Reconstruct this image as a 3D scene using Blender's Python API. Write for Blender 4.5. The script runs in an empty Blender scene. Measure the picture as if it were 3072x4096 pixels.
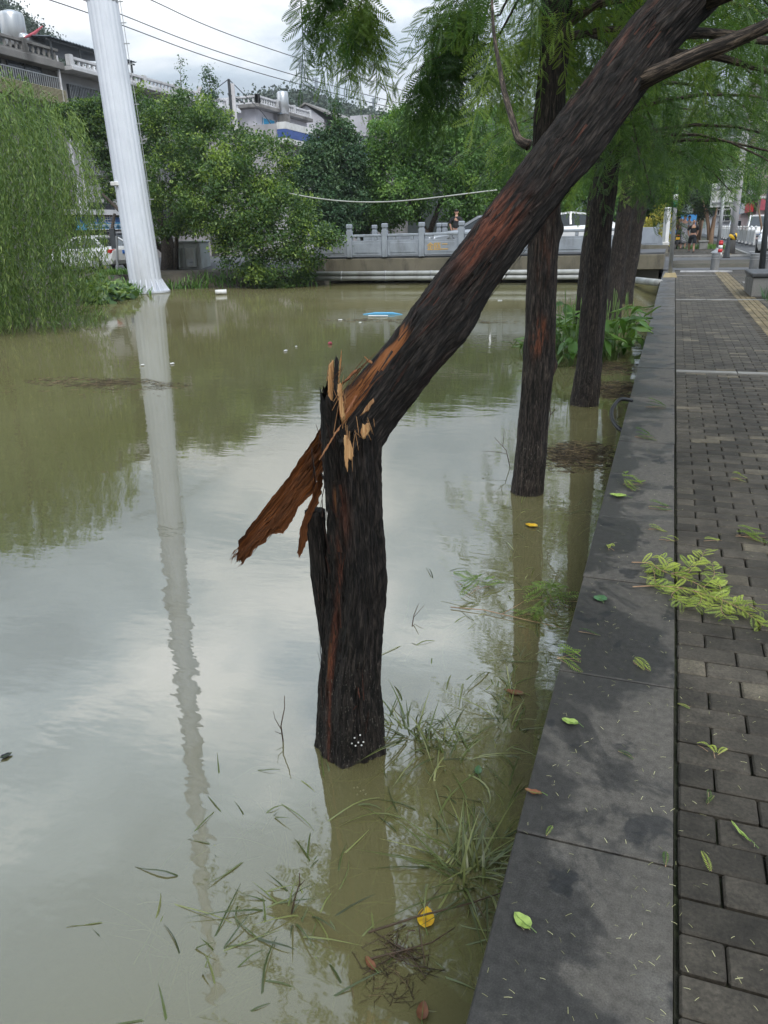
import bpy, math, random
import numpy as np
from mathutils import Matrix, Vector
random.seed(7)
RNG = np.random.default_rng(11)
SC = bpy.context.scene
COL = SC.collection
PI = math.pi
# ------------------------------------------------------------------ camera (solved from the kerb, joints and posts)
FPX, PITCH, YAW, ROLL, CAMH = 3041.4, 0.35143, 0.35316, -0.02623, 1.5
WATER = -0.40
def _basis():
    cy, sy = math.cos(YAW), math.sin(YAW)
    fw = np.array([-sy*math.cos(PITCH), cy*math.cos(PITCH), -math.sin(PITCH)])
    rt = np.array([cy, sy, 0.0]); up = np.cross(rt, fw)
    r = rt*math.cos(ROLL)+up*math.sin(ROLL); u = -rt*math.sin(ROLL)+up*math.cos(ROLL)
    return r, u, fw
CR, CU, CF = _basis()
CAM = np.array([0.0, 0.0, CAMH])
cd = bpy.data.cameras.new('camera'); cam = bpy.data.objects.new('camera', cd); COL.objects.link(cam)
cd.sensor_fit = 'HORIZONTAL'; cd.sensor_width = 36.0; cd.lens = FPX/3072*36.0
cd.clip_start = 0.02; cd.clip_end = 4000
cam.matrix_world = Matrix(((CR[0], CU[0], -CF[0], 0), (CR[1], CU[1], -CF[1], 0), (CR[2], CU[2], -CF[2], CAMH), (0, 0, 0, 1)))
SC.camera = cam
SC.render.resolution_x, SC.render.resolution_y = 768, 1024
vs = SC.view_settings
vs.view_transform = 'Standard'; vs.look = 'None'; vs.exposure = 0.98; vs.gamma = 1.0; vs.use_curve_mapping = False
SC.cycles.max_bounces = 7; SC.cycles.diffuse_bounces = 3; SC.cycles.glossy_bounces = 3
SC.cycles.transparent_max_bounces = 8; SC.cycles.transmission_bounces = 3
SC.cycles.caustics_reflective = False; SC.cycles.caustics_refractive = False
SC.cycles.use_adaptive_sampling = True; SC.cycles.adaptive_threshold = 0.02
SC.cycles.use_denoising = True
# ------------------------------------------------------------------ overcast sky
SUN_EL, SUN_AZ = math.radians(50), math.radians(142)
w = bpy.data.worlds.new('World'); SC.world = w; w.use_nodes = True
nt = w.node_tree; nt.nodes.clear()
def N(t, **k):
    n = nt.nodes.new(t)
    for a, b in k.items(): setattr(n, a, b)
    return n
L = lambda a, b: nt.links.new(a, b)
out = N('ShaderNodeOutputWorld'); bg = N('ShaderNodeBackground'); bg.inputs['Strength'].default_value = 0.1
sky = N('ShaderNodeTexSky', sky_type='NISHITA'); sky.sun_disc = False; sky.sun_elevation = SUN_EL; sky.sun_rotation = SUN_AZ
tc = N('ShaderNodeTexCoord'); sep = N('ShaderNodeSeparateXYZ'); L(tc.outputs['Generated'], sep.inputs[0])
zc = N('ShaderNodeMath', operation='MAXIMUM'); L(sep.outputs['Z'], zc.inputs[0]); zc.inputs[1].default_value = 0.0
den = N('ShaderNodeMath', operation='ADD'); L(zc.outputs[0], den.inputs[0]); den.inputs[1].default_value = 0.22
dv = N('ShaderNodeVectorMath', operation='DIVIDE'); cmb = N('ShaderNodeCombineXYZ')
for i in range(3): L(den.outputs[0], cmb.inputs[i])
L(tc.outputs['Generated'], dv.inputs[0]); L(cmb.outputs[0], dv.inputs[1])
def wnoise(scale, detail, off, rough=0.55, dist=0.3):
    mp = N('ShaderNodeMapping'); mp.inputs['Location'].default_value = off; mp.inputs['Scale'].default_value = (1, 1, 0.6)
    L(dv.outputs[0], mp.inputs[0]); n = N('ShaderNodeTexNoise'); L(mp.outputs[0], n.inputs['Vector'])
    n.inputs['Scale'].default_value = scale; n.inputs['Detail'].default_value = detail
    n.inputs['Roughness'].default_value = rough; n.inputs['Distortion'].default_value = dist
    return n
n1 = wnoise(1.5, 7, (3.1, 0.4, 0)); n2 = wnoise(0.6, 3, (7.0, 2.2, 1))
add = N('ShaderNodeMath', operation='MULTIPLY_ADD'); L(n2.outputs['Fac'], add.inputs[0]); add.inputs[1].default_value = 0.6; L(n1.outputs['Fac'], add.inputs[2])
rmp = N('ShaderNodeValToRGB'); L(add.outputs[0], rmp.inputs[0])
e = rmp.color_ramp.elements
e[0].position = 0.73; e[0].color = (0.385, 0.45, 0.53, 1); e[1].position = 0.94; e[1].color = (0.93, 0.95, 0.97, 1)
m = e.new(0.82); m.color = (0.52, 0.60, 0.68, 1)
gr = N('ShaderNodeMath', operation='MULTIPLY_ADD'); L(zc.outputs[0], gr.inputs[0]); gr.inputs[1].default_value = 13.5; gr.inputs[2].default_value = 4.0
cl = N('ShaderNodeVectorMath', operation='SCALE'); L(rmp.outputs[0], cl.inputs[0]); L(gr.outputs[0], cl.inputs['Scale'])
mix = N('ShaderNodeMix', data_type='RGBA'); mix.inputs[0].default_value = 0.06
L(cl.outputs[0], mix.inputs[6]); L(sky.outputs[0], mix.inputs[7])
L(mix.outputs[2], bg.inputs['Color']); L(bg.outputs[0], out.inputs[0])
sd = bpy.data.lights.new('sun', 'SUN'); sd.energy = 1.5; sd.angle = math.radians(30); sd.color = (1.0, 0.97, 0.92)
sun = bpy.data.objects.new('sun', sd); COL.objects.link(sun)
# SUN_AZ: compass-like rotation of the sky texture; the lamp points from the same direction
sdir = Vector((math.sin(SUN_AZ)*math.cos(SUN_EL), math.cos(SUN_AZ)*math.cos(SUN_EL), math.sin(SUN_EL)))
sun.rotation_euler = sdir.to_track_quat('Z', 'Y').to_euler(); sun.location = (0, 0, 60)
# ------------------------------------------------------------------ helpers: photograph pixel (3072x4096) -> world point
def ray(x, y): return CF + CR*((x-1536)/FPX) - CU*((y-2048)/FPX)
def onY(x, y, Y): d = ray(x, y); return CAM + d*(Y/d[1])
def onX(x, y, X): d = ray(x, y); return CAM + d*(X/d[0])
def onZ(x, y, Z): d = ray(x, y); return CAM + d*((Z-CAMH)/d[2])
def onD(x, y, dep): return CAM + ray(x, y)*dep
def zz(x0, y0, s): return lambda x, y: (x0+x*s, y0+y*s)      # zoomed picture -> photograph pixels
# ------------------------------------------------------------------ numpy noise
def _h(i, j, k, seed):
    n = (i*374761393 + j*668265263 + k*2147483647 + seed*1274126177) & 0xffffffff
    n = ((n ^ (n >> 13))*1274126177) & 0xffffffff
    return ((n ^ (n >> 16)) & 0xffff)/65535.0
def vnoise(p, seed=0):
    p = np.asarray(p, float); q = np.floor(p).astype(np.int64); f = p-q; f = f*f*(3-2*f)
    i, j, k = q[..., 0], q[..., 1], q[..., 2]; r = 0
    for a in (0, 1):
        for b in (0, 1):
            for c in (0, 1):
                wt = (f[..., 0] if a else 1-f[..., 0])*(f[..., 1] if b else 1-f[..., 1])*(f[..., 2] if c else 1-f[..., 2])
                r = r + wt*_h(i+a, j+b, k+c, seed)
    return r
def fbm(p, seed=0, o=4):
    r, a, t = 0, 0.5, 0
    p = np.asarray(p, float)
    for i in range(o): r = r + a*vnoise(p*2**i, seed+i); t += a; a *= .5
    return r/t
# ------------------------------------------------------------------ mesh builder
class MB:
    def __init__(s): s.V = []; s.F = []; s.N = 0; s.A = []; s.B = []; s.U = []
    def add(s, v, *fs, a=0.0, b=0.0, uv=None, mat=0):
        v = np.asarray(v, float).reshape(-1, 3); n = len(v)
        s.V.append(v); s.A.append(np.broadcast_to(np.asarray(a, float), (n,))); s.B.append(np.broadcast_to(np.asarray(b, float), (n,)))
        s.U.append(v if uv is None else np.asarray(uv, float))
        for f in fs:
            if len(f): s.F.append((np.asarray(f, np.int64)+s.N, mat))
        s.N += n; return s
    def box(s, c, d, rot=None, bev=0.0, a=0.0, mat=0, taper=1.0, b=0.0):
        c = np.asarray(c, float); h = np.asarray(d, float)/2
        if bev <= 0:
            v = np.array([[x, y, z] for z in (-1, 1) for y in (-1, 1) for x in (-1, 1)], float)*h
            v[4:, :2] *= taper
            f = [[0, 2, 3, 1], [4, 5, 7, 6], [0, 1, 5, 4], [2, 6, 7, 3], [0, 4, 6, 2], [1, 3, 7, 5]]
            fs = [f]
        else:
            V = []; idx = {}
            for sx in (-1, 1):
                for sy in (-1, 1):
                    for sz in (-1, 1):
                        for ax in range(3):
                            p = np.array([sx, sy, sz])*(h-bev); p[ax] = (sx, sy, sz)[ax]*h[ax]
                            idx[(sx, sy, sz, ax)] = len(V); V.append(p)
            q = []; t = []
            for ax in range(3):
                o = [k for k in range(3) if k != ax]
                for sg in (-1, 1):
                    lp = []
                    for p_, q_ in ((-1, -1), (1, -1), (1, 1), (-1, 1)):
                        k = [0, 0, 0]; k[ax] = sg; k[o[0]] = p_; k[o[1]] = q_; lp.append(idx[(*k, ax)])
                    if (sg > 0) == (ax == 1): lp = lp[::-1]
                    q.append(lp)
            for ax in range(3):
                o = [k for k in range(3) if k != ax]
                for p_ in (-1, 1):
                    for q_ in (-1, 1):
                        k0 = [0, 0, 0]; k0[o[0]] = p_; k0[o[1]] = q_; k1 = list(k0); k0[ax] = -1; k1[ax] = 1
                        q.append([idx[(*k0, o[0])], idx[(*k1, o[0])], idx[(*k1, o[1])], idx[(*k0, o[1])]])
            for sx in (-1, 1):
                for sy in (-1, 1):
                    for sz in (-1, 1): t.append([idx[(sx, sy, sz, k)] for k in range(3)])
            v = np.array(V); v[v[:, 2] > 0, :2] *= taper; fs = [q, t]
        if rot is not None: v = v @ np.asarray(rot, float).T
        return s.add(v+c, *fs, a=a, b=b, mat=mat)
    def bar(s, p, q, wd, ht=None, a=0.0, mat=0):
        p = np.asarray(p, float); q = np.asarray(q, float); d = q-p; l = np.linalg.norm(d); d = d/l
        up = np.array([0, 0, 1.0]) if abs(d[2]) < .95 else np.array([0, 1.0, 0])
        x = np.cross(d, up); x /= np.linalg.norm(x); y = np.cross(x, d)
        R = np.stack([x, d, y], 1)
        return s.box((p+q)/2, (wd, l, ht or wd), rot=R, a=a, mat=mat)
    def tube(s, pts, rad, n=10, cap=True, a=0.0, b=0.0, mat=0):
        pts = np.asarray(pts, float); m_ = len(pts); rad = np.broadcast_to(np.asarray(rad, float), (m_,))
        fr = frames(pts); th = np.arange(n)*2*PI/n
        v = pts[:, None] + (fr[0][:, None]*np.cos(th)[None, :, None] + fr[1][:, None]*np.sin(th)[None, :, None])*rad[:, None, None]
        v = v.reshape(-1, 3); q = grid(m_, n, True)
        sl = np.concatenate([[0], np.cumsum(np.linalg.norm(np.diff(pts, axis=0), axis=1))])[:, None]+0*th[None]; uv = np.stack([np.cos(th)[None]*rad[:, None], np.sin(th)[None]*rad[:, None], sl], -1).reshape(-1, 3)
        fs = [q]
        if cap: fs += [[list(range(n))[::-1]], [[(m_-1)*n+i for i in range(n)]]]
        return s.add(v, *fs, a=a, b=b, uv=uv, mat=mat)
    def lathe(s, prof, c=(0, 0, 0), n=16, a=0.0, mat=0, fl=None):
        prof = np.asarray(prof, float); th = np.arange(n)*2*PI/n
        k = np.ones(n) if fl is None else fl(th)
        v = np.stack([prof[:, 0, None]*(np.cos(th)*k), prof[:, 0, None]*(np.sin(th)*k), np.repeat(prof[:, 1, None], n, 1)], -1).reshape(-1, 3)+np.asarray(c)
        m_ = len(prof)
        return s.add(v, grid(m_, n, True), [list(range(n))[::-1]], [[(m_-1)*n+i for i in range(n)]], a=a, mat=mat)
    def prism(s, poly, ext, a=0.0, mat=0):
        poly = np.asarray(poly, float); n = len(poly); v = np.vstack([poly, poly+np.asarray(ext, float)])
        return s.add(v, [list(range(n))[::-1]], [[n+i for i in range(n)]], [[i, (i+1) % n, n+(i+1) % n, n+i] for i in range(n)], a=a, mat=mat)
    def inst(s, tv, tf, mats, offs, a=0.0, b=0.0):
        """template (v,3) + matrices (n,3,3) + offsets (n,3)"""
        tv = np.asarray(tv, float); n = len(offs); k = len(tv)
        v = np.einsum('nij,kj->nki', mats, tv)+np.asarray(offs)[:, None]
        f = (np.asarray(tf)[None]+(np.arange(n)*k)[:, None, None]).reshape(-1, np.asarray(tf).shape[1])
        aa = np.repeat(np.broadcast_to(a, (n,)), k); bb = np.repeat(np.broadcast_to(b, (n,)), k)
        return s.add(v.reshape(-1, 3), f, a=aa, b=bb)
    def mesh(s, name, mats, org=(0, 0, 0), smooth=False):
        me = bpy.data.meshes.new(name)
        V = np.vstack(s.V)-np.asarray(org); me.vertices.add(len(V)); me.vertices.foreach_set('co', V.astype(np.float32).ravel())
        lo = np.concatenate([f.ravel() for f, _ in s.F]); sz = np.concatenate([np.full(len(f), f.shape[1]) for f, _ in s.F])
        mi = np.concatenate([np.full(len(f), k) for f, k in s.F])
        me.loops.add(len(lo)); me.loops.foreach_set('vertex_index', lo.astype(np.int32))
        me.polygons.add(len(sz)); st = np.concatenate([[0], np.cumsum(sz)[:-1]])
        me.polygons.foreach_set('loop_start', st.astype(np.int32))
        me.polygons.foreach_set('material_index', mi.astype(np.int32))
        me.polygons.foreach_set('use_smooth', np.full(len(sz), bool(smooth)))
        for nm, dat in (('a', s.A), ('b', s.B)):
            at = me.attributes.new(nm, 'FLOAT', 'POINT'); at.data.foreach_set('value', np.concatenate(dat).astype(np.float32))
        at = me.attributes.new('uvw', 'FLOAT_VECTOR', 'POINT'); at.data.foreach_set('vector', np.vstack(s.U).astype(np.float32).ravel())
        for mm in (mats if isinstance(mats, (list, tuple)) else [mats]): me.materials.append(mm)
        me.update(calc_edges=True)
        return me
    def build(s, name, mats, parent=None, smooth=False, local=False):
        """links ONE mesh object. World-space vertices unless local; the origin goes to the base of the thing."""
        V = np.vstack(s.V)
        if parent is not None: org = np.zeros(3) if local else np.array(wloc(parent))
        else: org = np.array([(V[:, 0].min()+V[:, 0].max())/2, (V[:, 1].min()+V[:, 1].max())/2, V[:, 2].min()])
        o = bpy.data.objects.new(name, s.mesh(name, mats, org, smooth)); COL.objects.link(o)
        if parent is not None: o.parent = parent
        else: o.location = org
        return o
def wloc(o):
    p = Vector((0, 0, 0))
    while o is not None: p += o.location; o = o.parent
    return p
def grid(m_, n, closed):
    i = np.arange(m_-1)[:, None]*n; j = np.arange(n if closed else n-1)[None]; k = (j+1) % n
    return np.stack([i+j, i+k, i+n+k, i+n+j], -1).reshape(-1, 4)
def frames(pts, ref=None):
    pts = np.asarray(pts, float); t = np.gradient(pts, axis=0); t /= np.linalg.norm(t, axis=1)[:, None]
    u = np.asarray(ref, float) if ref is not None else (np.array([0, 0, 1.0]) if abs(t[0][2]) < .9 else np.array([0, -1.0, 0]))
    us = []
    for k in t:
        u = u-k*(u@k); u = u/np.linalg.norm(u); us.append(u)
    us = np.array(us); return us, np.cross(t, us)
def tag(o, label, cat, group=None):
    o['label'] = label; o['category'] = cat
    if group: o['group'] = group
    return o
def struct(o): o['kind'] = 'structure'; return o
def stuff(o, label=None, cat=None):
    o['kind'] = 'stuff'
    if label: o['label'] = label; o['category'] = cat
    return o
def thing(name, label, cat, loc=(0, 0, 0), rz=0.0, group=None):
    o = bpy.data.objects.new(name, None); COL.objects.link(o); o.location = [float(k) for k in loc]; o.rotation_euler = (0, 0, rz); o.empty_display_size = 0.1
    return tag(o, label, cat, group)
def copy_tree(o, parent=None):
    c = o.copy(); COL.objects.link(c)
    if parent is not None: c.parent = parent
    for ch in o.children: copy_tree(ch, c)
    return c
def child(name, me, parent, loc=(0, 0, 0), rot=None, scale=None):
    o = bpy.data.objects.new(name, me); COL.objects.link(o); o.parent = parent; o.location = [float(k) for k in loc]
    if rot is not None: o.rotation_euler = rot
    if scale is not None: o.scale = scale
    return o
def rotz(a): c, s_ = math.cos(a), math.sin(a); return np.array([[c, -s_, 0], [s_, c, 0], [0, 0, 1.0]])
def randrot(n, rng, tilt=None):
    """random 3x3 matrices"""
    q = rng.normal(size=(n, 4)); q /= np.linalg.norm(q, axis=1)[:, None]; a, b, c, d = q.T
    return np.stack([np.stack([1-2*(c*c+d*d), 2*(b*c-a*d), 2*(b*d+a*c)], -1), np.stack([2*(b*c+a*d), 1-2*(b*b+d*d), 2*(c*d-a*b)], -1), np.stack([2*(b*d-a*c), 2*(c*d+a*b), 1-2*(b*b+c*c)], -1)], 1)
def dirmat(d, up, sc=1.0):
    """matrices whose local Y runs along d, local Z near up: arrays (n,3)"""
    d = d/np.linalg.norm(d, axis=1)[:, None]; x = np.cross(d, up); x /= (np.linalg.norm(x, axis=1)[:, None]+1e-9); z = np.cross(x, d)
    return np.stack([x, d, z], -1)*np.asarray(sc).reshape(-1, 1, 1)
# ------------------------------------------------------------------ materials
def newmat(name):
    m_ = bpy.data.materials.new(name); m_.use_nodes = True; t = m_.node_tree; t.nodes.clear()
    o = t.nodes.new('ShaderNodeOutputMaterial'); p = t.nodes.new('ShaderNodeBsdfPrincipled'); t.links.new(p.outputs[0], o.inputs[0])
    return m_, t, p, o
def nd(t, ty, **k):
    n = t.nodes.new(ty)
    for a, b in k.items():
        if a.startswith('i_'): n.inputs[a[2:].replace('_', ' ')].default_value = b
        else: setattr(n, a, b)
    return n
def ramp(t, src, stops):
    r = nd(t, 'ShaderNodeValToRGB'); t.links.new(src, r.inputs[0]); el = r.color_ramp.elements
    while len(el) < len(stops): el.new(0.5)
    for e_, (p, c) in zip(el, stops): e_.position = p; e_.color = (c, c, c, 1) if not hasattr(c, '__len__') else (*c[:3], 1)
    return r.outputs[0]
def noise(t, vec, scale, detail=5, rough=.55, mapscale=None, dist=0.0):
    if mapscale is not None:
        mp = nd(t, 'ShaderNodeMapping'); mp.inputs['Scale'].default_value = mapscale; t.links.new(vec, mp.inputs[0]); vec = mp.outputs[0]
    n = nd(t, 'ShaderNodeTexNoise'); t.links.new(vec, n.inputs['Vector']); n.inputs['Scale'].default_value = scale; n.inputs['Detail'].default_value = detail
    n.inputs['Roughness'].default_value = rough; n.inputs['Distortion'].default_value = dist
    return n.outputs['Fac']
def mixc(t, f, a, b, mode='MIX'):
    n = nd(t, 'ShaderNodeMix', data_type='RGBA', blend_type=mode)
    for i, v in ((0, f), (6, a), (7, b)):
        if hasattr(v, 'is_linked') or hasattr(v, 'links'): t.links.new(v, n.inputs[i])
        elif i == 0: n.inputs[0].default_value = v
        else: n.inputs[i].default_value = (*v[:3], 1)
    return n.outputs[2]
def mathn(t, op, a, b=0.0, c=None):
    n = nd(t, 'ShaderNodeMath', operation=op)
    for i, v in enumerate((a, b, c)):
        if v is None: continue
        if hasattr(v, 'links'): t.links.new(v, n.inputs[i])
        else: n.inputs[i].default_value = v
    return n.outputs[0]
def bump(t, p, src, strength=.4, dist=.01):
    b = nd(t, 'ShaderNodeBump'); b.inputs['Strength'].default_value = strength; b.inputs['Distance'].default_value = dist
    t.links.new(src, b.inputs['Height']); t.links.new(b.outputs[0], p.inputs['Normal'])
def attr(t, nm, o='Fac'): return nd(t, 'ShaderNodeAttribute', attribute_name=nm).outputs[o]
def ocoord(t): return nd(t, 'ShaderNodeTexCoord').outputs['Object']
def wcoord(t): return nd(t, 'ShaderNodeNewGeometry').outputs['Position']
def pm(name, col, rough=.6, col2=None, scale=4.0, lo=.35, hi=.7, bmp=0.0, bscale=None, metal=0.0, dirt=None, dscale=1.2, mapscale=None, spec=.5, bdist=.01):
    m_, t, p, o = newmat(name); p.inputs['Roughness'].default_value = rough; p.inputs['Metallic'].default_value = metal
    p.inputs['Specular IOR Level'].default_value = spec
    v = ocoord(t)
    if col2 is None: col2 = tuple(k*.75 for k in col)
    f = ramp(t, noise(t, v, scale, 6, mapscale=mapscale), [(lo, 0.0), (hi, 1.0)])
    c = mixc(t, f, col, col2)
    if dirt is not None:
        f2 = ramp(t, noise(t, v, dscale, 7, .65, mapscale=(1, 1, .35)), [(.5, 0.0), (.68, .8)]); c = mixc(t, f2, c, dirt)
    t.links.new(c, p.inputs['Base Color'])
    if bmp: bump(t, p, noise(t, v, bscale or scale*6, 5, .6), bmp, bdist)
    return m_
def leafmat(name, c0, c1, c2, rough=.45, tr=.35, spec=.4):
    """colour runs over attribute a; thin leaves let some light through"""
    m_, t, p, o = newmat(name); p.inputs['Roughness'].default_value = rough; p.inputs['Specular IOR Level'].default_value = spec
    c = ramp(t, attr(t, 'a'), [(0.0, c0), (.5, c1), (1.0, c2)])
    t.links.new(c, p.inputs['Base Color'])
    tl = nd(t, 'ShaderNodeBsdfTranslucent'); c3 = mixc(t, 1.0, c, (1.25, 1.25, .6), 'MULTIPLY'); t.links.new(c3, tl.inputs[0])
    mx = nd(t, 'ShaderNodeMixShader'); mx.inputs[0].default_value = tr
    t.links.new(p.outputs[0], mx.inputs[1]); t.links.new(tl.outputs[0], mx.inputs[2]); t.links.new(mx.outputs[0], o.inputs[0])
    return m_
def glassmat(name, tint=(.02, .025, .03), rough=.06):
    m_, t, p, o = newmat(name); p.inputs['Base Color'].default_value = (*tint, 1); p.inputs['Roughness'].default_value = rough; p.inputs['IOR'].default_value = 1.6
    return m_
def barkmat(name, dark, light, red, wood0, wood1, sc=1.0, bstr=.8):
    m_, t, p, o = newmat(name); p.inputs['Roughness'].default_value = .78; p.inputs['Specular IOR Level'].default_value = .35
    uv = attr(t, 'uvw', 'Vector')
    st = noise(t, uv, 1.0, 8, .62, mapscale=(95*sc, 95*sc, 11*sc), dist=1.0)
    fine = noise(t, uv, 1.0, 6, .6, mapscale=(300*sc, 300*sc, 34*sc), dist=.6)
    big = noise(t, uv, 1.0, 4, .5, mapscale=(9*sc, 9*sc, 1.4*sc))
    h = mathn(t, 'MULTIPLY_ADD', fine, .45, st)
    c = ramp(t, h, [(.57, tuple(k*.25 for k in dark)), (.68, dark), (.79, light), (.90, tuple(k*2.3 for k in light))])  # cracks also darkened in the colour, adding shade the relief lacks
    rf = ramp(t, big, [(.60, 0.0), (.80, .22)])
    c = mixc(t, rf, c, mixc(t, ramp(t, fine, [(.3, 0.0), (.65, 1.0)]), dark, red))
    rb = mathn(t, 'MULTIPLY', attr(t, 'b'), ramp(t, st, [(.35, .35), (.6, 1.0)]))
    c = mixc(t, rb, c, mixc(t, ramp(t, fine, [(.35, 0.0), (.65, 1.0)]), tuple(k*.6 for k in red), tuple(min(1, k*1.7) for k in red)))
    px = nd(t, 'ShaderNodeSeparateXYZ'); t.links.new(wcoord(t), px.inputs[0]); low = ramp(t, px.outputs[2], [(0.0, 1.0), (.10, 0.0)])
    fl = ramp(t, noise(t, uv, 1.0, 3, .6, mapscale=(260*sc, 260*sc, 70*sc)), [(.62, 0.0), (.68, .8)]); c = mixc(t, mathn(t, 'MULTIPLY', low, fl), c, (.20, .185, .16))
    wd = ramp(t, noise(t, uv, 1.0, 6, .6, mapscale=(110*sc, 110*sc, 3.0*sc)), [(.3, wood0), (.5, tuple((i+j)/2 for i, j in zip(wood0, wood1))), (.68, wood1)])
    c = mixc(t, attr(t, 'a'), c, wd)
    t.links.new(c, p.inputs['Base Color'])
    bump(t, p, h, bstr, .012)
    return m_
# ================================================================== MATERIALS
M = {}
M['bark'] = barkmat('wet_bark', (.006, .0048, .0044), (.025, .020, .0175), (.14, .044, .024), (.10, .026, .008), (.50, .20, .07))
M['bark_far'] = barkmat('tree_bark', (.010, .008, .007), (.040, .031, .026), (.15, .05, .025), (.13, .035, .010), (.5, .2, .07), sc=.8)
M['slabwood'] = barkmat('torn_brown_wood', (.03, .016, .010), (.10, .045, .022), (.2, .06, .02), (.010, .005, .003), (.33, .11, .028))
M['palewood'] = barkmat('pale_torn_wood', (.04, .02, .015), (.16, .07, .04), (.3, .1, .05), (.40, .17, .06), (.72, .46, .22), bstr=.5)
M['twig'] = pm('twig_bark', (.10, .065, .04), .7, (.05, .035, .025), 30, bmp=.3)
M['twig_pale'] = pm('pale_twig', (.42, .27, .16), .6, (.25, .15, .09), 30)
M['limb'] = barkmat('limb_bark', (.026, .020, .016), (.095, .072, .055), (.10, .05, .03), (.2, .1, .04), (.5, .3, .1), sc=1.1, bstr=.6)
M['frond'] = leafmat('feathery_needles', (.045, .105, .030), (.10, .19, .045), (.24, .35, .07), tr=.45)
M['frond_bright'] = leafmat('bright_needles', (.10, .17, .035), (.24, .34, .06), (.46, .54, .10), tr=.3)  # yellow-green needles of the shed sprigs and branch
M['willow'] = leafmat('willow_leaves', (.065, .125, .034), (.13, .21, .06), (.30, .38, .12), tr=.35)
M['ficus'] = leafmat('glossy_leaves', (.030, .072, .020), (.075, .150, .038), (.29, .40, .085), tr=.35, spec=.5)
M['conif'] = leafmat('dark_leaves', (.028, .068, .033), (.055, .118, .052), (.12, .20, .08), tr=.2)
M['round'] = leafmat('mid_green_leaves', (.050, .120, .030), (.105, .215, .055), (.25, .40, .10), tr=.35)
M['dark'] = leafmat('deep_green_leaves', (.010, .024, .012), (.022, .045, .020), (.06, .10, .03), tr=.15)
M['yellowbush'] = leafmat('yellow_bush_leaves', (.18, .2, .04), (.4, .38, .08), (.6, .5, .12), tr=.3)
M['hillwood'] = leafmat('wooded_hillside', (.020, .040, .026), (.036, .062, .038), (.06, .09, .05), tr=.1)
M['reed'] = leafmat('wet_blades', (.050, .065, .028), (.12, .155, .05), (.30, .32, .12), rough=.3, tr=.2, spec=.6)
M['lily'] = leafmat('broad_water_leaves', (.05, .11, .025), (.085, .18, .035), (.17, .28, .06), rough=.35, tr=.3)
def water_mat():
    m_, t, p, o = newmat('muddy_flood_water')
    p.inputs['Base Color'].default_value = (.165, .160, .072, 1); p.inputs['Roughness'].default_value = .6; p.inputs['Specular IOR Level'].default_value = 0
    pos = wcoord(t)
    c = mixc(t, ramp(t, noise(t, pos, .35, 5, .55), [(.35, 0.0), (.68, 1.0)]), (.190, .174, .078), (.232, .214, .108)); t.links.new(c, p.inputs['Base Color'])
    tr = nd(t, 'ShaderNodeBsdfTransparent'); tr.inputs[0].default_value = (.80, .86, .78, 1)
    body = nd(t, 'ShaderNodeMixShader'); body.inputs[0].default_value = .28
    t.links.new(p.outputs[0], body.inputs[1]); t.links.new(tr.outputs[0], body.inputs[2])
    gl = nd(t, 'ShaderNodeBsdfGlossy'); gl.inputs['Roughness'].default_value = .025
    fr = nd(t, 'ShaderNodeLayerWeight'); fr.inputs['Blend'].default_value = .5
    n1 = noise(t, pos, 1.0, 3, .5, mapscale=(2.2, 5.0, 1)); n2 = noise(t, pos, 1.0, 2, .5, mapscale=(9, 17, 1)); n3 = noise(t, pos, .30, 2)
    amp = ramp(t, n3, [(.35, .25), (.65, 1.0)])
    hh = mathn(t, 'MULTIPLY', mathn(t, 'MULTIPLY_ADD', n2, .22, n1), amp)
    b = nd(t, 'ShaderNodeBump'); b.inputs['Strength'].default_value = .055; b.inputs['Distance'].default_value = .06
    t.links.new(hh, b.inputs['Height']); t.links.new(b.outputs[0], gl.inputs['Normal']); t.links.new(b.outputs[0], fr.inputs['Normal'])
    mx = nd(t, 'ShaderNodeMixShader'); t.links.new(ramp(t, fr.outputs['Facing'], [(0.0, .05), (.15, .09), (.35, .23), (.5, .35), (.75, .38), (1.0, .55)]), mx.inputs[0]); t.links.new(body.outputs[0], mx.inputs[1]); t.links.new(gl.outputs[0], mx.inputs[2])
    t.links.new(mx.outputs[0], o.inputs[0]); return m_
M['water'] = water_mat()
M['ground'] = pm('bank_soil', (.075, .062, .045), .9, (.035, .035, .022), 2.0, bmp=.6, bscale=12, bdist=.03)
M['bed'] = M['ground']
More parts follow.
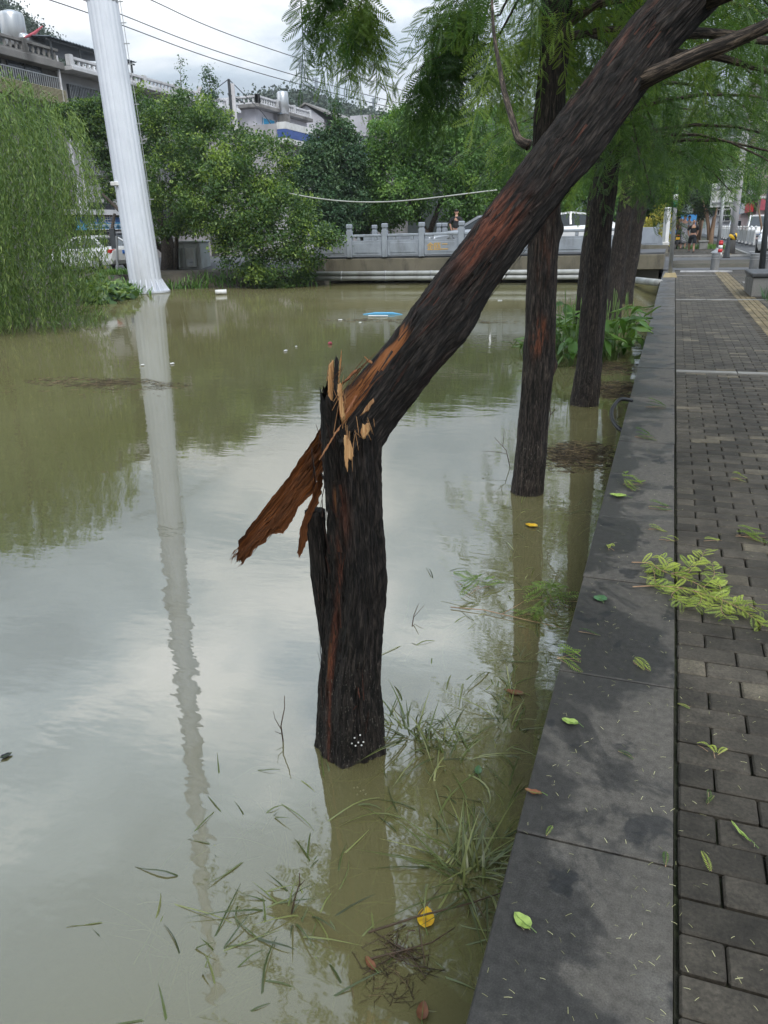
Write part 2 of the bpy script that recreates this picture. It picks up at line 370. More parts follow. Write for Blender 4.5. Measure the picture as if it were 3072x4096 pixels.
def kerb_mat():
    m_, t, p, o = newmat('dark_granite'); v = wcoord(t)
    oi = nd(t, 'ShaderNodeObjectInfo').outputs['Random']
    sx = nd(t, 'ShaderNodeSeparateXYZ'); t.links.new(v, sx.inputs[0]); wet = ramp(t, mathn(t, 'MULTIPLY_ADD', sx.outputs[0], .42, noise(t, v, 2.1, 7, .62, dist=.8)), [(.44, 1.0), (.485, .62), (.50, .25), (.60, .0)])
    drops = ramp(t, noise(t, v, 4.6, 4, .55, dist=.4), [(.605, 0.0), (.64, 1.0)])
    dry = ramp(t, noise(t, v, 1.15, 6, .68), [(.57, 0.0), (.69, 1.0)])
    sp = noise(t, v, 240, 3, .7); sp2 = noise(t, v, 38, 5, .6)
    c = mixc(t, wet, (.096, .088, .077), (.042, .040, .038))
    c = mixc(t, mathn(t, 'MULTIPLY', dry, .8), c, (.15, .142, .13))
    c = mixc(t, mathn(t, 'MULTIPLY', drops, .75), c, (.018, .019, .021))
    c = mixc(t, 1.0, c, ramp(t, sp, [(.32, .72), (.7, 1.28)]), 'MULTIPLY')
    c = mixc(t, 1.0, c, ramp(t, sp2, [(.3, .72), (.7, 1.25)]), 'MULTIPLY')
    c = mixc(t, 1.0, c, ramp(t, oi, [(0, .85), (1, 1.15)]), 'MULTIPLY')
    t.links.new(c, p.inputs['Base Color'])
    r = ramp(t, wet, [(0, .75), (1, .42)]); t.links.new(r, p.inputs['Roughness']); p.inputs['Specular IOR Level'].default_value = .4
    bump(t, p, sp, .25, .002); return m_
M['kerb'] = kerb_mat()
def paver_mat(obj, base0, base1, light):
    m_, t, p, o = newmat('paver' + ('' if obj else '_field')); v = wcoord(t)
    rnd = nd(t, 'ShaderNodeObjectInfo').outputs['Random'] if obj else attr(t, 'a')
    c = ramp(t, rnd, [(0.0, base0), (.45, base1), (.9, tuple(k*1.2 for k in base1)), (.955, light)])
    n1 = noise(t, v, 95, 4, .7); n2 = noise(t, v, 14, 5, .6); n3 = noise(t, v, 2.2, 5, .6)
    c = mixc(t, 1.0, c, ramp(t, n1, [(.3, .6), (.72, 1.4)]), 'MULTIPLY')
    c = mixc(t, 1.0, c, ramp(t, n2, [(.3, .7), (.7, 1.25)]), 'MULTIPLY')
    c = mixc(t, 1.0, c, ramp(t, n3, [(.35, .6), (.65, 1.3)]), 'MULTIPLY')
    t.links.new(c, p.inputs['Base Color']); p.inputs['Roughness'].default_value = .72; p.inputs['Specular IOR Level'].default_value = .35
    bump(t, p, mathn(t, 'MULTIPLY_ADD', n2, 1.5, n1), .55, .004); return m_
M['paver'] = paver_mat(True, (.040, .035, .0275), (.060, .052, .041), (.12, .103, .075))
M['paver_f'] = paver_mat(False, (.040, .035, .0275), (.060, .052, .041), (.12, .103, .075))
M['paver_y'] = paver_mat(False, (.11, .085, .045), (.15, .115, .06), (.20, .16, .09))
M['joint'] = pm('mossy_joint_sand', (.034, .031, .024), .95, (.042, .050, .022), 7, bmp=.8, bscale=90)
M['asphalt'] = pm('asphalt', (.085, .087, .092), .8, (.06, .062, .066), 1.5, bmp=.4, bscale=120, dirt=(.13, .125, .115))
M['concrete'] = pm('stained_concrete', (.23, .215, .18), .85, (.14, .13, .10), 1.2, bmp=.3, bscale=30, dirt=(.07, .065, .05), dscale=1.6)
M['beam'] = pm('damp_bridge_beam', (.17, .15, .11), .85, (.11, .10, .07), 1.2, bmp=.3, bscale=30, dirt=(.055, .05, .038), dscale=2.2)
M['stone'] = pm('blue_grey_stone', (.30, .33, .37), .7, (.23, .255, .29), 2.2, bmp=.25, bscale=60, dirt=(.15, .16, .17), dscale=1.5)
M['paint'] = pm('road_paint', (.62, .62, .60), .7, (.4, .4, .39), 9)
M['strip'] = pm('pale_stone_strip', (.24, .235, .22), .7, (.16, .155, .145), 5, bmp=.2)
M['gold'] = pm('gold_paint', (.72, .42, .05), .5, (.55, .30, .04), 6)
M['pipe'] = pm('grey_pipe', (.40, .41, .40), .5, (.30, .31, .30), 3, dirt=(.16, .15, .13), dscale=1)
M['white_paint'] = pm('white_pole_paint', (.66, .69, .75), .45, (.58, .61, .67), 1.2, dirt=(.42, .42, .43), dscale=.5)
M['galv'] = pm('galvanised_steel', (.36, .37, .38), .45, (.27, .28, .29), 5, metal=.3)
M['dark_metal'] = pm('dark_grey_metal', (.055, .06, .065), .5, (.035, .04, .044), 6)
M['white'] = pm('white_panel', (.72, .72, .71), .5, (.60, .60, .59), 3, dirt=(.40, .38, .33), dscale=1)
M['red'] = pm('red_paint', (.55, .025, .03), .5, (.42, .02, .022), 6)
M['yellow'] = pm('yellow_paint', (.75, .42, .02), .5, (.6, .32, .02), 6)
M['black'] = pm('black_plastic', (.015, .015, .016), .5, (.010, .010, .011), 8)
M['green_tape'] = pm('green_band', (.01, .13, .07), .5, (.008, .10, .05), 6)
M['blue'] = pm('blue_cloth', (.06, .28, .60), .6, (.04, .2, .48), 3)
M['curtain'] = pm('blue_curtain', (.03, .30, .52), .6, (.02, .20, .38), 6)
M['cloth_red'] = pm('faded_red_cloth', (.42, .08, .10), .8, (.25, .05, .07), 2)
M['glass'] = glassmat('dark_glass'); M['carglass'] = glassmat('car_glass', (.025, .03, .032), .05)
M['hose'] = pm('black_hose', (.012, .013, .015), .35, (.02, .02, .022), 20)
# ================================================================== GROUND, WATER, WALK
def bank_x(y): return np.interp(y, [-40, 0, 10, 18, 21, 24, 26.3, 27.3], [-17.5, -17, -16.6, -17.0, -17.4, -18.2, -19.6, -21.0])
def bank_y(x): return np.interp(x, [-22, -19.5, -17, -15, -13.2, -13.0, 3], [26.2, 26.9, 27.6, 28.1, 28.5, 36, 36])
def ground_h(x, y):
    d = np.minimum(np.minimum(x-bank_x(y), bank_y(x)-y), 40)
    h = np.where(d > 0, -.4-.5*d, -.4-d*.55)
    h = np.clip(h, -1.6, .22)
    strip = np.clip((x+3.4)/2.2, 0, 1)                     # flooded planting strip under the row of trees
    h = np.where((d > 0) & (x > -3.4), np.maximum(h, -1.6+strip*1.02), h)
    h = np.where(x > -.27, np.where(y > 31, .15, -.22), h)
    h = np.where((y > 30.6) & (x > -13) & (x < -.27), -1.5, h)
    h = np.where((y > 36.5) & (x > -14), .15, h)
    return h + (fbm(np.stack([x*.9, y*.9, 0*x], -1), 5, 3)-.5)*.16*(h < .1)*(x < -.3)
gx = np.concatenate([np.linspace(-900, -60, 12), np.arange(-50, -24, 2.0), np.arange(-24, 3, .5), np.linspace(4, 60, 12), np.linspace(100, 900, 8)])
gy = np.concatenate([np.linspace(-300, -20, 6), np.arange(-15, 8, .6), np.arange(8, 42, .6), np.linspace(43, 160, 24), np.linspace(200, 1500, 10)])
X_, Y_ = np.meshgrid(gx, gy, indexing='ij'); Z_ = ground_h(X_, Y_)
g = MB().add(np.stack([X_, Y_, Z_], -1).reshape(-1, 3), grid(len(gx), len(gy), False)[:, ::-1])
struct(g.build('ground', M['ground'], smooth=True))
wv = np.array([[-21.5, -40, WATER], [-.262, -40, WATER], [-.262, 36.3, WATER], [-21.5, 36.3, WATER]])
struct(MB().add(wv, [[0, 1, 2, 3]]).build('water', M['water']))
# --- walkway: sub-base with joints, pavers proud of it
walk = struct(MB().box((1.43, 14.6, -.145), (2.56, 31.0, .25)).build('walkway', M['joint']))
PW, PH, GAP = .2065, .1035, .0055
def paver_v(w_, h_, b_=.005, t_=.03):
    o = MB().box((0, 0, -t_/2), (w_, h_, t_), bev=b_); return np.vstack(o.V), [np.vstack([f for f, _ in o.F if f.shape[1] == 4]), np.vstack([f for f, _ in o.F if f.shape[1] == 3])]
rows = []
STRIPY = [(8.9, 9.03), (18.05, 18.2), (27.0, 27.12)]
y = .55; r = 0
while y < 29.95:
    skip = any(a_-PH/2 < y < b_+PH/2 for a_, b_ in STRIPY)
    if not skip:
        off = (r % 2)*.5 + (r % 3 == 0)*.02
        x = .157
        first = True
        while x < 2.68:
            w_ = PW*(.48 if (first and r % 2 == 0) else 1.0)
            cx = x+w_/2
            if not (1.36 < cx < 1.78): rows.append((cx, y, w_-GAP, PH-GAP))
            x += w_; first = False
    y += PH; r += 1
rows = np.array(rows)
vis = np.array([(CF @ (np.array([x_, y_, 0])-CAM)) for x_, y_, _, _ in rows])
px = np.array([1536+FPX*(CR @ (np.array([x_, y_, 0])-CAM))/max(v_, .05) for (x_, y_, _, _), v_ in zip(rows, vis)])
py = np.array([2048-FPX*(CU @ (np.array([x_, y_, 0])-CAM))/max(v_, .05) for (x_, y_, _, _), v_ in zip(rows, vis)])
inview = (px < 3200) & (py < 4300)
order = np.argsort(np.where(inview, rows[:, 1], 1e9)); near = set(order[:290].tolist())
me_cache = {}
far = MB(); pv, pf = paver_v(1, 1)
tvq = {}
for i, (x_, y_, w_, h_) in enumerate(rows):
    if i in near:
        k = round(w_, 3)
        if k not in me_cache:
            vv, ff = paver_v(w_, h_, .0055); me_cache[k] = MB().add(vv, *ff).mesh('paver', M['paver'], smooth=False)
        rr = random.random
        o = child('paver', me_cache[k], walk, (x_-walk.location.x+(rr()-.5)*.003, y_-walk.location.y+(rr()-.5)*.004, -.001+(rr()-.5)*.004-walk.location.z))
        o.rotation_euler = ((rr()-.5)*.025, (rr()-.5)*.014, (rr()-.5)*.022)
    elif inview[i] or y_ > 1:
        k = round(w_, 3)
        if k not in tvq: vv, ff = paver_v(w_, h_, .005); tvq[k] = (vv, ff, [])
        tvq[k][2].append((x_, y_, -.002+(random.random()-.5)*.004))
for vv, ff, pos in tvq.values():
    n = len(pos); mm = np.tile(np.eye(3), (n, 1, 1)); mm[:, 0, 1] = (RNG.random(n)-.5)*.02
    aa = RNG.random(n); base = far.N; far.inst(vv, ff[0], mm, np.array(pos), a=aa)
    kk = len(vv); far.F.append(((ff[1][None]+(np.arange(n)*kk)[:, None, None]).reshape(-1, 3)+base, 0))
stuff(far.build('paver_field', M['paver_f'], walk))
tac = MB(); pos = []
yy = 9.1
while yy < 29.9:
    for k in range(4): pos.append((1.38+.05+k*.1, yy, 0.0))
    yy += .2
vv, ff = paver_v(.094, .194, .006); pos = np.array(pos); n = len(pos); base = tac.N
tac.inst(vv, ff[0], np.tile(np.eye(3), (n, 1, 1)), pos, a=RNG.random(n)); tac.F.append(((ff[1][None]+(np.arange(n)*len(vv))[:, None, None]).reshape(-1, 3)+base, 0))
stuff(tac.build('tactile_paver_band', M['paver_y'], walk))
for (a_, b_), wd in zip(STRIPY, (2.4, 1.25, 1.2)):
    for k in range(4):
        if k*.62 < wd: MB().box((.157+.31+k*.62, (a_+b_)/2, -.02), (.612, b_-a_-.006, .05), bev=.003).build('stone_strip', M['strip'], walk)
# --- kerb of granite slabs along the water
kerb = struct(MB().box((-.048, 14.9, -.55), (.385, 30.6, .98)).build('kerb', M['concrete']))
yj = -.04
while yj < 30.1:
    y1 = min(yj+.83, 30.2)
    o = MB().box((-.049+(random.random()-.5)*.004, (yj+y1)/2, -.03+(random.random()-.5)*.004), (.392, y1-yj-.007, .064), bev=.004).build('kerb_slab', M['kerb'], kerb)
    yj = y1
# --- side street on a ramp, main road, far pavement
def street_h(x, y): return np.interp(y, [30.2, 36.8], [.004, .20]) + np.interp(x, [-3.2, .2], [.36, 0])*np.interp(y, [30.2, 32], [.6, 1])
sx = np.array([-60, -30, -14, -8, -3.2, -2.2, -1.2, -.3, .2, 1, 2, 3, 6, 12, 30, 60.]); sy = np.linspace(30.2, 36.8, 8)
X_, Y_ = np.meshgrid(sx, sy, indexing='ij')
struct(MB().add(np.stack([X_, Y_, street_h(X_, Y_)], -1).reshape(-1, 3), grid(len(sx), len(sy), False)[:, ::-1]).build('side_street', M['asphalt']))
v = np.array([[2.75, -30, -.10], [16, -30, -.10], [16, 30.2, -.05], [2.75, 30.2, -.05], [16, 36.8, .19], [3.3, 36.8, .19], [16, 400, .25], [3.3, 400, .25]])
road = struct(MB().add(v, [[0, 1, 2, 3], [5, 4, 6, 7]]).build('main_road', M['asphalt']))
MB().box((2.68, 13.6, -.08), (.13, 33, .22), bev=.01).build('kerbstone', M['concrete'], road)
for (x_, y_, dx, dy) in ((4.9, 37.6, 2.6, .22), (4.6, 39.5, 2.0, .20), (4.2, 41.2, 1.6, .2), (5.2, 43.4, 2.4, .22), (9.5, 60, .14, 46)):
    MB().box((x_, y_, .262 if dx > 1 else .225), (dx, dy, .006)).build('road_marking', M['paint'], road)
farwalk = struct(MB().box((1.5, 70, .10), (3.0, 66, .36)).build('far_pavement', M['joint']))
pos = []
yy = 37.05
while yy < 62:
    x = .06
    while x < 2.9: pos.append((x+.1, yy+.05, .286)); x += .206
    yy += .104
pos = np.array(pos); n = len(pos); vv, ff = paver_v(.19, .09, .005, .02); fm = MB(); fm.inst(vv, ff[0], np.tile(np.eye(3), (n, 1, 1)), pos, a=RNG.random(n)*.9)
stuff(fm.build('far_paver_field', M['paver_f'], farwalk))
for k in range(40): MB().box((2.25, 37.3+k*.42, .29), (.28, .4, .02), bev=.004).build('tactile_paver', M['paver_y'], farwalk)
for k in range(16): MB().box((3.06, 37.9+k*1.55, .13), (.14, 1.53, .35), bev=.012).build('kerbstone', M['strip'], farwalk)
MB().box((1.5, 36.93, .12), (3.1, .14, .34), bev=.015).build('kerbstone', M['strip'], farwalk)
# ================================================================== BRIDGE
BY = 29.35
br = thing('road_bridge', 'grey stone road bridge with carved balustrade and gold lettering across the canal', 'bridge', (-6.9, 30.8, WATER))
MB().box((-6.95, 31.95, .32), (13.4, 4.9, .50), bev=.02).build('deck_beam', M['beam'], br)
MB().box((-6.95, 31.95, .605), (13.4, 4.7, .06)).build('deck', M['asphalt'], br)
MB().box((-13.6, 31.9, -.5), (1.0, 5.2, 2.2)).build('abutment', M['concrete'], br)
MB().box((-1.0, 31.1, -.55), (1.2, 1.6, 1.66)).build('abutment', M['concrete'], br)
zB = zz(1200, 800, .72333)
posts_x = [onY(*zB(x_, 230), 29.55)[0] for x_ in (92, 275, 470, 674, 893)]
stp = posts_x[3]-posts_x[2]
posts_x += [posts_x[4]+stp*k*1.03 for k in range(1, 5)]
pb = MB().box((0, 0, .50), (.21, .21, 1.0), bev=.012).box((0, 0, 1.04), (.16, .16, .08)).box((0, 0, 1.15), (.22, .22, .17), bev=.03)
pmesh = pb.mesh('post', M['stone'])
orgb = np.array(br.location)
for k, x_ in enumerate(posts_x): child('post', pmesh, br, np.array([x_, 29.55, .62])-orgb, rot=(0, 0, random.uniform(-.02, .02)))
for k in range(len(posts_x)-1):
    xa, xb = posts_x[k]+.11, posts_x[k+1]-.11; xm = (xa+xb)/2; wd = xb-xa
    pn = MB().box((xm, 29.55, .965), (wd, .10, .55), bev=.01).build('panel', M['stone'], br)
    MB().box((xm, 29.492, .965), (wd-.22, .02, .37), bev=.008).build('raised_field', M['stone'], pn)
    MB().box((xm, 29.55, 1.42), (wd, .13, .10), bev=.02).build('handrail', M['stone'], br)
    for sx_ in (-.28, .28): MB().box((xm+sx_*wd, 29.55, 1.305), (.12, .10, .13), bev=.015).build('vase_block', M['stone'], br)
for x_ in (posts_x[2]+.9, posts_x[2]+1.15, posts_x[3]+2.2, posts_x[0]+.8, posts_x[5]+.5): child('post', pmesh, br, np.array([x_, 34.1, .62])-orgb)
MB().box((-6.9, 34.1, 1.15), (12.6, .12, .62), bev=.01).build('far_parapet', M['stone'], br)
# scrolled end stone of the balustrade beyond the side street, on its own wall
es = thing('balustrade_end_stone', 'pale blue scrolled end stone of a balustrade beyond the side street', 'stone', (-2.2, 37.4, .2))
zR = zz(2400, 600, .405)
outl = [(415, 938), (415, 800), (455, 785), (490, 790), (520, 815), (560, 822), (590, 845), (612, 865), (620, 938)]
P = np.array([onY(*zR(*q), 37.6) for q in outl]); MB().prism(P, (0, .22, 0)).build('scroll', M['stone'], es)
P = np.array([onY(*zR(*q), 37.5) for q in [(400, 1010), (400, 940), (670, 940), (672, 1018)]]); MB().prism(P, (0, .5, 0)).build('base_wall', M['concrete'], es)
# gold lettering on the fourth panel
def text_mesh(s_, size, ext=.004):
    cu = bpy.data.curves.new('t', 'FONT'); cu.body = s_; cu.size = size; cu.extrude = ext; cu.align_x = 'LEFT'
    o = bpy.data.objects.new('t', cu); COL.objects.link(o); dg = bpy.context.evaluated_depsgraph_get(); me = bpy.data.meshes.new_from_object(o.evaluated_get(dg))
    bpy.data.objects.remove(o); return me
for ch, (x0_, x1_) in zip('金瓯二', ((705, 737), (743, 778), (783, 818))):
    me = text_mesh(ch, .30); me.materials.clear(); me.materials.append(M['gold'])
    c = onY(*zB((x0_+x1_)/2, 258), 29.475); c[0] -= .15
    child('gold_character', me, br, c-orgb+np.array([0, 0, -.10]), rot=(PI/2, 0, 0))
for k, (yz, nm) in enumerate(((410, 'u'), (438, 'l'))):
    a_ = onY(*zB(150, yz+1), 29.0); b_ = onY(*zB(1560, yz-17), 29.0)
    zc_ = (a_[2]+b_[2])/2
    pp = thing('service_pipe', ('upper' if k == 0 else 'lower')+' of two pale pipes slung along the bridge above the water', 'pipe', (a_[0], 29.0, zc_), group='pipes along the bridge')
    MB().tube([(a_[0]-.8, 29.02, zc_), (-1.6, 29.02, zc_)], .085, 14).build('pipe_run', M['pipe'], pp, smooth=True)
    x_ = a_[0]+.6
    while x_ < -1.7: MB().tube([(x_, 29.02, zc_), (x_+.05, 29.02, zc_)], .098, 14).build('clamp', M['galv'], pp, smooth=True); x_ += 1.84
a_ = onZ(*zR(340, 1285), -.22); b_ = onZ(*zR(590, 1312), -.05)
tag(MB().tube([a_, b_], [.11, .10], 14).build('drain_pipe', M['pipe'], smooth=True), 'short white pipe sloping into the water below the kerb end by the bridge', 'pipe')
# ================================================================== BROKEN TREE
def bark_tube(mb, pts, rad, nseg, ref, ridge=.006, fx=34., fs=11.0, seed=1, extra=None, wood=None, red=None, row=.011, start=None, endf=None):
    """tube with fibrous ridges. theta 0 faces ref. extra(th,s)->radial offset, start(th)->offset of the first ring along the axis"""
    pts = np.asarray(pts, float); L_ = np.concatenate([[0], np.cumsum(np.linalg.norm(np.diff(pts, axis=0), axis=1))]); n = max(3, int(L_[-1]/row))
    s = np.linspace(0, L_[-1], n); P = np.stack([np.interp(s, L_, pts[:, k]) for k in range(3)], -1); R = np.interp(s, L_, np.asarray(rad, float))
    fu, fv = frames(P, ref); tg = np.gradient(P, axis=0); tg /= np.linalg.norm(tg, axis=1)[:, None]
    th = np.linspace(-PI, PI, nseg, endpoint=False); S, T = np.meshgrid(s, th, indexing='ij')
    if start is not None:
        k = np.clip(1-S/.35, 0, 1); S2 = S+start(T)*k
    else: S2 = S
    if endf is not None: S2 = S2+endf(T)*np.clip(1-(s[-1]-S)/.25, 0, 1)
    q = np.stack([np.cos(T)*fx*.2, np.sin(T)*fx*.2, S2*fs], -1)
    wob = (fbm(np.stack([np.cos(T)*1.6, np.sin(T)*1.6, S2*3.0], -1), seed+40, 3)-.5)
    q = q+np.stack([wob*.9, wob*.9, 0*wob], -1)
    n1 = fbm(q, seed, 3); rid = 1-np.abs(2*n1-1)*1.6
    n2 = fbm(q*np.array([2.6, 2.6, 2.2]), seed+9, 2)
    d = ridge*(rid-.4)*1.25+ridge*.55*(n2-.5)*2+wob*.035*R[:, None]/.1
    if extra is not None: d = d+extra(T, S2)
    rr = R[:, None]+d
    V = P[:, None]+fu[:, None]*(np.cos(T)*rr)[..., None]+fv[:, None]*(np.sin(T)*rr)[..., None]+tg[:, None]*(S2-S)[..., None]
    a = wood(T, S2) if wood is not None else np.zeros_like(T); b = red(T, S2) if red is not None else np.zeros_like(T)
    uv = np.stack([np.cos(T)*R[:, None], np.sin(T)*R[:, None], S2], -1)
    m_ = len(s); V = V.reshape(-1, 3)
    mb.add(V, grid(m_, nseg, True), [list(range(nseg))[::-1]], [[(m_-1)*nseg+i for i in range(nseg)]], a=a.ravel(), b=b.ravel(), uv=uv.reshape(-1, 3))
    return P
def g2(T, S, t0, s0, wt, ws): d = (T-t0+PI) % (2*PI)-PI; return np.exp(-(d/wt)**2-((S-s0)/ws)**2)
def setback(p, r): d = (p-CAM)*[1, 1, 0]; return p+d/np.linalg.norm(d)*r
base1 = setback(onZ(1415, 3055, WATER), .118)
back = -CF*np.array([1, 1, 0]); back /= np.linalg.norm(back)
A = onD(1480, 1640, 2.57); B = onD(2592, 167, 2.48)
T1 = thing('broken_tree', 'snapped dark-barked tree standing in floodwater, its trunk bent over the kerb', 'tree', (base1[0], base1[1], WATER))
topz = onY(1405, 1690, base1[1])[2]
st_top = onY(1410, 1700, base1[1])
H1 = topz-(WATER-.5)
sp = np.array([[base1[0], base1[1], WATER-.5], [base1[0], base1[1], WATER], [base1[0]+.004, base1[1], WATER+.3], [st_top[0], base1[1], WATER+.75], [st_top[0], base1[1], topz]])
zt = st_top[2]+.5-WATER
def stump_top(T, S): # break line: the left side stands higher than the right
    return 0
mb = MB()
dsl = lambda T, S: (.012*np.cos(T*5+.7+.6*np.sin(S*3))+.006*np.cos(T*9+2))*(1.1-.35*S) + .035*g2(T, S, -1.5, .62, .45, .12)*0 + .028*np.exp(-np.maximum(S-.5, 0)/.10)*.35 + .018*g2(T, S, -1.0, 1.95, .5, .25) - .02*g2(T, S, .25, 2.2, .6, .2)
ra = np.array([.132, .118, .105, .093, .088])
bark_tube(mb, sp, ra, 240, back, ridge=.0075, fx=46, seed=3, row=.008, extra=dsl, endf=lambda T: .115*np.clip((1-np.abs(T+1.35)/1.05)*2.5, 0, 1)+(fbm(np.stack([np.cos(T)*9, np.sin(T)*9, 0*T], -1), 15, 3)-.5)*.13, red=lambda T, S: np.clip(1.3*g2(T, S, -.85, .98, .10, .16)+1.1*g2(T, S, -.80, 1.30, .07, .10)+.9*g2(T, S, -.75, .65, .06, .2)+.5*g2(T, S, -.4, 1.5, .2, .1), 0, 1), wood=lambda T, S: np.clip(.8*g2(T, S, -.95, .92, .05, .07)+.5*g2(T, S, -.80, 1.55, .05, .04), 0, 1))
mb.build('stump', M['bark'], T1, smooth=True)
# leaning trunk: theta 0 to the camera, -90 deg is its upper left side
ax = (B-A)/np.linalg.norm(B-A); ext = B+ax*1.7+np.array([.2, -.15, -.1])
LEN = np.linalg.norm(B-A)
reff = -CF
tp = [A-ax*.10, A, A+ax*LEN*.33, A+ax*LEN*.66, B, (B+ext)/2+np.array([0, 0, .03]), ext]
tr_ = [.098, .091, .088, .086, .084, .07, .05]
def t_extra(T, S):
    cav = np.clip((1-np.abs(T+.95)/.62)*3, 0, 1)*np.clip((.44-S)/.08, 0, 1)*np.clip((S+.2)/.1, 0, 1)
    o = -.030*cav
    o = o+.022*g2(T, S, 1.35, .50, .5, .10)+.016*g2(T, S, 1.5, 1.20, .55, .10)+.014*g2(T, S, -.5, .62, .30, .06)-.010*g2(T, S, -.45, .62, .10, .022)
    for (t0, s0) in ((.1, .93), (-.25, 1.42), (.05, 1.66), (-.15, 1.80), (.55, .30)): o = o+.012*g2(T, S, t0, s0, .30, .055)-.016*g2(T, S, t0, s0, .12, .022)
    return o+.004*np.cos(T*4+S*3)
def t_wood(T, S):
    nz = fbm(np.stack([np.cos(T)*5, np.sin(T)*5, S*9], -1), 77, 3)-.5
    c = np.clip((1-np.abs(T+.95)/(.55+nz*.25))*6, 0, 1)*np.clip((.40+nz*.16-S)/.04, 0, 1)
    return np.clip(c, 0, 1)
def t_red(T, S):
    nz = fbm(np.stack([np.cos(T)*7, np.sin(T)*7, S*9], -1), 78, 4)
    pa = np.clip(g2(T, S, -.75, .78, .40, .11)*2.0, 0, 1)+np.clip(g2(T, S, -.1, .84, .38, .075)*1.8, 0, 1)+np.clip(g2(T, S, -.25, .70, .2, .10), 0, 1)+.8*g2(T, S, -.95, .50, .10, .10)+.9*g2(T, S, -1.0, 1.33, .12, .06)+.7*g2(T, S, -.8, 1.52, .12, .05)+.6*g2(T, S, -.7, 1.75, .14, .1)
    return np.clip(pa*np.clip((nz-.33)*4.5, 0, 1), 0, 1)
mb = MB()
PT = bark_tube(mb, tp, tr_, 230, reff, ridge=.0072, fx=40, fs=12.0, seed=21, extra=t_extra, wood=t_wood, red=t_red,
               start=lambda T: (fbm(np.stack([np.cos(T)*3, np.sin(T)*3, T*0], -1), 31, 3)-.5)*.16-.03*np.cos(T-.4))
ft = mb.build('leaning_trunk', M['bark'], T1, smooth=True); ft['label'] = 'snapped trunk leaning up to the right over the kerb, dark furrowed bark with red scars'
# slab of split trunk hanging below the break, its torn brown wood towards the camera
zS = zz(900, 1300, .5425)
def polyl(q, n):
    q = np.array(q, float); l = np.concatenate([[0], np.cumsum(np.linalg.norm(np.diff(q, axis=0), axis=1))]); t = np.linspace(0, l[-1], n)
    return np.stack([np.interp(t, l, q[:, 0]), np.interp(t, l, q[:, 1])], -1)
def shell(up, lo, n, m_, dep, thick, hollow, seed, name, rag=.5, mat='slabwood', matb='bark'):
    U = polyl(up, n); Lw = polyl(lo, n); f = np.linspace(0, 1, m_)
    jag = lambda sd: (fbm(np.stack([np.linspace(0, 26, n), np.full(n, sd*7.7), np.zeros(n)], -1), seed+sd, 3)-.5)
    U = U+np.stack([jag(1)*22, jag(2)*22], -1); Lw = Lw+np.stack([jag(3)*34, jag(4)*34], -1)
    Q = U[:, None]*(1-f)[None, :, None]+Lw[:, None]*f[None, :, None]
    endk = np.clip((np.linspace(0, 1, n)-.8)/.2, 0, 1)[:, None]; jg = (fbm(np.stack([np.linspace(0, 11, m_), np.zeros(m_), np.zeros(m_)], -1), seed+8, 2)-.5)[None]*90*rag
    axd = (U[-1]+Lw[-1])/2-(U[-12]+Lw[-12])/2; axd /= np.linalg.norm(axd); Q = Q+axd[None, None]*(endk*jg)[..., None]
    S = np.linspace(0, 1, n)[:, None]+0*f[None]; Fq = f[None]+0*S
    rid = fbm(np.stack([Fq*13+S*1.5, S*2.6, 0*S], -1), seed, 4); fine = fbm(np.stack([Fq*42, S*7, 0*S], -1), seed+3, 3)
    dd = np.interp(S, [0, 1], dep)+hollow*np.sin(Fq*PI)-.016*(rid-.5)*2-.009*(fine-.5)*2
    fr = np.zeros((n, m_, 3)); bk = np.zeros((n, m_, 3))
    for i in range(n):
        for j in range(m_):
            x_, y_ = zS(*Q[i, j]); fr[i, j] = onD(x_, y_, dd[i, j]); bk[i, j] = onD(x_, y_, np.interp(S[i, j], [0, 1], dep)+hollow*1.6*math.sin(f[j]*PI)+thick)
    uv = np.stack([Fq*.14, 0*Fq, S*.6], -1).reshape(-1, 3)
    mb = MB(); g = grid(n, m_, False); k = n*m_
    mb.add(fr.reshape(-1, 3), g[:, ::-1], a=1.0, uv=uv, mat=0); mb.add(bk.reshape(-1, 3), g, a=0.0, uv=uv, mat=1)
    rim = [i*m_ for i in range(n)]+[(n-1)*m_+j for j in range(1, m_)]+[i*m_+m_-1 for i in range(n-2, -1, -1)]+[j for j in range(m_-2, 0, -1)]
    mb.F.append((np.array([[rim[i], rim[(i+1) % len(rim)], rim[(i+1) % len(rim)]+k, rim[i]+k] for i in range(len(rim))]), 1))
    return mb.build(name, [M[mat], M[matb]], T1, smooth=True)
sl = shell([(760, 660), (735, 700), (700, 765), (650, 850), (600, 930), (520, 1040), (440, 1160), (370, 1240), (300, 1340), (240, 1410), (180, 1490), (120, 1570), (90, 1600), (96, 1660), (86, 1720)],
           [(800, 1000), (730, 1080), (690, 1150), (650, 1230), (600, 1290), (540, 1340), (505, 1430), (470, 1490), (430, 1530), (400, 1525), (330, 1540), (290, 1600), (230, 1640), (170, 1720), (132, 1770)], 90, 60, (2.69, 2.71), .03, .03, 61, 'hanging_slab')
sl['label'] = 'split slab hanging down left of the break, orange brown inner wood showing'
s2 = shell([(700, 1090), (665, 1180), (640, 1270), (610, 1350), (575, 1430), (548, 1500), (545, 1570), (540, 1640), (527, 1680)], [(725, 1130), (712, 1240), (690, 1300), (665, 1370), (625, 1440), (607, 1500), (612, 1560), (600, 1620), (540, 1712)], 40, 10, (2.66, 2.64), .012, .008, 87, 'torn_strip')
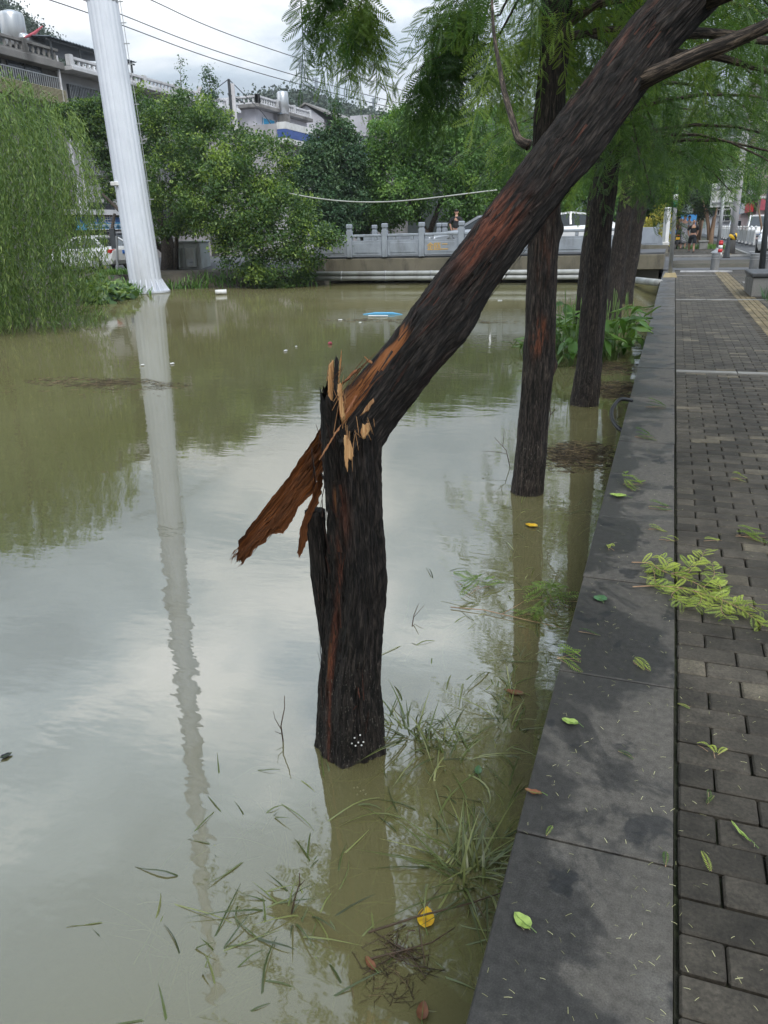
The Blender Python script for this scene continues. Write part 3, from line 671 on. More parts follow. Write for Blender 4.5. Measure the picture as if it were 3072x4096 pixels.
# cut side stem that merges into the stump
sb = [onY(*zS(662, 1366), base1[1]-.02), onY(*zS(664, 1480), base1[1]-.02), onY(*zS(682, 1640), base1[1]-.02), onY(*zS(705, 1850), base1[1]-.02), onY(*zS(735, 2150), base1[1]-.01), onY(*zS(800, 2700), base1[1]+.03)]
sb = np.array(sb)[::-1]; mb = MB()
bark_tube(mb, sb, [.016, .026, .034, .034, .034, .033], 60, back, ridge=.005, fx=18, fs=6, seed=51, extra=lambda T, S: .012*g2(T, S, .1, .22, .6, .03)+.008*g2(T, S, -.6, .30, .6, .03)); mb.build('cut_side_stem', M['bark'], T1, smooth=True)
# splinters standing at the break: traced pieces with their own depth and thickness
zP = zz(1250, 1380, .2411)
def splinter(outl, dep, thick, mat, name='splinter', a=1.0, tw=.0, seed=1, b=0.0):
    q = np.array(outl, float); q2 = []
    rg = np.random.default_rng(int(q.sum()) % 9999)
    for i in range(len(q)):
        a_, b_ = q[i], q[(i+1) % len(q)]; m_ = max(1, int(np.linalg.norm(b_-a_)/28)); nn_ = np.array([-(b_-a_)[1], (b_-a_)[0]])/(np.linalg.norm(b_-a_)+1e-6)
        for k_ in range(m_): q2.append(a_+(b_-a_)*k_/m_+nn_*rg.normal()*(5 if k_ else 2))
    q = np.array(q2); P = np.array([onD(*zP(*k), dep+tw*(i/len(q)-.5)) for i, k in enumerate(q)])
    n = len(P); c = P.mean(0); mid = c+(P-c)*.86-CF*thick*.5; bk = P+CF*thick*.5
    uv = np.stack([q[:, 0]*.0002, 0*q[:, 0], q[:, 1]*.0002], -1)
    mb = MB(); mb.add(np.vstack([P, mid, bk]), [[i, (i+1) % n, n+(i+1) % n, n+i] for i in range(n)], [[n+i for i in range(n)]], [[(i+1) % n, i, 2*n+i, 2*n+(i+1) % n] for i in range(n)], [[2*n+i for i in range(n)][::-1]], a=a, b=b, uv=np.vstack([uv, uv, uv]))
    return mb.build(name, M[mat], T1)
dS = float((np.array([st_top[0], base1[1], 1.0])-CAM) @ CF)
splinter([(255, 560), (262, 420), (268, 330), (300, 295), (325, 265), (345, 240), (352, 300), (372, 420), (365, 620), (352, 1050), (250, 1050)], dS-.02, .02, 'palewood')
splinter([(335, 1080), (350, 520), (368, 330), (372, 220), (392, 172), (420, 220), (438, 290), (428, 440), (420, 640), (440, 1080)], dS-.035, .02, 'bark', a=.0)
splinter([(418, 620), (432, 480), (448, 300), (470, 160), (482, 60), (484, 180), (470, 330), (450, 500), (432, 640)], dS-.025, .006, 'palewood', b=.5)
splinter([(415, 640), (440, 660), (460, 620), (478, 640), (490, 760), (505, 900), (530, 1120), (545, 1190), (490, 1290), (470, 1200), (440, 960), (418, 820)], dS-.075, .02, 'palewood')
splinter([(525, 1490), (590, 1500), (625, 1590), (660, 1700), (680, 1840), (640, 1920), (600, 1880), (592, 1990), (578, 2110), (545, 2010), (530, 1870)], dS-.112, .012, 'palewood', name='torn_wood')
splinter([(800, 1430), (830, 1300), (870, 1330), (900, 1290), (955, 1300), (950, 1420), (910, 1490), (845, 1560), (815, 1530)], dS-.112, .012, 'palewood', name='torn_wood')
splinter([(780, 1180), (850, 1090), (930, 960), (1010, 880), (1025, 930), (960, 1030), (930, 1090), (860, 1130)], dS-.118, .010, 'palewood', name='torn_wood', a=.55)
splinter([(110, 1910), (170, 1790), (280, 1600), (390, 1430), (480, 1310), (470, 1345), (400, 1450), (300, 1620), (190, 1810), (120, 1912)], dS-.13, .006, 'palewood', name='bark_fibre', b=1.0, a=.4)
splinter([(545, 1180), (580, 1050), (650, 960), (720, 830), (738, 850), (690, 940), (640, 1040), (590, 1110)], dS-.115, .006, 'palewood', name='bark_fibre', b=1.0, a=.2)
splinter([(850, 180), (880, 190), (920, 240), (1000, 280), (985, 315), (940, 290), (890, 260), (905, 245)], dS-.02, .008, 'palewood', name='bark_fibre', b=.6, a=.5)
splinter([(480, 650), (600, 520), (680, 430), (780, 380), (720, 450), (600, 570), (500, 640)], dS+.02, .02, 'palewood', name='bark_fibre', b=1.0, a=.2)
# twigs / limbs of the broken tree
def limb(pts, r, name, par, mat='limb', n=10, dense=10):
    pts = np.array(pts, float); t = np.linspace(0, len(pts)-1, dense*(len(pts)-1)+1); i = np.clip(t.astype(int), 0, len(pts)-2); f = (t-i)[:, None]
    p0 = pts[np.clip(i-1, 0, None)]; p1 = pts[i]; p2 = pts[i+1]; p3 = pts[np.clip(i+2, None, len(pts)-1)]
    P = .5*((2*p1)+(-p0+p2)*f+(2*p0-5*p1+4*p2-p3)*f*f+(-p0+3*p1-3*p2+p3)*f**3)
    rr = np.interp(t, np.linspace(0, len(pts)-1, len(r)), r)
    rr = rr*(1+.12*(vnoise(np.stack([t*2.2, 0*t, 0*t], -1), 5)-.5))
    mb = MB().tube(P, rr, n); return mb.build(name, M[mat], par, smooth=True)
zQ = zz(2000, 0, .646)
q_ = lambda x, y, d: onD(*zQ(x, y), d+.11)
limb([q_(690, 560, 2.42), q_(830, 520, 2.36), q_(1000, 440, 2.30), q_(1250, 330, 2.24), q_(1450, 250, 2.2), q_(1700, 140, 2.15), q_(2300, -120, 2.1)], [.048, .034, .029, .026, .024, .02, .012], 'branch', T1)
limb([q_(930, 260, 2.45), q_(1060, 215, 2.46), q_(1250, 205, 2.5), q_(1450, 222, 2.55), q_(1640, 250, 2.6), q_(2100, 300, 2.7)], [.028, .020, .018, .017, .015, .010], 'branch', T1)
limb([q_(860, 370, 2.43), q_(960, 335, 2.5), q_(1140, 330, 2.56), q_(1350, 355, 2.6), q_(1500, 395, 2.64), q_(1680, 450, 2.7), q_(2000, 560, 2.8)], [.024, .015, .0135, .013, .012, .011, .008], 'branch', T1)
limb([q_(180, 900, 2.50), q_(115, 860, 2.52), q_(70, 720, 2.6), q_(25, 560, 2.7), q_(0, 430, 2.8), q_(-40, 180, 2.95), q_(-55, -150, 3.2)], [.020, .013, .012, .0105, .009, .007, .004], 'branch', T1)
limb([q_(1080, 60, 2.40), q_(1180, 20, 2.36), q_(1320, -20, 2.3), q_(1500, -90, 2.2)], [.05, .04, .034, .03], 'branch', T1)
limb([onD(*zz(1500, 400, .603)(500, 1545), 2.56), onD(*zz(1500, 400, .603)(575, 1500), 2.56), onD(*zz(1500, 400, .603)(608, 1488), 2.56)], [.014, .008, .006], 'branch_stub', T1)
# ================================================================== FEATHERY FOLIAGE
def frond_t(npair, L_=.13, wl=.032, droop=.25):
    V = []; F = []
    for i in range(npair):
        y = L_*(i+.5)/npair; ll = wl*(math.sin(PI*min(1, (i+1.2)/(npair+.6)))**.6); z = -droop*y*y/L_
        for s in (-1, 1):
            dx, dy = s*ll*.9, ll*.45; wd = L_/npair*.36; k = len(V)
            V += [(0, y-wd*.3, z), (s*ll*.5, y+dy*.5-wd, z+.001), (dx, y+dy, z-ll*.12), (s*ll*.45, y+dy*.5+wd, z+.001)]; F.append((k, k+1, k+2, k+3) if s > 0 else (k+3, k+2, k+1, k))
    return np.array(V), np.array(F)
def spray_t(npair, nf, Ls=.42, Lf=.13, wl=.030, seed=0):
    rng = np.random.default_rng(seed); V = []; F = []; tv, tf = frond_t(npair, Lf, wl); k = 0
    for i in range(nf):
        f = (i+.6)/nf; y = Ls*f; z = -.35*Ls*f*f; s = 1 if i % 2 else -1
        an = s*rng.uniform(.6, 1.15) if i < nf-1 else 0; sc = (1.15-.5*f)*rng.uniform(.8, 1.15)
        tl = rng.uniform(-.5, .2); c, sn = math.cos(an), math.sin(an)
        R1 = np.array([[c, sn, 0], [-sn, c, 0], [0, 0, 1]]); ct, stt = math.cos(tl), math.sin(tl)
        R2 = np.array([[1, 0, 0], [0, ct, -stt], [0, stt, ct]])
        v = (tv*sc) @ (R1 @ R2).T+np.array([0, y, z]); V.append(v); F.append(tf+k); k += len(v)
    nst = 6; P = np.stack([0*np.linspace(0, 1, nst), Ls*np.linspace(0, 1, nst), -.35*Ls*np.linspace(0, 1, nst)**2], -1); wd = .0022
    sv = np.vstack([P+[wd, 0, 0], P-[wd, 0, 0]]); V.append(sv); F.append(np.array([[i, i+1, nst+i+1, nst+i] for i in range(nst-1)])+k)
    return np.vstack(V), np.vstack(F)
SPR = {'near': [spray_t(13, 11, seed=s) for s in range(3)], 'mid': [spray_t(8, 10, wl=.032, seed=10+s) for s in range(3)], 'far': [spray_t(4, 9, wl=.036, seed=20+s) for s in range(2)]}
def sprays(mb, pos, dirs, sc, lod, rng, amean=None):
    n = len(pos); which = rng.integers(0, len(SPR[lod]), n)
    up = np.array([0, 0, 1.0])[None]+rng.normal(size=(n, 3))*.35
    D_ = dirmat(dirs, up, sc)
    for k, (tv, tf) in enumerate(SPR[lod]):
        m_ = which == k
        if m_.sum(): mb.inst(tv, tf, D_[m_], pos[m_], a=np.clip((amean[m_] if amean is not None else .4)+rng.normal(size=m_.sum())*.2, 0, 1))
def meta_tree(name, label, base, lean, r, height, zmin, rad, nspray, lod, seed, nb=26, ridge=.006, nseg=64, xb=0.0, yb=0.0, sc=1.0, extra=None, wood=None, red=None, row=.02, asym=None, ztop=None, group=None, keepf=None, upper=None):
    rng = np.random.default_rng(seed); base = np.array([base[0], base[1], WATER]); lean = np.array([*lean, 1.0])
    T = thing(name, label, 'tree', base, group=group)
    zs = np.array([-.4, 0, .4, 1.2, 2.4, 4, height*.7, height]); pts = base+lean*zs[:, None]+np.stack([.03*np.sin(zs*1.3+seed), .03*np.cos(zs*1.1+seed), 0*zs], -1)
    rr = r*np.array([1.3, 1.15, 1.03, .97, .88, .75, .4, .08]); mb = MB()
    bark_tube(mb, pts, rr, nseg, back, ridge=ridge, fx=r*420, fs=3.5, seed=seed, row=row, wood=wood, red=red, extra=extra); mb.build('trunk', M['bark_far'], T, smooth=True)
    lb = MB(); pos = []; dr = []
    ztop = ztop or height
    for i in range(nb):
        h = zmin+.30+(ztop-zmin-.5)*((i+.5)/nb)**2.1; an = i*2.4+rng.uniform(-.5, .5)
        taper = 1-.55*max(0, (h-zmin)/(height-zmin)); ln = rad*taper*rng.uniform(.75, 1.15)
        d = np.array([math.cos(an), math.sin(an), 0]); d[:2] += np.array([xb, yb])*.8; d /= np.linalg.norm(d)
        p0 = base+lean*(h-base[2]); t = np.linspace(0, 1, 7)[:, None]
        P = p0+d*ln*t+np.array([0, 0, 1])*(.35*ln*t-.55*ln*t*t)
        if keepf is None or keepf(P[-2:-1])[0]: lb.tube(P, np.linspace(.02*min(r, .12)/.1, .004, 7), 5)
        k = max(2, int(nspray/nb)); f = rng.uniform(.18, 1.05, k)
        pp = p0+d*(ln*f)[:, None]+np.array([0, 0, 1])*(.35*ln*f-.55*ln*f*f)[:, None]+rng.normal(size=(k, 3))*np.array([.13, .13, .10])*rad/1.6
        side = rng.normal(size=(k, 3))*.75; dd = d*.7+side; dd[:, 2] = rng.uniform(-1.5, -.05, k)
        pos.append(pp); dr.append(dd)
    if keepf is not None: pos = [np.vstack(pos)]; dr = [np.vstack(dr)]; kk = keepf(pos[0]); pos = [pos[0][kk]]; dr = [dr[0][kk]]
    if extra_br.get(name):
        for P, k in extra_br[name]:
            P = np.array(P, float); lb.tube(P, np.linspace(.009, .002, len(P)), 5); t = rng.uniform(.55, 1.0, k)*(len(P)-1); i = np.clip(t.astype(int), 0, len(P)-2); f = (t-i)[:, None]
            pos.append(P[i]*(1-f)+P[i+1]*f+rng.normal(size=(k, 3))*.04); dd = rng.normal(size=(k, 3))*.5+(P[-1]-P[0])/np.linalg.norm(P[-1]-P[0])*.3; dd[:, 2] = rng.uniform(-2.0, -.6, k); dr.append(dd)
    lb.build('limbs', M['limb'], T, smooth=True)
    pos = np.vstack(pos); dr = np.vstack(dr)
    keep = pos[:, 2]-.30*sc > zmin-.35
    pos, dr = pos[keep], dr[keep]
    cl = fbm(pos*1.6, seed+5, 2); cr = MB(); sprays(cr, pos, dr, rng.uniform(.8, 1.3, len(pos))*sc, lod, rng, np.clip((cl-.5)*2.2+.42, 0, 1))
    if upper is not None:      # the rest of the crown, high above
        n_, z0_, z1_, R0 = upper; zz_ = z0_+(z1_-z0_)*rng.random(n_)**1.3; rr_ = np.sqrt(rng.random(n_))*R0*(1.08-(zz_-z0_)/(z1_-z0_)); an_ = rng.uniform(0, 2*PI, n_)
        pp = base+lean*(zz_-base[2])[:, None]+np.stack([np.cos(an_)*rr_, np.sin(an_)*rr_, 0*rr_], -1); dd = np.stack([np.cos(an_), np.sin(an_), rng.uniform(-1.2, .1, n_)], -1)+rng.normal(size=(n_, 3))*.4
        sprays(cr, pp, dd, rng.uniform(1.7, 2.6, n_), 'far', rng)
    cr.build('crown', M['frond'], T); return T
extra_br = {'needle_tree': [
    ([(-.8, 5.4, 4.6), (-1.4, 5.2, 4.5), onD(1420, -190, 5.0), onD(1330, -110, 5.0), onD(1200, -20, 5.0)], 30), ([(-.8, 5.4, 4.5), onD(1600, -220, 5.0), onD(1480, -100, 4.95), onD(1450, 0, 4.9), onD(1420, 60, 4.85)], 38),
    ([(-.8, 5.45, 3.2), onD(1980, 170, 5.1), onD(1850, 200, 5.0), onD(1720, 240, 4.9), onD(1660, 290, 4.8)], 22), ([(-.8, 5.45, 3.7), onD(1990, -60, 5.1), onD(1860, -20, 5.0), onD(1740, 60, 4.9)], 34), ([(-.8, 5.45, 3.4), onD(2000, 60, 5.1), onD(1850, 90, 5.0), onD(1760, 170, 4.9)], 22)]}
def right_of(xmin):
    def f(p): d = p-CAM; z = d @ CF; return (1536+FPX*(d @ CR)/np.maximum(z, .1) > xmin) | (2048-FPX*(d @ CU)/np.maximum(z, .1) < -500)
    return f
# --- loose bark fibres on stump and leaning trunk, and fine splinters at the break
def fibres(par, cen, axd, rad_at, n, smin, smax, seed, name='bark_fibres', mat='bark', lmin=.03, lmax=.14, wd=(.0015, .005), lift=.010, b=.35):
    rg = np.random.default_rng(seed); fu, fv = frames(np.array([cen, cen+axd]), -CF); u0, v0 = fu[0], fv[0]; mb = MB()
    for i in range(n):
        s = rg.uniform(smin, smax); th = rg.uniform(-1.9, 1.9); L_ = rg.uniform(lmin, lmax); w_ = rg.uniform(*wd); sg = 1 if rg.random() < .5 else -1
        t = np.linspace(0, 1, 5); pt = []; sl = s+L_*t*sg; r_ = rad_at(sl)+.004+lift*rg.uniform(.1, 1)*t**2; th2 = th+rg.normal()*.12*t
        c = cen+axd*sl[:, None]+u0*(np.cos(th2)*r_)[:, None]+v0*(np.sin(th2)*r_)[:, None]; tv = -u0*math.sin(th)+v0*math.cos(th); ww = w_*(1-.75*t)
        V = np.vstack([c+tv*ww[:, None], c-tv*ww[:, None]]); uv = np.stack([np.r_[ww, -ww]+th*.1, np.zeros(10), np.r_[sl, sl]], -1)
        mb.add(V, [[k, k+1, 6+k, 5+k] for k in range(4)], a=0.0, b=(rg.random()**3)*b*2, uv=uv)
    stuff(mb.build(name, M[mat], par))
rs = lambda s: np.interp(s, [0, .5, .8, 1.25, 1.6], [.132, .121, .108, .096, .090])
fibres(T1, np.array([base1[0], base1[1], WATER-.5]), np.array([0, 0, 1.0]), rs, 260, .55, 1.75, 801)
fibres(T1, A, ax, lambda s: np.interp(s, [0, LEN, LEN+1], [.092, .086, .07]), 300, .02, LEN+.3, 802, lift=.008)
def needles(par, c, n, spread, dirv, lmin, lmax, mat, seed, name='fine_splinters', r=.0011, b=.3, jit=.25):
    rg = np.random.default_rng(seed); mb = MB()
    for i in range(n):
        p = c+rg.normal(size=3)*spread; d = dirv/np.linalg.norm(dirv)+rg.normal(size=3)*jit; L_ = rg.uniform(lmin, lmax); mb.tube([p-d*L_*.4, p+d*L_*.2, p+d*L_*.6], [r*rg.uniform(.6, 1.6), r, .0002], 4, a=rg.uniform(.5, 1), b=rg.random()*b)
    stuff(mb.build(name, M[mat], par))
up_ = np.array([0, 0, 1.0])
needles(T1, onD(*zP(330, 620), dS-.03), 14, np.array([.016, .016, .03]), up_, .03, .10, 'palewood', 811); needles(T1, onD(*zP(470, 1000), dS-.09), 10, np.array([.012, .012, .03]), up_, .03, .09, 'palewood', 812)
needles(T1, onD(*zP(720, 620), dS-.07), 24, np.array([.035, .02, .035]), ax, .03, .12, 'slabwood', 813, jit=.12); needles(T1, onD(*zP(620, 1560), dS-.115), 9, np.array([.018, .006, .03]), -up_, .03, .09, 'palewood', 814, jit=.12); needles(T1, onD(*zP(870, 1400), dS-.12), 9, np.array([.018, .006, .02]), -up_+ax*.3, .02, .06, 'palewood', 815)
e_ = onD(*zS(115, 1690), 2.71); sd_ = onD(*zS(115, 1690), 2.71)-onD(*zS(400, 1330), 2.70); needles(T1, e_, 36, np.array([.012, .008, .012]), sd_, .02, .06, 'slabwood', 816, jit=.15); 
for k_, (x_, y_) in enumerate(((330, 1480), (470, 1300), (580, 1130), (640, 980), (230, 1590), (520, 1240), (400, 1420))): needles(T1, onD(*zS(x_, y_), 2.665), 16, np.array([.013, .006, .013]), sd_, .04, .11, 'slabwood', 820+k_, jit=.07, r=.0013)
t2b = setback(onZ(1133*1.8517, 1074*1.8517, WATER), .11); t2t = onY(1200*1.8517, 150*1.8517, t2b[1])
lean2 = ((t2t[0]-t2b[0])/(t2t[2]-WATER), 0.0)
meta_tree('needle_tree', 'upright tree just behind the leaning trunk, with orange scraped bark above the water', t2b, lean2, .108, 8.5, 2.30, 1.9, 1250, 'near', 101, nb=52, nseg=80, yb=.15, keepf=right_of(1930), upper=(620, 4.7, 10.5, 2.5),
          extra=lambda T, S: .03*g2(T, S, .1, 2.02, .25, .05)-.025*g2(T, S, .1, 2.02, .10, .03)+.02*g2(T, S, .05, 1.74, .25, .05)+.035*g2(T, S, 1.5, 1.38, .35, .05)+.03*g2(T, S, 1.5, 2.3, .35, .06),
          red=lambda T, S: np.clip((2.8*g2(T, S, -.25, 1.60, .40, .10)+.9*g2(T, S, 1.1, 1.55, .09, .3)+.5*g2(T, S, -.2, 2.1, .5, .14)+.3*g2(T, S, .2, 2.6, .4, .3))*np.clip((fbm(np.stack([np.cos(T)*8, np.sin(T)*8, S*10], -1), 71, 4)-.42)*5, 0, 1), 0, 1))
extra_br.clear()
t3b = setback(onZ(1256*1.8517, 879*1.8517, WATER), .14); t3t = onY(1312*1.8517, 400*1.8517, t3b[1]); l3 = ((t3t[0]-t3b[0])/(t3t[2]-WATER), 0.0)
meta_tree('needle_tree', 'grey-barked upright tree standing between the two clumps of broad-leaved water plants', t3b, l3, .135, 9, 1.85, 2.3, 1250, 'mid', 102, nb=52, nseg=64, xb=.15, keepf=right_of(2000), upper=(520, 5.6, 11, 2.5))
meta_tree('needle_tree', 'thin dark trunk showing just left of the grey-barked upright tree', (-1.32, 13.2), (.055, 0), .12, 9, 2.2, 2.3, 700, 'far', 103, nb=40, nseg=40, row=.04)
t4b = onZ(1322*1.8517, 688*1.8517, WATER)
meta_tree('needle_tree', 'dark upright tree right of the water plants near the bridge end', t4b, (.045, 0), .18, 9.5, 2.25, 2.6, 800, 'far', 104, nb=40, nseg=40, row=.04)
t5b = onZ(1352*1.8517, 655*1.8517, WATER)
meta_tree('needle_tree', 'farthest dark trunk of the flooded tree row, by the bridge pipes', t5b, (.05, 0), .18, 9.5, 2.7, 2.6, 700, 'far', 105, nb=36, nseg=40, row=.04)
meta_tree('needle_tree', 'tree of the same row standing behind the viewpoint, shading the kerb', (-1.05, -1.6), (0, 0), .15, 9, 2.9, 2.9, 500, 'far', 106, nb=36, nseg=24, row=.1, upper=(800, 3.6, 11, 2.9))
meta_tree('needle_tree', 'second tree of the row behind the viewpoint', (-1.0, -4.9), (0, 0), .15, 9, 2.6, 2.8, 300, 'far', 107, nb=30, nseg=24, row=.1, upper=(500, 3.6, 11, 2.8))
# crown of the broken tree: mostly overhead and out to the right of the frame
rng = np.random.default_rng(55); cr = MB(); n = 170
pos = ext+rng.normal(size=(n, 3))*np.array([.75, .65, .35])+np.array([.5, -.1, .25]); dd = rng.normal(size=(n, 3)); dd[:, 2] = -np.abs(dd[:, 2])-.3
keep = ((pos-CAM) @ CF < .3) | (np.abs((pos-CAM) @ CU/((pos-CAM) @ CF)) > .78) | (((pos-CAM) @ CR/((pos-CAM) @ CF)) > .62)
sprays(cr, pos[keep], dd[keep], rng.uniform(.8, 1.2, keep.sum()), 'mid', rng); 
for (px_, py_, dp, kx, ky) in ((1330, 250, 2.9, .9, -.3), (1480, 60, 2.6, .7, -.7), (1600, 330, 2.8, 1, -.3)):
    P = np.array([onD(*zQ(px_, py_), dp)]*3)+rng.normal(size=(3, 3))*.08; D_ = np.tile(CR*kx+CU*ky, (3, 1))+rng.normal(size=(3, 3))*.3; sprays(cr, P, D_, np.full(3, .8), 'near', rng)
cr.build('crown', M['frond'], T1)
# ================================================================== BROAD-LEAVED TREES
LEAFQ = (np.array([(0, 0, 0), (.28, .45, .10), (0, 1, -.05), (-.28, .45, .10)]), np.array([(0, 1, 2, 3)]))
def leaf_cloud(mb, lobes, nclump, nleaf, size, rng, cr_=.35, inner=.55, up=.6, thin=0.0, noise_s=.8):
    lobes = [(np.array(c, float), np.array(r_, float)) for c, r_ in lobes]; w_ = np.array([r_.prod()**(2/3) for _, r_ in lobes]); w_ /= w_.sum()
    li = rng.choice(len(lobes), nclump, p=w_); dr = rng.normal(size=(nclump, 3)); dr /= np.linalg.norm(dr, axis=1)[:, None]
    rf = rng.uniform(inner, 1.02, nclump)**.6
    C = np.array([lobes[i][0] for i in li]); Rr = np.array([lobes[i][1] for i in li]); cc = C+dr*Rr*rf[:, None]
    inside = np.zeros(nclump, bool)
    for i, (c, r_) in enumerate(lobes): inside |= (((cc-c)/r_)**2).sum(1) < .45
    keep = (~inside | (rng.random(nclump) < .15)) & (fbm(cc*noise_s, 3, 2) > .5-.5+thin)
    cc, dr = cc[keep], dr[keep]; m_ = len(cc)
    k = nleaf; ci = np.repeat(np.arange(m_), k); n = len(ci)
    off = rng.normal(size=(n, 3))*cr_*np.array([.55, .55, .42]); pos = cc[ci]+off
    d = dr[ci]*.5+rng.normal(size=(n, 3))*.8; d[:, 2] -= .25
    upv = rng.normal(size=(n, 3))*.6+np.array([0, 0, up])+dr[ci]*.4
    tone = rng.random(m_); a = np.clip(.45*tone[ci]+.55*rng.random(n)**1.7+(tone[ci] > .82)*.25, 0, 1)
    mb.inst(LEAFQ[0], LEAFQ[1], dirmat(d, upv, size*rng.uniform(.6, 1.3, n)), pos, a=a)
    return mb
def broad_tree(name, label, base, trunk_pts, tr_r, lobes, ncl, nleaf, size, mat, seed, cr_=.35, forks=(), group=None, thin=0.0, inner=.55, barkm='limb', up=.6):
    rng = np.random.default_rng(seed); T = thing(name, label, 'tree', base, group=group)
    limb([base]+list(trunk_pts), tr_r, 'trunk', T, barkm, n=12, dense=5)
    if forks: 
        fb = MB()
        for f in forks: fb.tube(np.array(f[0]), np.linspace(f[1], f[2], len(f[0])), 7)
        fb.build('limbs', M[barkm], T, smooth=True)
    leaf_cloud(MB(), lobes, ncl, nleaf, size, rng, cr_, inner, thin=thin, up=up).build('crown', M[mat], T); return T
d_ = lambda x, y, Y: onY(x*1.8517, y*1.8517, Y)
def lob(x, y, Y, rx, rz, ry=None):
    c = d_(x, y, Y); s = (np.linalg.norm((c-CAM)*[1, 1, 0])*.98)/1642
    return (c, (rx*s, (ry or rx)*s, rz*s))
# big spreading fig-like tree right of the white monopole
fb = np.array([d_(362, 600, 30.0)[0], 30.0, .0])
broad_tree('spreading_tree', 'big spreading glossy-leaved tree hanging over the canal beside the white pole', fb, [fb+[.2, 0, 1.5], fb+[-.3, .1, 3.0], fb+[-.6, .1, 4.4]], [.32, .26, .22, .12],
    [lob(390, 275, 29.5, 68, 66), lob(452, 322, 29, 85, 68), lob(400, 400, 28.6, 85, 85), lob(500, 430, 28, 100, 90), lob(575, 370, 28.6, 60, 70), lob(590, 480, 27.8, 85, 80), lob(610, 570, 27.9, 70, 55), lob(350, 340, 29.8, 60, 100), lob(540, 540, 27.9, 60, 50), lob(660, 520, 27.9, 45, 50), lob(330, 470, 28.4, 38, 40), lob(690, 505, 27.8, 36, 18), lob(720, 512, 27.8, 18, 10), lob(385, 462, 28.6, 60, 34), lob(452, 245, 29.5, 18, 26), lob(310, 260, 30.2, 30, 60)],
    1050, 75, .13, 'ficus', 201, cr_=.34, forks=[([fb+[.1, 0, 1.2], fb+[1.0, -.5, 2.5], fb+[2.6, -1.2, 3.3]], .16, .05), ([fb+[0, 0, 1.0], fb+[-1.3, -.3, 2.2], fb+[-2.4, -.6, 3.4]], .15, .05), ([fb+[.6, -.2, 0], fb+[.9, -.3, 1.5], fb+[1.6, -.5, 2.6]], .12, .05), ([fb+[-2.6, -.3, -.1], fb+[-2.7, -.3, 1.2], fb+[-2.2, -.2, 2.6]], .14, .06)])
cb = np.array([d_(690, 480, 37)[0], 37, .4])
broad_tree('narrow_tree', 'narrow dark green tree on the left of a pair behind the bridge', cb, [cb+[0, 0, 3], cb+[.1, 0, 5.5]], [.12, .08, .02], [lob(690, 350, 37, 38, 48), lob(680, 400, 37, 52, 60), lob(700, 460, 37, 55, 45), lob(690, 300, 37, 15, 20)], 330, 70, .15, 'conif', 202, cr_=.36)
cb = np.array([d_(737, 480, 38)[0], 38, .4])
broad_tree('narrow_tree', 'taller dark green tree with a thin spire, right of a pair behind the bridge', cb, [cb+[0, 0, 3], cb+[-.1, 0, 7]], [.12, .08, .02], [lob(735, 305, 38, 28, 36), lob(732, 262, 38, 11, 26), lob(730, 222, 38, 7, 18), lob(740, 350, 38, 45, 50), lob(745, 430, 38, 50, 60), lob(735, 470, 38, 45, 30)], 330, 70, .15, 'conif', 203, cr_=.34)
cb = np.array([d_(925, 500, 40)[0], 40, .4])
broad_tree('round_tree', 'round mid green tree with dark forked limbs behind the balustrade', cb, [cb+[-.1, 0, 1.2]], [.25, .2], [lob(850, 300, 40, 60, 50), lob(900, 285, 40, 65, 45), lob(960, 290, 40, 55, 42), lob(830, 370, 39.5, 50, 60), lob(870, 420, 39.2, 60, 50), lob(985, 350, 40, 55, 60), lob(1000, 430, 40, 45, 45), lob(830, 460, 39.5, 45, 30), lob(930, 330, 40.5, 60, 50)], 640, 75, .16, 'round', 204, cr_=.42,
    forks=[([cb+[-.1, 0, 1.0], cb+[-.9, .1, 2.6], cb+[-1.3, 0, 4.2], cb+[-1.6, 0, 5.4]], .17, .05), ([cb+[0, 0, .9], cb+[.5, .1, 2.2], cb+[1.2, .1, 3.6], cb+[1.5, 0, 4.8]], .16, .05), ([cb+[-1.0, 0, 2.8], cb+[-.4, 0, 4.0], cb+[0, 0, 5]], .09, .04), ([cb+[-1.1, 0, 3.2], cb+[-2.0, 0, 4.2]], .08, .03)])
for k, (x_, lb_, lobes, mat, sd) in enumerate(((780, 'small dark tree filling the gap left of the round tree', [lob(785, 430, 41, 40, 70), lob(800, 350, 41, 30, 40)], 'conif', 205), (1065, 'bright green tree right of the round tree, behind the leaning trunk', [lob(1060, 300, 42, 55, 55), lob(1095, 340, 41, 50, 60), lob(1040, 400, 41, 55, 60), lob(1110, 430, 41, 50, 50)], 'round', 206),
      (1225, 'light green bush showing between the upright trunks above the bridge', [lob(1225, 420, 36, 42, 50), lob(1240, 360, 36, 36, 40), lob(1215, 330, 37, 40, 40), lob(1300, 400, 37, 40, 60)], 'round', 207))):
    Yk = 41 if k < 2 else 36.5; cb = np.array([d_(x_, 480, Yk)[0], Yk, .35])
    broad_tree('background_tree', lb_, cb, [cb+[0, 0, 2.0], cb+[.1, 0, 3.6]], [.14, .11, .05], lobes, 300 if k == 1 else 190, 65, .15, mat, sd, cr_=.4)
cb = np.array([-23.2, 31, .2])
broad_tree('background_tree', 'small dark leafy tree standing behind the willow, left of the white pole', cb, [cb+[0, 0, 2], cb+[.1, 0, 4]], [.14, .11, .05], [lob(215, 250, 31, 32, 32), lob(225, 300, 31, 34, 40), lob(170, 260, 31, 40, 28), lob(240, 380, 31, 20, 50)], 230, 60, .14, 'ficus', 208, cr_=.3)
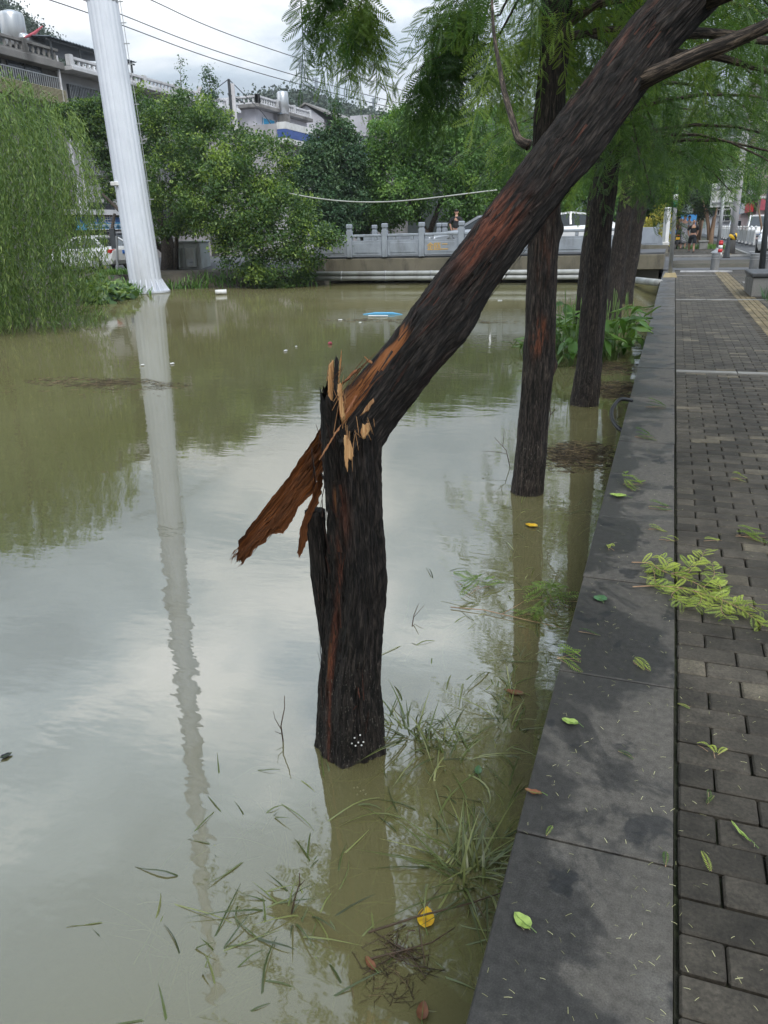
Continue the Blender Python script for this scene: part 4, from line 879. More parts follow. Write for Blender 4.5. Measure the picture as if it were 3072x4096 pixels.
# sprigs growing on the roof terrace
for k, (x_, y0, y1, lb_) in enumerate(((392, 195, 128, 'thin leggy sapling sprouting from the roof terrace'), (455, 205, 155, 'bushy sapling beside the concrete pole above the roof'))):
    p0 = d_(x_, y0+20, 46); p1 = d_(x_-3, y1, 46); T = thing('roof_sapling', lb_, 'sapling', p0); limb([p0, (p0+p1)/2, p1], [.03, .02, .006], 'trunk', T, 'twig', 5, 4)
    leaf_cloud(MB(), [((p0*.6+p1*.4), (.5, .4, 1.0)), (p1*.9+p0*.1, (.2+.2*k, .2, .6))], 28+40*k, 10+14*k, .13, np.random.default_rng(300+k), .25, .2).build('crown', M['conif'], T)
# small street trees beyond the side street
def st_tree(x_, y_, z_, label, lobes, seed, mat='dark', ncl=300, stems=3, cr_=.35, size=.14, nl=60):
    cb = np.array([x_, y_, z_]); rg = np.random.default_rng(seed); fk = []
    for s in range(stems): a_ = rg.uniform(0, 6.3); fk.append(([cb+[.05*math.cos(a_), .05*math.sin(a_), .1], cb+[.25*math.cos(a_), .2*math.sin(a_), 1.2], cb+[.7*math.cos(a_), .6*math.sin(a_), 2.6]], .09, .04))
    return broad_tree('street_tree', label, cb, [cb+[0, 0, .6], cb+[.05, 0, 1.6]], [.16, .13, .09], lobes, ncl, nl, size, mat, seed, cr_=cr_, forks=fk, barkm='peel')
M['peel'] = pm('peeling_brown_bark', (.24, .15, .09), .75, (.12, .075, .05), 5, bmp=.5, bscale=20, mapscale=(1, 1, .3))
pA = onZ(*zR(1085, 968), .3); st_tree(pA[0], pA[1], .28, 'street tree with peeling brown bark in the grassy bed behind the stone planter', [lob(1500, 415, pA[1], 55, 40), lob(1450, 400, pA[1], 50, 40), lob(1540, 390, pA[1]+1, 40, 45), lob(1480, 370, pA[1]+1, 60, 40)], 211)
pB = onZ(*zR(1000, 920), .3); st_tree(pB[0]-.1, pB[1]+3, .28, 'multi-stemmed street tree behind the walking man', [lob(1420, 420, pB[1], 55, 36), lob(1490, 440, pB[1], 50, 30), lob(1390, 440, pB[1]-2, 36, 34)], 212, stems=5)
pC = onZ(*zR(700, 900), .3); st_tree(.3, 52, .28, 'dark street tree left of the walking man beyond the side street', [lob(1380, 410, 50, 50, 45), lob(1420, 455, 50, 45, 20), lob(1350, 470, 50, 30, 20)], 213)
st_tree(5.5, 58, .2, 'light green street tree over the parked cars at the right edge', [lob(1590, 380, 58, 45, 40), lob(1630, 370, 58, 40, 40), lob(1615, 410, 58, 30, 22), lob(1570, 345, 58, 40, 30)], 214, mat='round', ncl=260)
cb = onY(*zR(585, 870), 40); T = thing('yellow_bush', 'yellowish leafy bush beside the white post beyond the side street', 'bush', (cb[0], 40, .3)); leaf_cloud(MB(), [(onY(*zR(585, 780), 40), (.55, .5, .9))], 60, 40, .14, np.random.default_rng(301), .25, .3).build('foliage', M['yellowbush'], T)
# ================================================================== WILLOW
wb = np.array([-16.2, 15.2, -.2]); WT = thing('willow_tree', 'weeping willow at the left edge trailing its strands into the canal', 'tree', wb)
limb([wb, wb+[.2, 0, 1.5], wb+[.6, -.2, 3.0], wb+[1.0, -.3, 4.2]], [.28, .22, .18, .08], 'trunk', WT, 'limb', 12, 5)
rng = np.random.default_rng(401); ns = 1150
cw = np.array([-14.95, 14.0, 4.3]); rho = np.sqrt(rng.random(ns)); an = rng.uniform(0, 2*PI, ns)
Rx = 2.6*(1+.12*np.sin(an*3+1)); st0 = cw+np.stack([np.cos(an)*rho*Rx, np.sin(an)*rho*Rx*1.05, 1.0*(1-rho**2.2)-.5*rho+rng.normal(size=ns)*.12], -1)
lobes_ = (fbm(np.stack([np.cos(an)*rho*2.6, np.sin(an)*rho*2.6, 0*an], -1), 9, 3)-.5)*1.6; st0[:, 2] += lobes_*.5
zend = np.where(rng.random(ns) < .72, WATER+rng.uniform(-.02, .25, ns), WATER+rng.uniform(.3, 2.2, ns))
nk = 84; k = np.linspace(0, 1, nk)[None, :]
outw = np.stack([np.cos(an), np.sin(an), 0*an], -1)
Lh = (st0[:, 2]-zend)[:, None]; sway = rng.normal(size=(ns, 1))*.12
bow = .35*np.sin(np.minimum(k*2.2, 1)*PI/2)*(.4+.6*rho[:, None])+sway*k*k-.55*k*k*rho[:, None]
P = st0[:, None]+outw[:, None]*bow[..., None]; P[..., 2] += -Lh*k+.12*np.sin(np.minimum(k*6, 1)*PI)*(rho[:, None])
P[..., 0] += .05*np.sin(k*7+an[:, None]*5); P[..., 1] += .05*np.cos(k*6+an[:, None]*3)
pos = P.reshape(-1, 3)+rng.normal(size=(ns*nk, 3))*.02; keep = (rng.random(len(pos)) < .86)
tg = np.gradient(P, axis=1).reshape(-1, 3); d = tg/np.linalg.norm(tg, axis=1)[:, None]+rng.normal(size=(ns*nk, 3))*.42
tone = np.clip(.42+.16*rng.normal(size=ns)+lobes_*.3, 0, 1); a = np.clip(np.repeat(tone, nk)+rng.normal(size=ns*nk)*.16, 0, 1)
mb = MB(); WL = (np.array([(0, 0, 0), (.08, .4, .02), (0, 1, 0), (-.08, .4, .02)]), LEAFQ[1]); n = keep.sum()
mb.inst(WL[0], WL[1], dirmat(d[keep], rng.normal(size=(n, 3)), rng.uniform(.10, .17, n)), pos[keep], a=a[keep]); mb.build('crown', M['willow'], WT)
lm = MB()
for i in range(16):
    a_ = i*2.4; e_ = cw+[math.cos(a_)*2.2*(.4+.6*((i*7) % 10)/10), math.sin(a_)*2.2*(.4+.6*((i*7) % 10)/10), .3]; s_ = wb+[.8, -.2, 3.4]
    lm.tube([s_, s_*.6+e_*.4+[0, 0, .5], e_], [.06, .04, .012], 6)
lm.build('limbs', M['limb'], WT, smooth=True)
# ================================================================== OLD APARTMENT ROW (left)
M['grime'] = pm('grimy_plaster', (.22, .21, .20), .9, (.13, .125, .12), 1.0, dirt=(.035, .033, .03), dscale=.5, bmp=.2)
M['greywall'] = pm('grey_plaster', (.44, .43, .44), .9, (.33, .32, .33), .8, dirt=(.13, .125, .12), dscale=.35)
M['lilac'] = pm('pale_lilac_plaster', (.54, .53, .57), .9, (.37, .36, .39), .6, dirt=(.22, .21, .21), dscale=.3)
M['ytile'] = pm('cream_wall_tile', (.42, .38, .25), .6, (.33, .30, .19), 2, dirt=(.13, .12, .08), dscale=.5)
M['whitewash'] = pm('stained_whitewash', (.60, .60, .62), .85, (.45, .45, .46), 2, dirt=(.17, .16, .15), dscale=.9)
M['roofm'] = pm('corrugated_sheet', (.09, .11, .13), .5, (.06, .075, .09), 1)
M['steel'] = pm('brushed_steel', (.55, .56, .57), .3, (.45, .46, .47), 4, metal=.8, mapscale=(1, 1, .1))
M['bluestripe'] = pm('blue_fascia', (.05, .10, .32), .5, (.04, .08, .25), 2)
XA = -34.0
z1 = zz(0, 0, .36166); z2 = zz(500, 150, .36166); z3 = zz(300, 800, .48222)
hA = lambda x, y: onX(*z1(x, y), XA)
balm = MB().lathe([(.05, 0), (.085, .06), (.045, .14), (.10, .40), (.055, .72), (.075, .80), (.05, .86)], n=8)
def balustrade(par, x, y0, y1, z0, z1_, mat, step=.42, along='y', post=2.6):
    hgt = z1_-z0; org = np.array(wloc(par)); me = bal_mesh(mat)
    def P(t, z): return np.array([x, t, z]) if along == 'y' else np.array([t, x, z])
    dm = (lambda l, h_, wd: (wd, l, h_)) if along == 'y' else (lambda l, h_, wd: (l, wd, h_))
    MB().box(P((y0+y1)/2, z1_-.07), dm(y1-y0, .14, .26), bev=.01).build('top_rail', M[mat], par)
    MB().box(P((y0+y1)/2, z0+.05), dm(y1-y0, .12, .24), bev=.01).build('bottom_rail', M[mat], par)
    t = y0+step*.7; 
    while t < y1-.1:
        child('baluster', me, par, P(t, z0+.11)-org, scale=(1, 1, (hgt-.25)/.86)); t += step
    t = y0
    while t <= y1+.01: MB().box(P(t, (z0+z1_)/2+.04), (.32, .32, hgt+.08), bev=.015).build('pier', M[mat], par); t += post
_bm = {}
def bal_mesh(mat):
    if mat not in _bm: _bm[mat] = balm.mesh('baluster', M[mat], smooth=True)
    return _bm[mat]
def window(par, xf, yc, zc, wy, hz, bars=0, mat='dark_metal', along='y', curtain=None, sgn=1):
    def P(dx, t, z): return np.array([xf+dx*sgn, t, z]) if along == 'y' else np.array([t, xf-dx*sgn, z])
    dm = (lambda dx, l, h_: (dx, l, h_)) if along == 'y' else (lambda dx, l, h_: (l, dx, h_))
    wn = MB().box(P(.03, yc, zc), dm(.06, wy, hz)).build('window', M['glass'] if not curtain else M[curtain], par)
    fm = MB()
    for s in (-1, 1): fm.box(P(.07, yc+s*(wy/2-.03), zc), dm(.05, .06, hz)); fm.box(P(.07, yc, zc+s*(hz/2-.03)), dm(.046, wy-.12, .06))
    k = max(2, int(wy/.9))
    for i in range(1, k): fm.box(P(.068, yc-wy/2+wy*i/k, zc), dm(.04, .05, hz-.12))
    fm.build('frame', M[mat], wn)
    if bars:
        bm = MB(); t = yc-wy/2
        while t < yc+wy/2: bm.box(P(.22, t, zc), dm(.03, .035, hz+.1)); t += bars
        for s in (-1, 0, 1): bm.box(P(.225, yc, zc+s*(hz/2)), dm(.026, wy+.1, .035))
        stuff(bm.build('window_grille', M['galv'], wn))
    MB().box(P(.10, yc, zc-hz/2-.05), dm(.22, wy+.2, .08)).build('sill', M['grime'], wn)
zr = [hA(250, y)[2] for y in (470, 615, 700, 715, 800, 880, 905)]
yA1 = hA(590, 640)[1]
bA = thing('old_apartment_block', 'grimy old apartment block with cream tile band and roof balustrade at the left edge', 'building', (XA-4, 33, .1))
zroof = zr[1]
MB().box((XA-5, (27+yA1)/2, zroof/2), (10, yA1-27, zroof)).build('wall', M['grime'], bA)
MB().box((XA+.25, (27+yA1)/2, (zr[1]+zr[2])/2), (.9, yA1-27, zr[1]-zr[2]), bev=.03).build('eave_beam', M['grime'], bA)
balustrade(bA, XA+.45, 27, yA1-.2, zr[1], zr[0], 'grime', .40)
for i in range(4): window(bA, XA, 29.0+i*2.9, (zr[3]+zr[4])/2-.1, 2.5, 1.35)
zt0 = zr[6]-.1; zt1 = onX(*z1(250, 1090), XA)[2]
for k in range(11): MB().box((XA+.30, (27+yA1)/2, zt0-(k+.5)*(zt0-zt1)/11), (.62, yA1-27.1, (zt0-zt1)/11-.03), bev=.01).build('tile_course', M['ytile'], bA)
rl = MB(); t = 27.2
while t < yA1-.2: rl.box((XA+.5, t, zt0+.28), (.03, .04, .55)); t += .16
rl.box((XA+.5, (27+yA1)/2, zt0+.58), (.05, yA1-27.4, .05)); stuff(rl.build('terrace_railing', M['galv'], bA))
for i in range(4): window(bA, XA, 29.0+i*2.9, zt1-1.2, 2.3, 1.5)
MB().tube([(XA+.55, yA1-.35, zroof+.3), (XA+.55, yA1-.35, zroof-2.2), (XA+.62, yA1-.3, 1.0)], .06, 8).build('downpipe', M['whitewash'], bA)
# second block: grey, white balusters
zb = lambda x, y: onX(*z1(x, y), XA+.5)
b0 = [zb(790, y)[2] for y in (650, 765, 800)]
yB1 = onX(*z2(1190, 600), XA+.4)[1]
bB = thing('old_apartment_block', 'long grey apartment block with white roof balusters behind the white pole', 'building', (XA-4, 50, .1))
MB().box((XA-5, (yA1+yB1)/2+.05, b0[1]/2), (10, yB1-yA1-.1, b0[1])).build('wall', M['greywall'], bB)
MB().box((XA+.45, (yA1+yB1)/2, b0[1]-.06), (1.3, yB1-yA1-.3, .22), bev=.02).build('eave_ledge', M['whitewash'], bB)
balustrade(bB, XA+.85, yA1+.3, yB1-.1, b0[1]+.05, b0[0], 'whitewash', .40, post=3.4)
MB().box((XA+.15, (yA1+yB1)/2, b0[1]-3.25), (.5, yB1-yA1-.3, .25), bev=.02).build('ledge', M['grime'], bB)
ys = yA1+2.2; k = 0
while ys < yB1-1.5:
    window(bB, XA, ys, b0[1]-1.55, 2.9, 1.7, bars=.14); window(bB, XA, ys, b0[1]-4.7, 2.6, 1.5, bars=.14); window(bB, XA, ys, b0[1]-7.8, 2.6, 1.5); ys += 3.9; k += 1
MB().tube([(XA+.45, yA1+.5, b0[1]-2.6), (XA+.45, yA1+4.2, b0[1]-2.75), (XA+.45, yA1+4.3, b0[1]-2.3)], .055, 8).build('waste_pipe', M['whitewash'], bB)
MB().tube([(XA+.45, yA1+.45, b0[1]-2.6), (XA+.45, yA1+.45, 2)], .055, 8).build('waste_pipe', M['whitewash'], bB)
# roof things
p = onX(*z1(168, 450), XA-1.5); tk = thing('water_tank', 'upright steel water tank on the roof at the left edge', 'tank', (p[0], p[1], p[2]-.3))
MB().lathe([(.62, 0), (.66, .05), (.66, 1.45), (.6, 1.62), (.2, 1.75), (.05, 1.76)], (p[0], p[1], p[2]-.3), 20).build('shell', M['steel'], tk, smooth=True)
for s in (-1, 1): MB().box((p[0]+s*.4, p[1], p[2]-.55), (.1, .9, .6)).build('support', M['dark_metal'], tk)
p = onX(*z1(345, 440), XA-.8); tk = thing('water_heater_tank', 'steel tank lying on its side with red cloth on the roof', 'tank', (p[0], p[1], p[2]-.5))
MB().tube([(p[0], p[1]-.8, p[2]-.1), (p[0], p[1]-.7, p[2]-.1), (p[0], p[1]+.7, p[2]-.1), (p[0], p[1]+.8, p[2]-.1)], [.2, .33, .33, .2], 16).build('shell', M['steel'], tk, smooth=True)
MB().box((p[0], p[1], p[2]-.6), (.5, 1.2, .5)).build('support', M['dark_metal'], tk); MB().tube([(p[0]+.35, p[1]-.9, p[2]-.1), (p[0]+.36, p[1]-.1, p[2]+.25), (p[0]+.3, p[1]+.7, p[2]+.75)], [.05, .09, .04], 6).build('red_cloth', M['cloth_red'], tk)
cn = thing('roof_canopy', 'dark corrugated canopy on thin posts over the roof terrace', 'canopy', (XA-2, yA1+3, zroof))
c0 = onX(*z1(570, 365), XA+.6); c1 = onX(*z1(1100, 480), XA+.6); zcn = c0[2]
me = MB(); ncor = 60; yy = np.linspace(c0[1]-.5, c1[1]+3.2, ncor); v = []
for i, y_ in enumerate(yy): v += [(XA+.8, y_, zcn-.25+(.05 if i % 2 else 0)), (XA-4.4, y_, zcn+.35+(.05 if i % 2 else 0)), (XA+.8, y_, zcn-.29+(.05 if i % 2 else 0)), (XA-4.4, y_, zcn+.31+(.05 if i % 2 else 0))]
g_ = [[4*i, 4*i+4, 4*i+5, 4*i+1] for i in range(ncor-1)]+[[4*i+2, 4*i+3, 4*i+7, 4*i+6] for i in range(ncor-1)]+[[4*i, 4*i+2, 4*i+6, 4*i+4] for i in range(ncor-1)]
me.add(v, g_).build('sheet', M['roofm'], cn)
for y_ in (yy[0]+.3, yy[20], yy[40], yy[-1]-.3):
    MB().bar((XA+.6, y_, zroof), (XA+.6, y_, zcn-.3), .08).build('post', M['dark_metal'], cn); MB().bar((XA-4, y_, zroof), (XA-4, y_, zcn+.3), .08).build('post', M['dark_metal'], cn)
MB().bar((XA+.6, yy[0], zcn-.36), (XA+.6, yy[-1], zcn-.36), .08).build('beam', M['dark_metal'], cn)
# house with blue curtains
Yc = 62.0; pc = onY(*z2(1450, 640), Yc); zc1 = pc[2]; zc0 = onY(*z2(1450, 745), Yc)[2]; xc = pc[0]
bC = thing('corner_house', 'pale house with blue curtains and a corner balustrade on its roof', 'building', (xc-4, Yc+4, .1))
MB().box((xc-3.4, Yc+5.4, zc0/2-.1), (6, 10, zc0-.2)).build('wall', M['lilac'], bC)
MB().box((xc-3.0, Yc+5.0, zc0-.05), (6.6, 10.6, .28), bev=.03).build('roof_slab', M['grime'], bC)
balustrade(bC, xc+.15, Yc-.1, Yc+10, zc0+.08, zc1, 'whitewash', .42, post=3.3); balustrade(bC, Yc-.1, xc-6, xc+.15, zc0+.08, zc1, 'whitewash', .42, along='x', post=6.15)
for i in range(3): window(bC, xc-.4, Yc+2.6+i*2.6, zc0-1.8, 2.2, 2.2, curtain='curtain', mat='whitewash')
window(bC, Yc+.4, xc-2.5, zc0-1.8, 1.2, 1.6, along='x')
p = onY(*zz(900, 200, .66305)(345, 255), 66); tk = thing('water_tank', 'slim steel water tank at the end of the corner balustrade', 'tank', (p[0], 66, p[2]-1.6)); MB().lathe([(.45, 0), (.5, .05), (.5, 1.6), (.4, 1.75), (.05, 1.8)], (p[0], 66, p[2]-1.7), 18).build('shell', M['steel'], tk, smooth=True); MB().box((p[0], 66, p[2]-2.0), (.8, .8, .6)).build('support', M['grime'], tk)
# low white factory with blue fascia
zF = zz(900, 200, .66305); XF = -26.5
f0 = onX(*zF(310, 440), XF); f1 = onX(*zF(880, 545), XF)
bF = thing('factory_building', 'long low white building with a blue striped fascia behind the narrow trees', 'building', (XF-4, 70, .1))
zf1 = f0[2]; MB().box((XF-6, (f0[1]+.2+f1[1]+3)/2, zf1/2), (12, f1[1]-f0[1]+2.8, zf1)).build('wall', M['greywall'], bF)
zft = [zf1+.05, zf1-.40, zf1-.95, zf1-1.3]
for k, mt in enumerate(('white', 'bluestripe', 'white')): MB().box((XF+.35, (f0[1]+f1[1]+3)/2, (zft[k]+zft[k+1])/2), (.7-.02*k, f1[1]-f0[1]+3, zft[k]-zft[k+1]-.01), bev=.01).build('fascia_band', M[mt], bF)
y_ = f0[1]+2
while y_ < f1[1]+1:
    window(bF, XF, y_, zf1-2.9, 2.6, 1.5, mat='white', bars=.2); window(bF, XF, y_, zf1-5.6, 2.6, 1.3, mat='white'); y_ += 3.6
# gable house and concrete block
Yg = 92.0; G = lambda x, y: onY(*zF(x, y), Yg)
gh = thing('gable_house', 'bare concrete gable house with red washing under its eave below the wooded hill', 'house', (G(520, 430)[0], Yg+3, .1))
xl, xr = G(430, 400)[0], G(595, 400)[0]; zt = G(490, 335)[2]; ze = G(430, 375)[2]; xm = G(490, 335)[0]
prof = np.array([(xl, Yg, 1), (xr, Yg, 1), (xr, Yg, ze-1.0), (xm, Yg, zt), (xl, Yg, ze)]); MB().prism(prof, (0, 12, 0)).build('wall', M['lilac'], gh)
for (a_, b_) in (((xl-.4, ze-.15), (xm, zt+.12)), ((xm, zt+.12), (xr+3.6, ze-1.9))):
    d = np.array([b_[0]-a_[0], 0, b_[1]-a_[1]]); nrm = np.array([-d[2], 0, d[0]]); nrm /= np.linalg.norm(nrm)
    q = np.array([(a_[0], Yg-.4, a_[1]), (b_[0], Yg-.4, b_[1]), (b_[0]+nrm[0]*.18, Yg-.4, b_[1]+nrm[2]*.18), (a_[0]+nrm[0]*.18, Yg-.4, a_[1]+nrm[2]*.18)]); MB().prism(q, (0, 13, 0)).build('roof_slope', M['grime'], gh)
MB().box((xr+2.2, Yg+2.5, ze-3.5), (3.4, 4, 3.2)).build('lean_to_wall', M['grime'], gh); 
for i in range(4): MB().box((xr+.6+i*.75, Yg+.3, ze-2.5-.15*i), (.6, .06, 1.5+.2*(i % 2)), bev=.02).build('washing', M['cloth_red'], gh)
MB().box((xr+1.6, Yg+.2, ze-4.6), (4, .25, 1.6)).build('balcony_wall', M['lilac'], gh)
window(gh, Yg-.02, (xl+xm)/2+.5, ze-3, 1.2, 1.4, along='x')
Yk = 82.0; K = lambda x, y: onY(*zF(x, y), Yk)
kb = thing('concrete_block', 'plain lilac-grey concrete block with a roof parapet right of the gable house', 'building', (K(800, 430)[0], Yk+3, .1)); xl, xr = K(755, 400)[0], K(860, 400)[0]; zt = K(800, 395)[2]
MB().box(((xl+xr)/2, Yk+4, zt/2), (xr-xl, 8, zt)).build('wall', M['lilac'], kb); xr2 = K(945, 400)[0]; MB().box(((xr+xr2)/2, Yk+4.2, zt/2-.6), (xr2-xr-.05, 8, zt-1.2)).build('wing_wall', M['grime'], kb)
balustrade(kb, Yk+.4, xr+.2, xr2-.1, zt-1.2, zt-.1, 'grime', .45, along='x', post=2.2); window(kb, Yk-.01, (xl+xr)/2, zt-3, 1.3, 1.5, along='x')
MB().box(((xl+xr)/2, Yk-.1, zt-1.9), (xr-xl-.2, .3, .14)).build('ledge', M['whitewash'], kb)
# ================================================================== HILLS, PYLONS, WIRES
def hill(name, pts, depth, back_d, seed, bumps=1.0, res=150):
    """ridge through photo points at a distance, sloping down towards us and away"""
    R_ = np.array([onY(x*1.8517, y*1.8517, depth) for x, y in pts]); xs = np.linspace(R_[0, 0], R_[-1, 0], res); zs = np.interp(xs, R_[:, 0], R_[:, 2]); t = np.linspace(-1, 1, 40)
    X_, T_ = np.meshgrid(xs, t, indexing='ij'); Zr = np.interp(X_, xs, zs)
    Y_ = depth+T_*back_d; Z_ = Zr*np.cos(T_*PI/2)**.8
    nz = fbm(np.stack([X_/14, Y_/14, 0*X_], -1), seed, 4); Z_ = Z_+(nz-.5)*6*bumps*(depth/250)-3.0*depth/250
    o = MB().add(np.stack([X_, Y_, Z_], -1).reshape(-1, 3), grid(res, 40, False)[:, ::-1], a=np.clip(fbm(np.stack([X_/5, Y_/5, Z_/5], -1), seed+2, 3).ravel()*1.6-.3, 0, 1)).build(name, M['hillwood'], smooth=True); struct(o)
    rng = np.random.default_rng(seed); n = 5200; xi = rng.integers(0, res, n); ti = rng.integers(4, 30, n); pos = np.stack([X_[xi, ti], Y_[xi, ti], Z_[xi, ti]], -1)+rng.normal(size=(n, 3))*np.array([1.5, 1.5, .6])*depth/250
    m2 = 9; pos = np.repeat(pos, m2, 0)+rng.normal(size=(n*m2, 3))*np.array([1.3, 1.3, 1.3])*depth/250+np.array([0, 0, 1.2*depth/250]); k = len(pos)
    w_ = MB(); w_.inst(LEAFQ[0]*[1.6, 1, 1], LEAFQ[1], randrot(k, rng)*(rng.uniform(.5, 1.2, k)*depth/250)[:, None, None], pos, a=np.clip(np.repeat(rng.random(n), m2)*.7+rng.random(k)*.3, 0, 1))
    w_.build('hillside_wood', M['hillwood'], o)['kind'] = 'stuff'
    return o
hill('hill', [(540, 262), (600, 208), (640, 205), (665, 207), (700, 210), (760, 228), (820, 250), (860, 266), (900, 290)], 250, 70, 21)
hill('hill', [(760, 300), (880, 262), (960, 254), (1020, 246), (1100, 236), (1180, 240), (1300, 250), (1420, 240), (1560, 230), (1700, 260)], 420, 90, 22)
hill('hill', [(-220, -140), (-120, -80), (-40, -20), (0, 12), (30, 40), (70, 100), (100, 160), (130, 260)], 130, 45, 23, .6)
M['pylon'] = pm('pale_lattice_steel', (.30, .34, .38), .6, (.24, .28, .32), .5)  # pale blue-grey, even over all pylons
def pylon(x, yt, yb_, Y, label, arms=3):
    t = d_(x, yt, Y); b = d_(x, yb_, Y); b[2] -= 6; hgt = t[2]-b[2]; T = thing('transmission_pylon', label, 'pylon', b, group='transmission pylons on the wooded hill'); w0 = hgt*.12; w1 = hgt*.025; wd = max(.16, Y*.0007)
    lt = MB()
    for i in range(9):
        za, zb_ = b[2]+hgt*i/9, b[2]+hgt*(i+1)/9; wa = w0+(w1-w0)*min(1, i/7); wb_ = w0+(w1-w0)*min(1, (i+1)/7)
        for sx, sy in ((-1, -1), (1, -1), (1, 1), (-1, 1)): lt.bar((b[0]+sx*wa, Y+sy*wa, za), (b[0]+sx*wb_, Y+sy*wb_, zb_), wd)
        for sy in (-1, 1): lt.bar((b[0]-wa, Y+sy*wa, za), (b[0]+wb_, Y+sy*wb_, zb_), wd*.7); lt.bar((b[0]+wa, Y+sy*wa, za), (b[0]-wb_, Y+sy*wb_, zb_), wd*.7)
    stuff(lt.build('lattice_tower', M['pylon'], T))
    for k in range(arms):
        z = t[2]-hgt*(.02+.10*k); l = hgt*(.13 if k else .10); a_ = MB(); a_.bar((b[0]-l, Y, z), (b[0]+l, Y, z), wd); a_.bar((b[0]-l, Y, z), (b[0], Y, z+hgt*.03), wd*.8); a_.bar((b[0]+l, Y, z), (b[0], Y, z+hgt*.03), wd*.8); stuff(a_.build('cross_arm', M['pylon'], T))
pylon(657, 128, 225, 300, 'tallest lattice pylon standing on the wooded hill'); pylon(685, 168, 222, 330, 'lattice pylon right of the tallest one on the hill'); pylon(668, 183, 222, 350, 'shortest lattice pylon between two taller ones on the hill'); pylon(808, 212, 255, 320, 'lattice pylon at the right foot of the wooded hill', 3)
M['wire'] = pm('dark_cable', (.06, .065, .08), .6, (.05, .055, .06), 1); M['wirepale'] = pm('pale_cable', (.42, .43, .40), .6, (.3, .3, .28), 2)
def wire(pts, r, label, mat='wire', group=None):
    pts = np.array([onY(x, y, Y) for x, y, Y in pts]); t = np.linspace(0, 1, 30); tt = np.linspace(0, 1, len(pts)); 
    co = [np.polyfit(tt, pts[:, k], len(pts)-1) for k in range(3)]; P = np.stack([np.polyval(c_, t) for c_ in co], -1)
    return tag(MB().tube(P, r, 6).build('power_line' if mat == 'wire' else 'cable', M[mat], smooth=True), label, 'cable', group)
wire([(-260, -145, 38), (600, 143, 52), (1100, 310, 66), (1950, 520, 100)], .032, 'lowest of three dark power lines crossing the sky', group='power lines across the sky')
wire([(-200, -185, 38), (600, 104, 52), (1100, 278, 66), (1950, 500, 100)], .032, 'middle of three dark power lines crossing the sky', group='power lines across the sky')
wire([(200, -155, 40), (700, 45, 52), (1100, 202, 66), (1950, 460, 100)], .032, 'highest of three dark power lines crossing the sky', group='power lines across the sky')
wire([(1150, 772, 27.2), (1440, 808, 27.4), (1700, 795, 27.6), (1990, 760, 28)], .022, 'pale cable sagging between the trees above the bridge', 'wirepale')
def cpole(p0, h_, r, label): 
    T = thing('concrete_pole', label, 'pole', p0); MB().tube([p0, p0+[0, 0, h_]], [r, r*.72], 14).build('shaft', M['greywall'], T, smooth=True); return T
pp = onX(*z2(1195, 700), -29.0); T = cpole(np.array([-29.0, pp[1], .2]), onX(*z2(1190, 515), -29.0)[2]-.2, .24, 'concrete utility pole with cross wires in front of the apartment row')
zt = onX(*z2(1160, 465), -29.0)[2]; MB().bar((-29, pp[1]-.35, zt-2.4), (-29, pp[1]-.35, zt), .14).build('extension_rod', M['dark_metal'], T); MB().bar((-29, pp[1]-.6, zt-.9), (-29, pp[1]+1.6, zt-1.2), .07).build('cross_arm', M['dark_metal'], T)
MB().tube([(-29, pp[1]-.35, zt), (-28.6, pp[1]-4, zt-1.5), (-28, pp[1]-10, zt-3)], .03, 5).build('wire', M['wire'], T); MB().tube([(-29, pp[1]-.35, zt), (-29.5, pp[1]+5, zt-1.3), (-30, pp[1]+10, zt-3.2)], .03, 5).build('wire', M['wire'], T)
pp = onX(*z2(828, 600), -29.0); cpole(np.array([-29.0, pp[1], .2]), onX(*z2(825, 548), -29.0)[2]-.2, .24, 'shorter concrete pole half hidden in the spreading tree')
# ================================================================== MONOPOLE, CABINET AND STREET CORNER (left)
mb0 = onZ(318*1.8517, 628*1.8517, -.33); mtop = onY(219*1.8517, -20, mb0[1])
lm_ = thing('monopole', 'tall white fluted steel monopole leaning at the water edge', 'pole', mb0)
ln = mtop-mb0; fl = lambda th: 1+.04*np.abs(np.cos(th*9))
prof = np.array([(.585, 0), (.575, .3), (.475, ln[2])]); n = 72; th = np.arange(n)*2*PI/n
rows_ = []; zs = [0, .15, .6, 2, 4, 6, 8, ln[2]-.35, 14, 20, 28, 38]
for z_ in zs: f = z_/ln[2]; R_ = .575-.085*f; rows_.append(np.stack([R_*fl(th)*np.cos(th)+ln[0]*f, R_*fl(th)*np.sin(th)+ln[1]*f, 0*th+z_], -1))
MB().add(np.vstack(rows_)+mb0, grid(len(zs), n, True)).build('shaft', M['white_paint'], lm_)
f = (ln[2]-.18)/ln[2]; MB().lathe([(.50, -.05), (.515, -.05), (.515, .05), (.50, .05)], mb0+[ln[0]*f, 0, ln[2]-.18], 36).build('joint_ring', M['galv'], lm_)
MB().lathe([(.85, -.06), (.85, 0), (.60, .0)], mb0, 28).build('base_plate', M['white_paint'], lm_)
fin = MB().prism([(0, -.012, 0), (.24, -.012, 0), (.20, -.012, .06), (0, -.012, .42)], (0, .024, 0)).mesh('fin', M['white_paint'])
for k in range(20): a_ = k*2*PI/20; child('fin', fin, lm_, (.585*math.cos(a_), .585*math.sin(a_), 0.01), rot=(0, 0, a_))
rd = CR*[1, 1, 0]; rd /= np.linalg.norm(rd)
for k in range(12):
    z_ = 3.2+k*.62; f = z_/ln[2]; c = mb0+ln*f; R_ = .575-.10*f; MB().bar(c+rd*(R_-.01), c+rd*(R_+.22), .028).build('climbing_rung', M['galv'], lm_)
